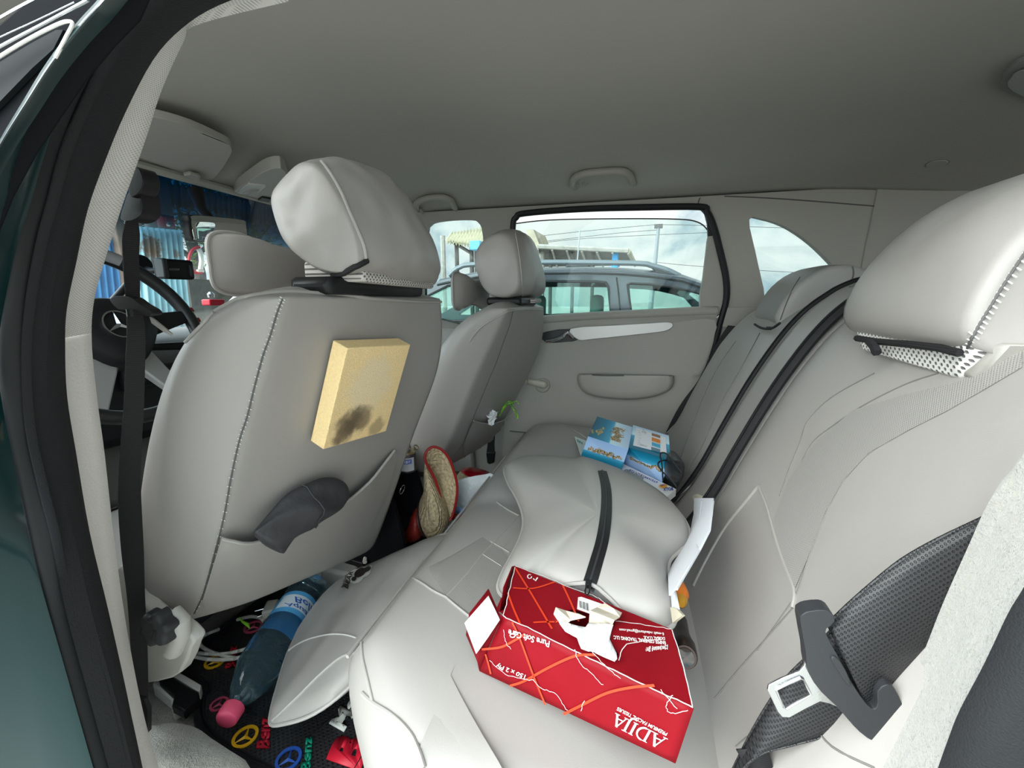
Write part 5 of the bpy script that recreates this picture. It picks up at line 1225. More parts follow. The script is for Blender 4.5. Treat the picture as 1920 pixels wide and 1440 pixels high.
# ================================================================== near front belt on the pillar
nb = thing('front_seatbelt', 'long black driver seatbelt hanging straight down behind the door pillar', 'seatbelt', P(262, 1380, X=-.62))
NL = [(240, 405), (229, 440), (230, 480), (233, 530), (236, 560), (238, 620), (235, 680), (232, 760), (226, 830), (222, 900), (222, 960), (228, 1040), (238, 1120), (244, 1200), (248, 1290), (252, 1360)]
NR = [(256, 405), (262, 440), (260, 480), (262, 530), (263, 560), (272, 620), (272, 680), (270, 760), (266, 830), (264, 900), (266, 960), (270, 1040), (272, 1120), (276, 1200), (278, 1290), (278, 1375)]
mb = ribbon([P(x, y, X=-.617) for x, y in cr(NL, 3)], [P(x, y, X=-.600) for x, y in cr(NR, 3)]); mb.build('webbing', webb2, nb)
mb = MB(); mb.prism([P(x, y, X=-.622) for x, y in cr([(258, 350), (264, 366), (267, 385), (264, 402), (250, 412), (234, 414), (226, 408), (232, 385), (240, 362)], 3, True)], (.02, 0, 0)); mb.build('guide_loop', plas_b, nb, bevel=.004, bseg=3)
mb = MB(); mb.prism([P(x, y, X=-.626) for x, y in cr([(252, 314), (262, 318), (268, 336), (266, 352), (256, 366), (244, 368), (240, 345)], 3, True)], (.018, 0, 0)); mb.build('height_adjuster', plas_b, nb, bevel=.004)
mb = MB()
for i in range(6): strip(mb, [P(250+i*2.4, 372+i*.3, X=-.6235), P(247+i*2.6, 394, X=-.6235)], .0012, V((-1, 0, 0)), 0)
mb.build('guide_ribs', plas_b, nb)
mb = MB(); mb.prism([P(x, y, X=-.622) for x, y in cr([(206, 562), (222, 555), (245, 558), (262, 570), (282, 582), (284, 590), (272, 592), (256, 582), (238, 580), (222, 580)], 3, True)], (.012, 0, 0)); mb.build('tongue_grip', plas_b, nb, bevel=.003)
mb = MB(); mb.tube([P(244, 580, X=-.623), P(246, 594, X=-.623)], .004, 8); mb.build('belt_stop', plas_b, nb)
mb = MB(); mb.prism([P(x, y, X=-.612) for x, y in [(280, 594), (290, 600), (322, 626), (320, 630), (306, 622), (284, 606)]], (.002, 0, 0)); mb.build('steel_tongue', ms, nb)
mb = MB(); mb.prism([P(x, y, X=-.628) for x, y in [(256, 1308), (268, 1312), (277, 1330), (277, 1374), (270, 1380), (260, 1356)]], (.006, 0, 0)); mb.build('lower_anchor', plas_b, nb, bevel=.001)
# far front belt end
ff = thing('front_seatbelt', 'short black buckle end of a belt hanging beyond the far seat', 'seatbelt', P(925, 860, X=.66))
mb = ribbon([P(x, y, X=.668) for x, y in [(922, 760), (914, 835), (912, 850)]], [P(x, y, X=.668) for x, y in [(932, 760), (927, 835), (928, 850)]]); mb.build('webbing', webb2, ff)
mb = MB(); mb.prism([P(x, y, X=.660) for x, y in [(911, 848), (928, 848), (926, 868), (918, 871), (913, 868)]], (.015, 0, 0)); mb.build('buckle', plas_b, ff, bevel=.004)
# ================================================================== footwell
ZM = .327
def M_(x, y, dz=0): return P(x, y, Z=ZM+dz)
matm = weave(mat('ribbed_rubber_mat', (.022, .022, .024), .45), 620, 620, 0, 1.0, .5, .002)
fm = thing('rubber_floor_mat', 'black rubber floor mat with coloured ring emblems and lettering in the rear footwell', 'mat', M_(500, 1380))
mo = [(385, 1288), (373, 1312), (370, 1340), (376, 1364), (392, 1384), (418, 1406), (455, 1428), (500, 1450), (600, 1500), (760, 1500), (790, 1300), (800, 1150), (700, 1080), (620, 1055), (560, 1075), (470, 1140), (400, 1190), (350, 1232), (338, 1254)]
mo3 = [M_(*p) for p in cr(mo, 3, True)]
mo3 = [V((p.x, max(p.y, .385), p.z)) for p in mo3]
mb = MB(); mb.prism(mo3, (0, 0, -.012)); mb.build('mat_body', matm, fm, smooth=False)
mb = MB(); mb.tube(mo3, .007, 8, closed=True); mb.build('raised_rim', rubber, fm)
gi = [V((a.x, a.y, a.z)) for a in mo3]; cc = sum(gi, V())/len(gi)
mb = MB(); mb.tube([cc+(p-cc)*.93+V((0, 0, .001)) for p in gi], .0025, 6, closed=True)
for x0, y0, x1, y1 in ((470, 1380, 540, 1330), (540, 1420, 640, 1330), (420, 1300, 480, 1340), (380, 1240, 480, 1300)): mb.tube([M_(x0, y0, .0), M_(x1, y1, .0)], .0022, 6)
mb.build('raised_ridges', rubber, fm)
C_y, C_r, C_b, C_g, C_p, C_w = [mat(n, c, .45) for n, c in (('yellow_rubber', (.80, .45, .01)), ('red_rubber', (.55, .01, .03)), ('blue_rubber', (.02, .09, .42)), ('green_rubber', (.0, .25, .15)), ('pink_rubber', (.45, .06, .12)), ('white_rubber', (.75, .75, .68)))]
for (x, y, r_, m_) in ((460, 1382, 23, C_y), (541, 1424, 24, C_b), (403, 1241, 18, C_y), (475, 1176, 17, C_p), (411, 1321, 16, C_p)):
    c_ = M_(x, y, .001); R_ = (M_(x+r_, y)-M_(x-r_, y)).length/2*.95; d_ = (M_(x+20, y-4)-M_(x, y)).normalized(); mb = MB()
    star(mb, c_, d_, V((0, 0, 1)).cross(d_), R_, V((0, 0, 1)), .24, .0025); mb.build('ring_emblem', m_, fm)
for s_, a_, b_, c_, m_, bo_ in (('Benz', (506, 1404), (508, 1346), (481, 1405), C_r, .035), ('Benz', (583, 1446), (586, 1382), (564, 1448), C_g, .035), ('Merc', (645, 1374), (700, 1285), (617, 1358), C_w, .05), ('Benz', (441, 1252), (445, 1212), (422, 1255), C_r, .035), ('B', (676, 1448), (694, 1392), (612, 1425), C_r, .06)):
    mb = MB(); text(mb, s_, M_(*a_), M_(*b_), M_(*c_), .002, bo_); mb.build('raised_lettering', m_, fm, solid=.002)

# ---- water bottle
wbm = mat('blue_tinted_water', (.50, .80, .93), .03, trans=.955, ior=1.33); capm = mat('pink_cap_plastic', (.85, .10, .20), .4)
a_ = P(425, 1348, Z=.372); b_ = P(596, 1082, Z=.385); ax_ = (b_-a_).normalized(); L = .345
wt_ = thing('water_bottle', 'clear blue plastic water bottle with pink cap lying on the rubber mat', 'bottle', a_)
prof_b = [(.020, .012), (.028, .0125), (.034, .016), (.05, .026), (.075, .037), (.10, .044), (.125, .047), (.145, .0475)]
for k in range(6): prof_b += [(.150+k*.009, .0465), (.1545+k*.009, .0445)]
prof_b += [(.205, .0455), (.207, .0445), (.268, .0445), (.270, .0455)]
for k in range(5): prof_b += [(.276+k*.011, .0465), (.281+k*.011, .0435)]
prof_b += [(.335, .045), (.345, .038), (.343, .02), (.338, .002)]
mb = MB(); an = ax_.orthogonal().normalized(); bn = ax_.cross(an); rg = []
for h, r in prof_b:
    rg.append([a_+ax_*h+(an*math.cos(u)+bn*math.sin(u))*(r*(1+(.05*mnoise.noise(V((h*30, math.cos(u)*2, math.sin(u)*2))) if .04 < h < .2 or h > .27 else 0))) for u in [2*math.pi*k/40 for k in range(40)]])
mb.loft(rg); mb.build('bottle_body', wbm, wt_, ang=60)
mb = MB(); rg = []
for h, r in ((-.004, .004), (-.003, .0165), (.0, .0185), (.021, .019), (.022, .012)): rg.append([a_+ax_*h+(an*math.cos(u)+bn*math.sin(u))*r*(1+(.025 if k % 2 and h > -.002 else 0)) for k, u in [(k, 2*math.pi*k/60) for k in range(60)]])
mb.loft(rg); mb.build('bottle_cap', capm, wt_, ang=50)
lb = mat('light_blue_label', (.10, .42, .78), .35); lbw = mat('white_label_print', (.72, .82, .90), .4); lbn = mat('blue_label_print', (.02, .12, .45), .4)
toC = (CAM-(a_+ax_*.23)); toC = (toC-ax_*toC.dot(ax_)).normalized(); sd = ax_.cross(toC)
def cyl(h, u, r): return a_+ax_*h+(toC*math.cos(u)+sd*math.sin(u))*r
mb = MB(); mb.loft([[cyl(h, 2*math.pi*k/40, .0462) for k in range(40)] for h in (.205, .222, .240, .256, .270)], True, False); mb.build('label', lb, wt_)
mb = MB(); mb.loft([[cyl(h, u, .0466) for u in [(-1.1+.1*k) for k in range(23)]] for h in (.218, .232, .246, .258)], False, False); lw_ = mb.build('label_panel', lbw, wt_)
mb = MB(); flat = MB(); text(flat, 'Aqua', V((0, 0, 0)), V((1, 0, 0)), V((0, 1, 0)), 0, .02, .4)
for v in flat.v: pass
def wrapt(s_, h0, h1, u0, u1, dst):
    f = MB(); text(f, s_, V((0, 0, 0)), V((1, 0, 0)), V((0, 1, 0)), 0, .015, .35)
    dst.add([cyl(h0+(h1-h0)*v.y, u0+(u1-u0)*v.x, .0470) for v in f.v], f.f)
wrapt('Aqua', .233, .219, -.75, .55, mb); wrapt('Bella', .251, .235, -.45, .95, mb)
mb.build('label_lettering', lbn, wt_)

# ---- white cable loops, plug, green scrap
cw = thing('white_cable', 'white cable coiled over the rubber mat under the driver seat', 'cable', M_(400, 1215))
cwm = mat('white_cable_plastic', (.66, .64, .58), .45)
mb = MB()
for px in ([(352, 1222), (385, 1226), (420, 1226), (450, 1220), (475, 1212)], [(352, 1228), (390, 1236), (430, 1236), (460, 1230)], [(440, 1234), (400, 1224), (378, 1212), (375, 1200), (385, 1190), (410, 1180)], [(445, 1162), (470, 1156), (490, 1160), (496, 1172), (490, 1184)]):
    mb.tube([M_(x, y, .012+.002*(i % 3)) for i, (x, y) in enumerate(cr(px, 5))], .0038, 8)
mb.build('cable_sheath', cwm, cw)
pg = thing('power_plug', 'white electric plug lying under the driver seat by the bottle', 'plug', M_(505, 1145))
mb = MB(); mb.box(M_(508, 1143, .02), (.045, .03, .026), Matrix.Rotation(.5, 3, 'Z')); mb.build('plug_body', cwm, pg, bevel=.005)
mb = MB(); mb.tube([M_(500, 1140, .02), M_(478, 1146, .02)], .0022, 8); mb.tube([M_(502, 1150, .02), M_(482, 1157, .02)], .0022, 8); mb.build('plug_pins', chrome, pg)
gs = thing('green_scrap', 'small green plastic scrap hanging at the cable loop', 'scrap', M_(458, 1165))
mb = MB(); mb.tube([M_(449, 1158, .03), M_(455, 1166, .028), M_(464, 1171, .026), M_(468, 1178, .024)], [.0018, .0025, .004, .001], 8); mb.build('scrap_strip', gm_, gs)

# ---- centre console rear end
cs = thing('centre_console', 'black storage console between the two front seats with open shelves', 'console', (0, .8, .35))
cx = -.075
cpx = [(702, 1000), (700, 985), (716, 930), (735, 870), (742, 800), (760, 772), (782, 770), (796, 790), (800, 830)]
rear_y = lambda z: .60-.0*z
pts = [(.56, .36), (.545, .45), (.56, .53), (.58, .60), (.62, .665), (.70, .69), (1.15, .66), (1.15, .36)]
blk = mat('console_black', (.010, .010, .012), .8, spec=.03, bump=[(300, .2, .001)])
mb = MB(); mb.prism([(-.075, y, z) for y, z in cr(pts, 3, True)], (.018, 0, 0)); mb.build('console_side', blk, cs, bevel=.004)
mb = MB(); mb.prism([(.07, y, z) for y, z in cr(pts, 3, True)], (.018, 0, 0)); mb.build('console_side', blk, cs, bevel=.004)
mb = MB()
for z0, y0 in ((.37, .57), (.47, .58), (.575, .62), (.66, .68)): mb.box((.005, y0+.25, z0), (.14, .50, .012))
mb.box((.005, .80, .52), (.14, .012, .30)); mb.build('console_shelves', blk, cs, bevel=.002)
mb = MB(); mb.loft([[(.005+x, y, z) for x in (-.07, 0, .07)] for y, z in ((.60, .66), (.62, .685), (.70, .70), (1.0, .68), (1.15, .66))], False, False); mb.build('console_lid', blk, cs, solid=.01)
# tin in the console
tin = thing('drink_can', 'small tin with blue and white label and ring pull in the black console', 'can', P(764, 870, X=-.03))
cT = P(764, 862, X=-.035)
goldm = mat('gold_tin', (.45, .36, .20), .3, .9)
mb = MB(); mb.revolve([(0, .020), (.002, .022), (.050, .022), (.053, .0205)], cT-V((0, 0, .030)), (0, 0, 1), 28); mb.build('can_body', mat('dark_tin', (.06, .05, .06), .3, .5), tin)
mb = MB(); mb.revolve([(0, .0222), (.004, .0225), (.006, .021), (.006, .004)], cT+V((0, 0, .020)), (0, 0, 1), 28); mb.build('can_rim', goldm, tin)
mb = MB(); mb.tube([cT+V((.028+.012*math.cos(u), -.012, .026+.006*math.sin(u)+.010*math.cos(u)*-.6)) for u in [k*math.pi/8 for k in range(16)]], .0014, 6, closed=True); mb.build('ring_pull', goldm, tin)
tv = (CAM-cT); tv.z = 0; tv.normalize(); ts_ = V((0, 0, 1)).cross(tv)
mb = MB(); mb.loft([[cT+V((0, 0, h))+(tv*math.cos(u)+ts_*math.sin(u))*.0226 for u in [-.8+.1*k for k in range(17)]] for h in (-.024, .012)], False, False); mb.build('can_label', mat('white_tin_label', (.5, .5, .52), .4), tin)
mb = MB(); f = MB(); text(f, 'neuro', V((0, 0, 0)), V((1, 0, 0)), V((0, 1, 0)), 0, .02); mb.loft([[cT+V((0, 0, h))+(tv*math.cos(u)+ts_*math.sin(u))*.0230 for u in [-.45+.1*k for k in range(10)]] for h in (-.004, .008)], False, False); mb.build('blue_badge', mat('blue_badge', (.02, .10, .5), .4), tin)
f2 = MB(); text(f2, '1301Y', V((0, 0, 0)), V((1, 0, 0)), V((0, 1, 0)), 0, .03); mb = MB(); mb.add([cT+V((0, 0, -.002+.008*v.y))+(tv*math.cos(-.35+.7*v.x)+ts_*math.sin(-.35+.7*v.x))*.0233 for v in f2.v], f2.f); mb.build('badge_lettering', whitep, tin)
foil = thing('foil_wrapper', 'crumpled silver grey wrapper on top of the small tin in the console', 'wrapper', cT+V((0, .02, .03)))
crumple(cT+V((-.002, .006, .036)), .016, 12, (1.2, .8, .9), .8, name='wrapper_foil', m=mat('foil_grey', (.35, .34, .33), .35, .6), par=foil, seg=12)
kr = thing('key_ring', 'thin metal ring lying on the lower shelf of the black console', 'ring', P(752, 918, X=-.02))
mb = MB(); c_ = P(754, 918, X=-.03); mb.tube([c_+V((.013*math.cos(u), -.003*math.sin(u), .012*math.sin(u))) for u in [k*math.pi/10 for k in range(20)]], .0012, 6, closed=True); mb.build('ring_wire', ms, kr)

# ---- straw hats and bag
def straw(name, col=(.56, .44, .27)):
    m = mat(name, col, .8, var=(130, .35)); t = m.node_tree; b = t.nodes['Principled BSDF']; c = N(t, 'ShaderNodeTexCoord')
    w = N(t, 'ShaderNodeTexWave'); w.inputs['Scale'].default_value = 48; w.inputs['Distortion'].default_value = 3; w.inputs['Detail Scale'].default_value = 3; t.links.new(c.outputs['Object'], w.inputs['Vector'])
    bu = N(t, 'ShaderNodeBump'); bu.inputs['Strength'].default_value = .9; bu.inputs['Distance'].default_value = .003; t.links.new(w.outputs['Fac'], bu.inputs['Height']); t.links.new(bu.outputs[0], b.inputs['Normal']); return m
strm = straw('woven_straw'); redl = mat('red_leather_trim', (.33, .015, .015), .4); redc = mat('dark_red_cloth', (.26, .02, .015), .5, bump=[(25, .6, .004)]); yel = mat('yellow_trim', (.62, .30, .02), .5); drk = mat('dark_brown_band', (.05, .02, .015), .5)
hat = thing('straw_hat', 'large woven straw hat with red binding and red cloth crown tipped on its side', 'hat', P(800, 960, X=.0))
XH = .0
rim_px = [(800, 846), (812, 838), (828, 843), (842, 860), (851, 884), (857, 908), (856, 935), (848, 968), (838, 975), (830, 948), (818, 905), (806, 880), (797, 862)]
RM = [P(x, y, X=XH+.05*((x-797)/60)) for x, y in cr(rim_px, 4, True)]; nR = len(RM)
cI = sum(RM, V())/nR; back = V((.35, .75, -.1)).normalized()
mb = MB(); rg = []
for k in range(9):
    u = k/8; rg.append([p.lerp(cI, .97*u)+back*(.045*math.sin(u*math.pi/2)+.0035*math.cos(u*26)) for p in RM])
mb.loft(rg, True, False); mb.build('inner_weave', strm, hat)
mb = MB(); mb.tube(RM, .0038, 8, closed=True); mb.build('red_binding', redl, hat)
# outer wall and crown
cr_px = [((797, 862), (838, 975)), ((793, 880), (836, 985)), ((797, 905), (833, 1000)), ((798, 925), (826, 1010)), ((785, 938), (812, 1012)), ((778, 950), (798, 1006)), ]
def tubeof(pairs, X, depth, m, name, par):
    mb = MB(); rg = []
    for (a, b), d in zip(pairs, depth):
        p, q = P(*a, X=X), P(*b, X=X); c = (p+q)/2; e = (p-q)/2; w = V((d, d*.3, 0)); rg.append([c+e*math.cos(u)+w*math.sin(u) for u in [2*math.pi*k/24 for k in range(24)]])
    mb.loft(rg); return mb.build(name, m, par, sub=1)
tubeof([((800, 852), (848, 966)), ((796, 868), (842, 976)), ((795, 890), (838, 990)), ((797, 915), (830, 1003)), ((790, 932), (815, 1010)), ((783, 943), (800, 1004))], .045, [.05, .06, .065, .06, .055, .05], strm, 'woven_side', hat)
tubeof([((785, 940), (804, 1006)), ((779, 948), (797, 1004))], .043, [.052, .05], drk, 'dark_band', hat)
tubeof([((783, 938), (800, 1003)), ((768, 975), (782, 1010)), ((757, 990), (768, 1016))], .045, [.052, .046, .038], redc, 'red_crown', hat)
tubeof([((757, 988), (768, 1018)), ((748, 994), (756, 1020))], .045, [.040, .034], yel, 'yellow_trim', hat)
h2 = thing('straw_hat', 'round woven straw hat with shiny red top behind the white plastic bag', 'hat', P(890, 890, X=.33))
cH = P(893, 905, X=.36)
def dome(c, r0, prof, m, name, par, tilt=(0, 0, 1)):
    mb = MB(); mb.revolve([(h*r0, r*r0) for h, r in prof], c, tilt, 32); return mb.build(name, m, par)
tl = V((.25, -.2, 1)).normalized()
dome(cH, .075, [(-.5, .9), (-.2, 1.0), (.1, .98), (.3, .9), (.42, .8)], strm, 'woven_brim', h2, tl)
dome(cH, .075, [(.38, .86), (.48, .8), (.56, .6), (.60, .3), (.61, .02)], mat('glossy_red_leather', (.45, .005, .015), .25), 'red_crown', h2, tl)
pb_ = thing('plastic_bag', 'crumpled white plastic bag with a blue strip stuffed before the straw hats', 'bag', P(870, 930, X=.15))
bagm = mat('white_plastic_film', (.62, .66, .68), .4, bump=[(22, .9, .01), (90, .4, .003)])
bo_ = [(828, 925), (842, 912), (862, 900), (880, 896), (905, 890), (925, 890), (930, 930), (890, 985), (850, 985), (832, 955)]
puff([P(x, y, X=.14) for x, y in cr(bo_, 3, True)], V((-.4, -.5, .75)), .035, 'bag_film', bagm, pb_, wr=.045, seed=9)
mb = MB(); mb.loft([[P(x, y, X=.10), P(x+3, y+14, X=.10)] for x, y in ((828, 938), (845, 945), (862, 952), (880, 955))], False, False); mb.build('blue_strip', mat('blue_film', (.16, .25, .50), .5), pb_, solid=.001)
mb = MB(); mb.loft([[P(x, y, X=.11), P(x+3, y+14, X=.11)] for x, y in ((836, 958), (850, 962), (865, 966))], False, False); mb.build('red_strip', redl, pb_, solid=.001)

# ================================================================== roof fittings
def ceil_hit(px, py, off=.0):
    h = hit(ceilB, px, py, off); return h[0]
# sun visor
sv = thing('sun_visor', 'beige folded sun visor under the front edge of the roof lining', 'visor', ceil_hit(350, 290))
vo = [(262, 236), (300, 242), (360, 258), (420, 283), (434, 292), (436, 304), (424, 322), (404, 340), (385, 343), (340, 330), (300, 316), (262, 304), (200, 290), (190, 215)]
mb = MB(); V0 = [P(x, y, Z=1.435) for x, y in cr(vo, 3, True)]; mb.prism([p+V((0, 0, .02-.06*max(0, p.y-1.0))) for p in V0], (0, 0, .016)); mb.build('visor_panel', mat('visor_vinyl', (.33, .32, .29), .7, bump=[(500, .2, .001)]), sv, bevel=.006, bseg=3)
mb = MB(); q = P(362, 333, Z=1.425); mb.prism([P(x, y, Z=1.430) for x, y in [(344, 330), (356, 327), (376, 333), (378, 340), (364, 339)]], (0, 0, .01)); mb.build('visor_clip', trimm, sv, bevel=.003)
# overhead console with lamp and switches
oc_ = thing('roof_console', 'grey roof console with reading lamp lens and switches above the mirror', 'console', P(480, 360, Z=1.42))
mb = MB(); mb.prism([P(x, y, Z=1.430) for x, y in cr([(434, 366), (470, 338), (505, 318), (535, 322), (545, 380), (520, 392), (490, 384), (455, 375)], 3, True)], (0, 0, .03)); mb.build('console_body', mat('console_grey', (.34, .33, .30), .45), oc_, bevel=.005)
mb = MB(); mb.prism([P(x, y, Z=1.426) for x, y in [(442, 363), (466, 345), (500, 349), (478, 368)]], (0, 0, .006)); mb.build('lamp_lens', mat('frosted_lens', (.42, .42, .41), .2), oc_, bevel=.002)
mb = MB(); mb.prism([P(x, y, Z=1.424) for x, y in [(455, 364), (470, 354), (486, 356), (475, 366)]], (0, 0, .006)); mb.build('lamp_switch', trimm, oc_, bevel=.002)
mb = MB(); mb.prism([P(x, y, Z=1.424) for x, y in [(484, 376), (492, 371), (508, 374), (504, 380)]], (0, 0, .006)); mb.build('slot', plas_b, oc_)
# grab handles
def handle(px, lab, X, rr=.0115):
    g = thing('grab_handle', lab, 'handle', P(*px[0], X=X), 'roof grab handles')
    pts = [P(x, y, X=ceil_hit(x, y).x-.028+dx*.62) for x, y, dx in cr(px_d(px), 5)]
    mb = MB(); mb.tube(pts, rr, 10); mb.build('handle_grip', trimm, g)
    return g
def px_d(px):
    n = len(px); return [(x, y, (-.0 if 0 < i < n-1 else .045)) for i, (x, y) in enumerate(px)]
g1 = handle([(1078, 352), (1074, 345), (1078, 334), (1095, 326), (1130, 322), (1165, 321), (1180, 328), (1184, 338), (1188, 344)], 'grey folding grab handle above the rear door window', .60)
mb = MB(); mb.revolve([(0, .011), (.012, .010), (.014, .003)], ceil_hit(1080, 348), (-1, -.1, 0), 14); mb.revolve([(0, .011), (.012, .010), (.014, .003)], ceil_hit(1184, 341), (-1, -.1, 0), 14); mb.build('hinge_boss', trimm, g1)
mb = MB(); mb.tube([P(x, y, X=ceil_hit(1094, 345).x-.012) for x, y in [(1094, 340), (1094, 349), (1100, 351), (1102, 344)]], .003, 8); mb.build('coat_hook', trimm, g1)
g2 = handle([(782, 392), (780, 385), (786, 377), (805, 371), (830, 370), (846, 376), (850, 384), (854, 390)], 'grey grab handle above the far front door, half hidden by the headrest', .62)
mb = MB(); mb.tube([P(x, y, X=ceil_hit(788, 392).x-.012) for x, y in [(788, 392), (793, 400)]], .006, 8); mb.build('hinge_boss', trimm, g2)
# round cover in the lining and dome lamp at the right edge
rc = thing('round_cover', 'small round plastic cap set in the roof lining', 'cap', ceil_hit(1757, 307))
h = hit(ceilB, 1757, 307); ax_ = h[1]; mb = MB(); mb.revolve([(-.004, .0225), (.001, .0225), (.0025, .021), (.0028, .002)], h[0], ax_, 28); mb.build('cap_disc', liner, rc)
mb = MB(); a1 = ax_.orthogonal().normalized(); a2 = ax_.cross(a1); mb.tube([h[0]+(a1*math.cos(u)+a2*math.sin(u))*.0232 for u in [k*math.pi/16 for k in range(32)]], .0009, 6, closed=True); mb.build('cap_gap', seamdk, rc)
dl = thing('dome_lamp', 'flat grey dome lamp housing in the roof lining at the right edge', 'lamp', ceil_hit(1915, 145))
mb = MB(); mb.prism([ceil_hit(x, y, .001) for x, y in cr([(1876, 152), (1886, 128), (1905, 110), (1935, 100), (2000, 100), (2000, 190), (1935, 182), (1895, 168)], 3, True)], (0, 0, -.007)); mb.build('lamp_bezel', mat('lamp_grey', (.22, .22, .21), .4), dl, bevel=.003)
mb = MB(); mb.prism([ceil_hit(x, y, .009) for x, y in cr([(1892, 148), (1900, 132), (1915, 120), (1990, 112), (1990, 176), (1920, 168)], 2, True)], (0, 0, -.003)); mb.build('lamp_lens', mat('lens_smoke', (.25, .26, .26), .15), dl, bevel=.001)

# ================================================================== driver's place
dash_t = mat('dashboard_grey', (.16, .165, .165), .6, bump=[(400, .3, .001)]); dash_l = mat('lower_dash_grey', (.28, .275, .26), .6, bump=[(400, .2, .001)])
ds = thing('dashboard', 'grey dashboard with black instrument cowl below the windscreen', 'dashboard', (0, 1.5, .7))
mb = MB(); pr = cr([(1.36, .90), (1.33, .95), (1.36, .985), (1.48, 1.0), (1.9, .98)], 4); mb.loft([[V((x, y+.04*(1-abs(x)/.7), z)) for y, z in pr] for x in [-.68+.068*i for i in range(21)]], False, False); mb.build('dashboard_top', dash_t, ds, solid=.01)
mb = MB(); mb.box((0, 1.58, .80), (1.36, .42, .22)); mb.build('dashboard_front', plas_g, ds, bevel=.03, bseg=3)
mb = MB(); mb.box((0, 1.62, .60), (1.36, .36, .22)); mb.build('knee_panel', dash_l, ds, bevel=.03, bseg=3)
mb = MB(); mb.box((0, 1.90, .47), (1.36, .03, .40)); mb.build('toe_board', blk, ds)
rg = [[V((-.36+.20*math.cos(u)*k, 1.30+dy, .98+.075*math.sin(u)*k)) for u in [math.pi*j/16 for j in range(17)]] for k, dy in ((1, 0), (1.02, .05), (1.0, .14), (.9, .22))]
mb = MB(); mb.loft(rg, False, False); mb.build('instrument_cowl', plas_b, ds, solid=.012)
mb = MB(); mb.prism([(-.54, 1.33, .93), (-.18, 1.33, .93), (-.20, 1.36, 1.03), (-.36, 1.37, 1.045), (-.52, 1.36, 1.03)], (0, .01, 0)); mb.build('instrument_face', plas_b, ds)
for k in range(4):
    mb = MB(); mb.box((-.10, 1.335, .92-.018*k), (.075, .02, .006)); mb.build('vent_slat', plas_b, ds)
mb = MB(); mb.box((-.10, 1.35, .893), (.10, .02, .09)); mb.build('vent_frame', plas_g, ds, bevel=.006)
# wheel
sw = thing('steering_wheel', 'black steering wheel with three pointed star badge seen behind the hanging belt', 'steering wheel', (-.36, 1.03, 1.04))
wc = V((-.36, 1.03, 1.035)); wn = V((0, -.90, .43)).normalized(); wx = V((1, 0, 0)); wy = wn.cross(wx).normalized()
if wy.z < 0: wy = -wy
def WW(a, b, d=0): return wc+wx*a+wy*b+wn*d
lblk = mat('black_wheel_leather', (.015, .015, .016), .38, bump=[(500, .3, .001)])
mb = MB(); mb.tube([WW(.186*math.cos(u), .186*math.sin(u)) for u in [k*math.pi/32 for k in range(64)]], .0145, 12, closed=True); mb.build('wheel_rim', lblk, sw)
mb = MB(); mb.tube([WW(.187*math.cos(u), .187*math.sin(u), .0025) for u in [math.radians(62+3*k) for k in range(20)]], .0150, 12); rs_ = mb.build('rim_sleeve', mat('sleeve_grey', (.28, .28, .29), .4), sw)
for a0 in (101,):
    f = MB(); text(f, 'Benz', V((0, 0, 0)), V((1, 0, 0)), V((0, 1, 0)), 0, .03)
    mb = MB(); mb.add([WW((.180+.014*v.y)*math.cos(math.radians(a0-17*v.x)), (.180+.014*v.y)*math.sin(math.radians(a0-17*v.x)), .0185) for v in f.v], f.f); mb.build('sleeve_lettering', C_r, rs_)
mb = MB()
for a in (-8, 0, 8): mb.tube([WW(.197*math.cos(math.radians(a+5)), .197*math.sin(math.radians(a+5)), .0), WW(.205*math.cos(math.radians(a+5)), .205*math.sin(math.radians(a+5)), .004)], .006, 8)
mb.build('red_grip_studs', redl, sw)
hubp = [(-.085, .035), (-.05, .062), (0, .070), (.05, .062), (.085, .035), (.088, 0), (.06, -.045), (.03, -.075), (0, -.082), (-.03, -.075), (-.06, -.045), (-.088, 0)]
hp_ = cr(hubp, 3, True); mb = MB(); mb.loft([[WW(x*k, y*k, d) for x, y in hp_] for k, d in ((.9, -.03), (1, -.01), (.98, .02), (.85, .034), (.5, .040))]); mb.build('airbag_cover', plas_b, sw, ang=70)
for nm, pr_ in (('wheel_spoke', [(.07, .01), (.175, .03)]), ('wheel_spoke', [(-.07, .01), (-.175, .03)]), ('silver_spoke', [(.035, -.06), (.085, -.165)]), ('silver_spoke', [(-.035, -.06), (-.085, -.165)])):
    (x0, y0), (x1, y1) = pr_; d_ = V((x1-x0, y1-y0, 0)).normalized(); sx, sy = -d_.y*.02, d_.x*.02
    mb = MB(); mb.loft([[WW(x0+sx*1.3, y0+sy*1.3, .008), WW(x0-sx*1.3, y0-sy*1.3, .008), WW(x0-sx*1.3, y0-sy*1.3, -.012), WW(x0+sx*1.3, y0+sy*1.3, -.012)], [WW(x1+sx*.7, y1+sy*.7, .006), WW(x1-sx*.7, y1-sy*.7, .006), WW(x1-sx*.7, y1-sy*.7, -.01), WW(x1+sx*.7, y1+sy*.7, -.01)]]); mb.build(nm, silver if 'silver' in nm else plas_b, sw, bevel=.004)
mb = MB(); star(mb, WW(0, .0, .0405), wx, wy, .030, wn, .10, .003); mb.build('star_badge', chrome, sw)
mb = MB(); mb.tube([V((-.36, 1.08, 1.0)), V((-.36, 1.35, .90))], .045, 16); mb.build('steering_column', plas_b, sw)
mb = MB(); mb.tube([V((-.33, 1.14, 1.0)), V((-.22, 1.10, .99)), V((-.13, 1.09, .985))], [.012, .009, .011], 10); mb.build('column_stalk', plas_b, sw)
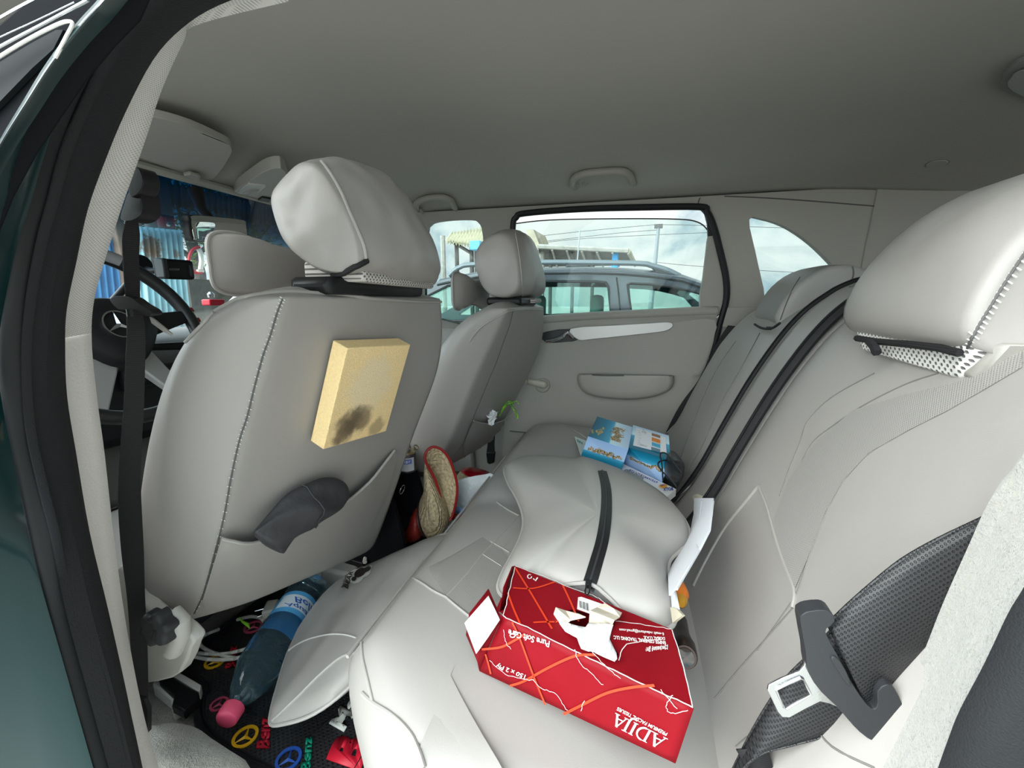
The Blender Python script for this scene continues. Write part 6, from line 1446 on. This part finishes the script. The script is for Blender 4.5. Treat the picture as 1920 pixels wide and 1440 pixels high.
# phone holder
ph = thing('phone_holder', 'black phone holder on an arm standing on the dashboard', 'holder', P(330, 560, Y=1.40))
hc = P(327, 505, Y=1.30)
mb = MB(); mb.box(hc, (.10, .018, .058), Matrix.Rotation(-.25, 3, 'Z')); mb.build('holder_cradle', plas_b, ph, bevel=.010, bseg=3)
mb = MB(); mb.box(P(303, 503, Y=1.29), (.014, .035, .055)); mb.box(P(354, 508, Y=1.29), (.012, .03, .034)); mb.build('holder_jaws', plas_g, ph, bevel=.004)
mb = MB(); mb.tube([hc+V((0, .01, 0)), P(285, 508, Y=1.36), P(268, 502, Y=1.40)], .009, 10); mb.tube([P(268, 502, Y=1.40), V((-.16, 1.46, 1.0))], .010, 10); mb.revolve([(0, .03), (.012, .028), (.016, .01)], P(262, 497, Y=1.40), (-.1, -1, .2), 20); mb.build('holder_arm', plas_b, ph)
mb = MB(); text(mb, 'HOCOLINE', P(317, 507, Y=1.289), P(336, 507, Y=1.289), P(317, 503, Y=1.289), .001, .01); mb.build('holder_print', gtext, ph)
# mirror
rm = thing('rear_view_mirror', 'rear view mirror in black frame hanging below the tinted windscreen band', 'mirror', P(430, 410, Y=1.12))
a_, b_ = P(356, 428, Y=1.10), P(560, 440, Y=1.22); ex = (b_-a_).normalized()*.12; cM = a_+ex*1.0; ez = V((0, 0, 1)); en_ = ex.normalized().cross(ez).normalized()
if en_.y > 0: en_ = -en_
mp_ = [(-1, .0), (-.98, .022), (-.90, .034), (0, .036), (.90, .034), (.98, .022), (1, 0), (.98, -.022), (.90, -.032), (0, -.034), (-.90, -.032), (-.98, -.022)]
q_ = cr(mp_, 3, True); mb = MB(); mb.loft([[cM+ex*x*k+ez*z*k-en_*d for x, z in q_] for k, d in ((.98, 0), (1, .004), (1, .016), (.7, .03))]); mb.build('mirror_housing', plas_b, rm, ang=60)
mb = MB(); mb.loft([[cM+ex*x*k+ez*z*k+en_*d for x, z in q_] for k, d in ((.95, .0006), (.93, .0012))]); mb.build('mirror_glass', mat('mirror_silver', (.75, .75, .74), .02, 1), rm)
mb = MB(); mb.tube([cM-en_*.02+ez*.02, cM-en_*.05+ez*.055, cM+V((0, .075, .11))], [.014, .012, .02], 10); mb.build('mirror_stem', plas_b, rm)
rd = thing('red_box', 'small red and silver object standing on the dashboard by the seat', 'box', P(398, 566, Y=1.45))
mb = MB(); mb.box(P(400, 567, Y=1.46), (.06, .04, .022)); mb.build('red_case', C_r, rd, bevel=.004)
mb = MB(); mb.revolve([(0, .010), (.012, .012), (.02, .005)], P(396, 558, Y=1.46), (0, 0, 1), 14); mb.build('silver_knob', chrome, rd)
# ================================================================== outside
gm = mat('concrete_ground', (.42, .41, .38), .9, bump=[(4, .4, .02)], var=(.8, .12))
mb = MB(); mb.prism([(-60, -60, 0), (80, -60, 0), (80, 60, 0), (-60, 60, 0)], (0, 0, -.1)); struct(mb.build('ground', gm, smooth=False))
# ---- parked car beyond the far windows
CX = 2.4
carp = mat('slate_grey_paint', (.055, .062, .075), .25, .5, coat=.8)
pcg = thing('parked_car', 'slate grey estate car with roof rails parked beside the far windows', 'car', (CX+.8, .4, 0))
def Q(x, y, dx=0): return P(x, y, X=CX+dx)
outl = [(560, 660), (690, 600), (760, 560), (820, 528), (900, 512), (1022, 506), (1100, 505), (1166, 507), (1226, 512), (1281, 520), (1313, 531), (1345, 548), (1400, 590), (1440, 650), (1450, 720), (560, 760)]
w1 = [(740, 600), (800, 556), (840, 536), (900, 529), (1026, 527), (1120, 528), (1136, 530), (1141, 540), (1144, 592), (900, 602)]
w2 = [(1177, 533), (1182, 531), (1220, 533), (1260, 538), (1300, 547), (1330, 556), (1360, 590), (1300, 592), (1186, 593), (1180, 560)]
W1, W2 = [Q(*p) for p in w1], [Q(*p) for p in w2]
O1 = [Q(*p) for p in outl]
for dx, nm in ((0, 'side_panel'), (1.5, 'side_panel')):
    mb = MB(); mb.prism([p+V((dx, 0, 0)) for p in O1], (.05, 0, 0), [[p+V((dx, 0, 0)) for p in W1], [p+V((dx, 0, 0)) for p in W2]]); mb.build(nm, carp, pcg, bevel=.006)
tg_ = glass('car_side_glass', (.62, .80, .76))
for w_ in (W1, W2):
    c_ = sum(w_, V())/len(w_); mb = MB(); mb.prism([c_+(p-c_)*1.03+V((.02, 0, 0)) for p in w_], (.004, 0, 0)); mb.build('side_window', tg_, pcg, smooth=False)
    mb = MB(); mb.tube([p+V((-.002, 0, 0)) for p in w_], .010, 6, closed=True); mb.build('window_seal', rubber, pcg)
roofp = [Q(x, y) for x, y in [(820, 528), (900, 512), (1022, 506), (1100, 505), (1166, 507), (1226, 512), (1281, 520), (1313, 531), (1345, 548)]]
mb = MB(); mb.loft([[p+V((dx, 0, h)) for dx, h in ((-.004, -.035), (.01, -.002), (.06, .018), (.3, .035), (.78, .045), (1.25, .035), (1.5, .018), (1.55, -.03))] for p in roofp], False, False); mb.build('roof', carp, pcg, solid=.01)
mb = MB(); mb.tube([p+V((-.006, 0, -.028)) for p in roofp], .006, 6); mb.build('gutter_line', plas_b, pcg)
mb = MB(); mb.tube([Q(x, y, -.003) for x, y in [(1156, 520), (1160, 550), (1164, 600)]], .006, 6); mb.build('door_gap', plas_b, pcg)
mb = MB(); mb.box((CX+.78, .5, .45), (1.62, 4.2, .55)); mb.build('lower_body', carp, pcg, bevel=.12, bseg=4)
for sx in (0.02, 1.54):
    for wy_ in (-.9, 1.75):
        mb = MB(); mb.tube([(CX+sx-.09, wy_, .31), (CX+sx+.09, wy_, .31)], .31, 28); wo = mb.build('wheel', rubber_t, pcg, bevel=.03)
        mb = MB(); mb.tube([(CX+sx-.10, wy_, .31), (CX+sx+.10, wy_, .31)], .19, 20); mb.build('wheel_disc', silver, wo, bevel=.01)
for dx in (.06, 1.40):
    mb = MB(); mb.tube([Q(x, y, dx) for x, y in cr([(842, 517), (850, 508), (862, 501), (885, 496), (1000, 492), (1100, 492), (1200, 494), (1222, 498), (1250, 506), (1275, 518)], 4)], .022, 8, flat=.8); mb.build('roof_rail', mat('rail_grey_%d' % int(dx*10), (.12, .14, .155), .4, .3), pcg)
mb = MB(); mb.prism([Q(x, y, .05) for x, y in [(1206, 493), (1230, 496), (1262, 508), (1284, 520), (1250, 515), (1232, 512), (1226, 506), (1216, 498)]], (.04, 0, 0)); mb.build('rail_foot', plas_g, pcg, bevel=.004)
mb = MB(); mb.box(Q(1085, 500, .7), (.16, .22, .05)); mb.build('roof_pod', plas_g, pcg, bevel=.02)
stm = mat('pale_seat_cloth', (.35, .42, .40), .8)
for x_ in (.45, 1.1):
    for px_, in ((1010,), (1120,)):
        q = Q(px_, 575, x_); mb = MB(); mb.box(q+V((0, 0, .0)), (.26, .10, .20)); mb.box(q+V((0, 0, -.35)), (.46, .14, .50)); mb.build('inner_seat', stm, pcg, bevel=.04, bseg=3)
mb = MB(); mb.tube([Q(1063, 396, -.0)+V((.9, 0, 0)), Q(1055, 500, .0)+V((.9, 0, 0))], .006, 6); mb.build('aerial', mat('aerial_grey', (.35, .38, .40), .4), pcg)
# ---- far sheds
tin_m = mat('rusty_tin_roof', (.42, .36, .26), .7, var=(3, .3)); dkw = mat('weathered_dark_timber', (.10, .09, .085), .85, var=(6, .3)); grw = mat('grey_timber', (.33, .31, .28), .85, var=(8, .2)); blp = mat('bright_blue_paint', (.04, .30, .60), .5)
def S(x, y, X): return P(x, y, X=X)
sh = thing('open_shed', 'long low open shed roof with a blue post behind the grey parked car', 'shed', S(1090, 600, 9))
mb = MB(); f0, f1 = S(1008, 462, 8.5), S(1178, 470, 8.5); g0, g1 = S(1018, 470, 11.5), S(1190, 512, 11.5); g0.z = g1.z = S(1100, 497, 11.5).z
mb.add([f0, f1, g1, g0], [(0, 1, 2, 3)]); mb.build('shed_roof', dkw, sh, smooth=False, solid=.06)
mb = MB(); mb.tube([f0, f1], .05, 6); mb.build('fascia_board', grw, sh)
mb = MB(); mb.tube([f1, g1], .05, 6); mb.build('gable_board', tin_m, sh)
for x in (1033, 1075, 1113): mb = MB(); mb.tube([S(x, 466, 9.0), V((9.0, S(x, 466, 9.0).y, 0))], .04, 6); mb.build('shed_post', dkw, sh)
mb = MB(); mb.tube([S(1154, 474, 8.7), V((8.7, S(1154, 474, 8.7).y, 0))], .07, 6); mb.build('blue_post', blp, sh)
mb = MB(); 
for k in range(7): 
    p, q = f0.lerp(f1, k/6), g0.lerp(g1, k/6); mb.tube([p+V((0, 0, -.05)), q+V((0, 0, -.05))], .03, 4)
mb.build('rafters', grw, sh)
hu = thing('tin_roof_hut', 'small hut with yellowish corrugated roof seen through the far front window', 'hut', S(875, 600, 11))
mb = MB(); n = 26; rg = []
a0, a1, b0, b1 = S(836, 453, 10.5), S(908, 464, 10.5), S(848, 438, 13), S(925, 425, 13)
for k in range(n+1):
    t_ = k/n; p, q = a0.lerp(a1, t_), b0.lerp(b1, t_); h = .06*math.cos(k*math.pi); rg.append([p+V((0, 0, h)), q+V((0, 0, h))])
mb.loft(rg, False, False); mb.build('corrugated_roof', mat('yellow_grey_tin', (.50, .45, .30), .7, var=(2, .25)), hu, solid=.03)
for x, y in ((856, 458), (884, 462), (893, 464)): mb = MB(); p = S(x, y, 10.8); mb.tube([p, V((p.x, p.y, 0))], .06, 6); mb.build('hut_post', dkw, hu)
mb = MB(); mb.tube([S(846, 452, 10.8), S(884, 475, 10.8)], .05, 6); mb.build('hut_brace', dkw, hu)
bx = thing('blue_crate', 'light blue crate hanging under the hut roof', 'crate', S(894, 470, 10.6))
mb = MB(); mb.box(S(894, 461, 10.6), (.35, .30, .24)); mb.build('crate_body', mat('crate_blue', (.10, .40, .65), .5), bx, bevel=.02)
wp = thing('wooden_post', 'single wooden post standing left of the corrugated hut', 'post', S(832, 560, 11))
mb = MB(); p = S(830, 442, 11.5); mb.tube([p, V((p.x, p.y, 0))], .08, 8); mb.build('post_shaft', grw, wp)
r2_ = thing('gabled_tin_roof', 'yellow edged tin roof corner just beyond the far headrest', 'roof', S(1000, 560, 9))
mb = MB(); mb.prism([S(x, y, 9) for x, y in [(985, 431), (1000, 430), (1014, 466), (1010, 472), (1004, 470)]], (1.5, 0, .05)); mb.build('roof_edge', tin_m, r2_, smooth=False)
mb = MB(); mb.tube([S(1016, 468, 9), V((9, S(1016, 468, 9).y, 0))], .07, 6); mb.build('roof_post', grw, r2_)
up_ = thing('utility_pole', 'tall thin utility pole against the clouds in the far rear window', 'pole', S(1226, 520, 14))
mb = MB(); p = S(1235, 421, 14); q = S(1226, 494, 14); d = (q-p); mb.tube([p, V((q.x, q.y+d.y*.6, 0))], [.05, .09], 8); mb.build('pole_shaft', mat('pole_grey', (.22, .24, .26), .7), up_)
mb = MB(); mb.box(p+V((0, 0, -.05)), (.1, .25, .12)); mb.build('pole_cap', dkw, up_)
wires = thing('overhead_wires', 'thin dark overhead wires crossing the sky behind the windows', 'wire', S(1100, 450, 14)); wires['kind'] = 'stuff'
mb = MB()
for a, b, c in (((965, 448), (1100, 433), (1232, 421)), ((1232, 421), (1330, 423), (1560, 430)), ((965, 462), (1100, 447), (1330, 436)), ((1225, 491), (1270, 496), (1345, 502)), ((1345, 502), (1440, 508), (1560, 514)), ((1000, 455), (1150, 438), (1235, 431))):
    mb.tube([S(x, y, 14) for x, y in cr([a, b, c], 6)], .009, 4)
mb.build('wire_lines', plas_g, wires)
# ---- yard in front of the windscreen
def Fr(x, y, Y): return P(x, y, Y=Y)
def corr(name, lab, x0, x1, y0, y1, Y, m, nwave=9, tilt=0):
    g = thing(name, lab, 'fence', Fr((x0+x1)/2, y1, Y)); mb = MB(); a, b, c, d = Fr(x0, y0, Y), Fr(x1, y0+tilt, Y), Fr(x1+8, y1, Y), Fr(x0, y1, Y); c.z = d.z = 0; n = nwave*8; rg = []
    for k in range(n+1):
        t_ = k/n; w = .035*math.sin(t_*nwave*2*math.pi); rg.append([a.lerp(b, t_)+V((0, w, 0)), d.lerp(c, t_)+V((0, w, 0))])
    mb.loft(rg, False, False); return mb.build('corrugated_sheet', m, g, solid=.004)
lbt = mat('pale_blue_tin', (.30, .55, .62), .5, var=(2.2, .45)); stain(lbt, [(tuple(Fr(281, 462, 4.6)), .13, .9), (tuple(Fr(330, 476, 4.6)), .05, .7), (tuple(Fr(285, 480, 4.6)), .10, .6)], (.16, .07, .02))
corr('tin_fence_sheet', 'pale blue corrugated tin sheet with rust spots ahead of the windscreen', 252, 338, 424, 575, 4.6, lbt, 8, 8)
corr('tin_fence_sheet', 'deeper blue corrugated tin sheet left of the brown timber ahead of the car', 150, 226, 440, 600, 4.9, mat('mid_blue_tin', (.06, .28, .58), .5, var=(3, .3)), 6)
for x0, x1, yt, m_, l_ in ((214, 232, 400, mat('brown_timber', (.30, .20, .15), .85, var=(5, .4)), 'brown weathered timber between the two blue tin sheets'), (274, 290, 370, mat('pale_timber', (.55, .52, .46), .85, var=(5, .25)), 'pale wooden post rising above the pale blue tin sheet'), (298, 322, 362, grw, 'broad grey wooden post right of the pale wooden post'), (250, 262, 380, tin_m, 'thin tan wooden post beside the hanging belt')):
    g = thing('fence_post', l_, 'post', Fr((x0+x1)/2, 500, 4.8)); mb = MB(); a, b = Fr(x0, yt, 4.8), Fr(x1, yt, 4.8); a.z += .2; mb.box(((a.x+b.x)/2, 4.85, a.z/2), (b.x-a.x, .08, a.z)); mb.build('post_timber', m_, g, bevel=.01)
dk = thing('yard_wall', 'dark mossy wall right of the tin fence ahead of the car', 'wall', (2.2, 5.2, 0))
a, b = Fr(336, 425, 5.2), Fr(620, 440, 5.2); mb = MB(); mb.box(((a.x+b.x)/2, 5.25, .68), (b.x-a.x, .15, 1.36)); mb.build('wall_blocks', mat('mossy_dark_wall', (.055, .055, .045), .9, var=(4, .7), bump=[(8, .8, .03)]), dk)
sg = thing('wall_sign', 'red arc and white tool shape painted on the dark yard wall', 'sign', Fr(372, 490, 5.16)); sY = 5.165
mb = MB(); rr = [Fr(372+18*math.cos(u), 488+24*math.sin(u), sY) for u in [math.radians(70+k*13) for k in range(17)]]; mb.tube(rr, .018, 6); mb.build('red_arc', C_r, sg)
mb = MB(); mb.tube([Fr(372, 466, sY), Fr(376, 474, sY), Fr(378, 490, sY), Fr(376, 506, sY)], .03, 6); mb.tube([Fr(370, 508, sY), Fr(381, 508, sY)], .02, 6); mb.build('white_shape', C_w, sg)
shd = thing('lean_to_roof', 'dark corrugated lean-to roof above the yard wall', 'roof', Fr(400, 400, 5.0))
mb = MB(); a, b = Fr(262, 330, 6.2), Fr(560, 395, 6.2); a2, b2 = Fr(262, 372, 5.0), Fr(560, 430, 5.0); rg = []
for k in range(61):
    t_ = k/60; h = .03*math.cos(k*math.pi); rg.append([a.lerp(b, t_)+V((0, 0, h)), a2.lerp(b2, t_)+V((0, 0, h))])
mb.loft(rg, False, False); mb.build('corrugated_roof', dkw, shd, solid=.01)
# foliage
lfm = mat('green_leaves', (.10, .17, .03), .6, var=(3, .5), trans=0)  # leaf green, tone varied at random
def tree(lab, c, R, n, seed, lc=.05):
    random.seed(seed); g = thing('tree', lab, 'tree', (c[0], c[1], 0)); mb = MB()
    for _ in range(n):
        while True:
            d = V((random.uniform(-1, 1), random.uniform(-1, 1), random.uniform(-1, 1)))
            if .25 < d.length < 1: break
        k = 1+.35*mnoise.noise(d*2.5+V((seed, 0, 0))); p = V(c)+V((d.x*R[0], d.y*R[1], d.z*R[2]))*k
        a = V((random.uniform(-1, 1), random.uniform(-1, 1), random.uniform(-.6, .6))).normalized(); b = a.orthogonal().normalized(); s_ = lc*random.uniform(.6, 1.4)
        mb.add([p-a*s_, p+b*s_*.4, p+a*s_, p-b*s_*.4], [(0, 1, 2, 3)])
    o = mb.build('foliage', lfm, g, smooth=False); o['kind'] = 'stuff'
    mb = MB(); mb.tube([(c[0], c[1], 0), (c[0]+.1, c[1], c[2]*.6), (c[0], c[1], c[2])], [.14, .10, .05], 8)
    for q in range(6): mb.tube([(c[0], c[1], c[2]*.7), (c[0]+R[0]*.6*math.cos(q), c[1]+R[1]*.6*math.sin(q), c[2]+R[2]*.4*math.sin(q*2))], [.05, .015], 6)
    mb.build('trunk', dkw, g)
c_ = Fr(350, 400, 8); tree('leafy green tree above the yard wall behind the grey wooden post', (c_.x, 8, c_.z), (1.7, 1.2, .95), 3600, 3)
c_ = Fr(470, 395, 9); tree('leafy green tree beside the near headrest beyond the tinted band', (c_.x, 9, c_.z+.3), (1.7, 1.2, 1.2), 3600, 5)
c_ = Fr(300, 360, 9); tree('dark tall tree high behind the tin fence', (c_.x-1.5, 9, c_.z+1.0), (2.2, 1.3, 1.3), 3600, 8)
# ---- own front door, closed, its upper frame seen from outside at the top left
od = thing('front_door', 'closed front door frame of this car with chrome lines at the top left corner', 'door', (-.80, .9, .3))
XD = -.80
def OD(x, y, k=0): return P(x, y, X=XD+k)
def bar(pts, w, m, nm, k=0): mb = MB(); mb.tube([OD(x, y, k) for x, y in cr(pts, 4)], w, 8); return mb.build(nm, m, od)
mb = MB(); mb.prism([OD(x, y, .01) for x, y in [(-300, 330), (-200, 215), (0, 40), (60, -10), (120, -60), (230, -80), (196, 0), (150, 50), (95, 120), (50, 190), (0, 270), (-45, 360), (-85, 470), (-300, 620)]], (.02, 0, 0)); mb.build('window_frame', matte_b, od, bevel=.002)
bar([(-200, 150), (-80, 82), (0, 33), (60, 0), (120, -30)], .0006, chrome, 'chrome_strip', -.001)
bar([(-200, 205), (-80, 134), (0, 88), (80, 46), (165, 0)], .0008, chrome, 'chrome_strip', -.001)
bar([(-200, 180), (-80, 112), (0, 70), (70, 38), (140, 4)], .0004, chrome, 'chrome_line', 0)
bar([(-200, 240), (-80, 160), (0, 106), (60, 70), (110, 45), (130, 40), (136, 46), (124, 70), (104, 108)], .0009, trim_lt, 'inner_frame_trim', 0)
mb = MB(); mb.prism([OD(x, y, .006) for x, y in [(-200, 250), (-80, 172), (0, 116), (60, 80), (105, 56), (118, 56), (100, 92), (60, 128), (0, 190), (-100, 290)]], (.003, 0, 0)); mb.build('door_glass', mat('dark_door_glass', (.012, .014, .016), .6, spec=.15), od, smooth=False)
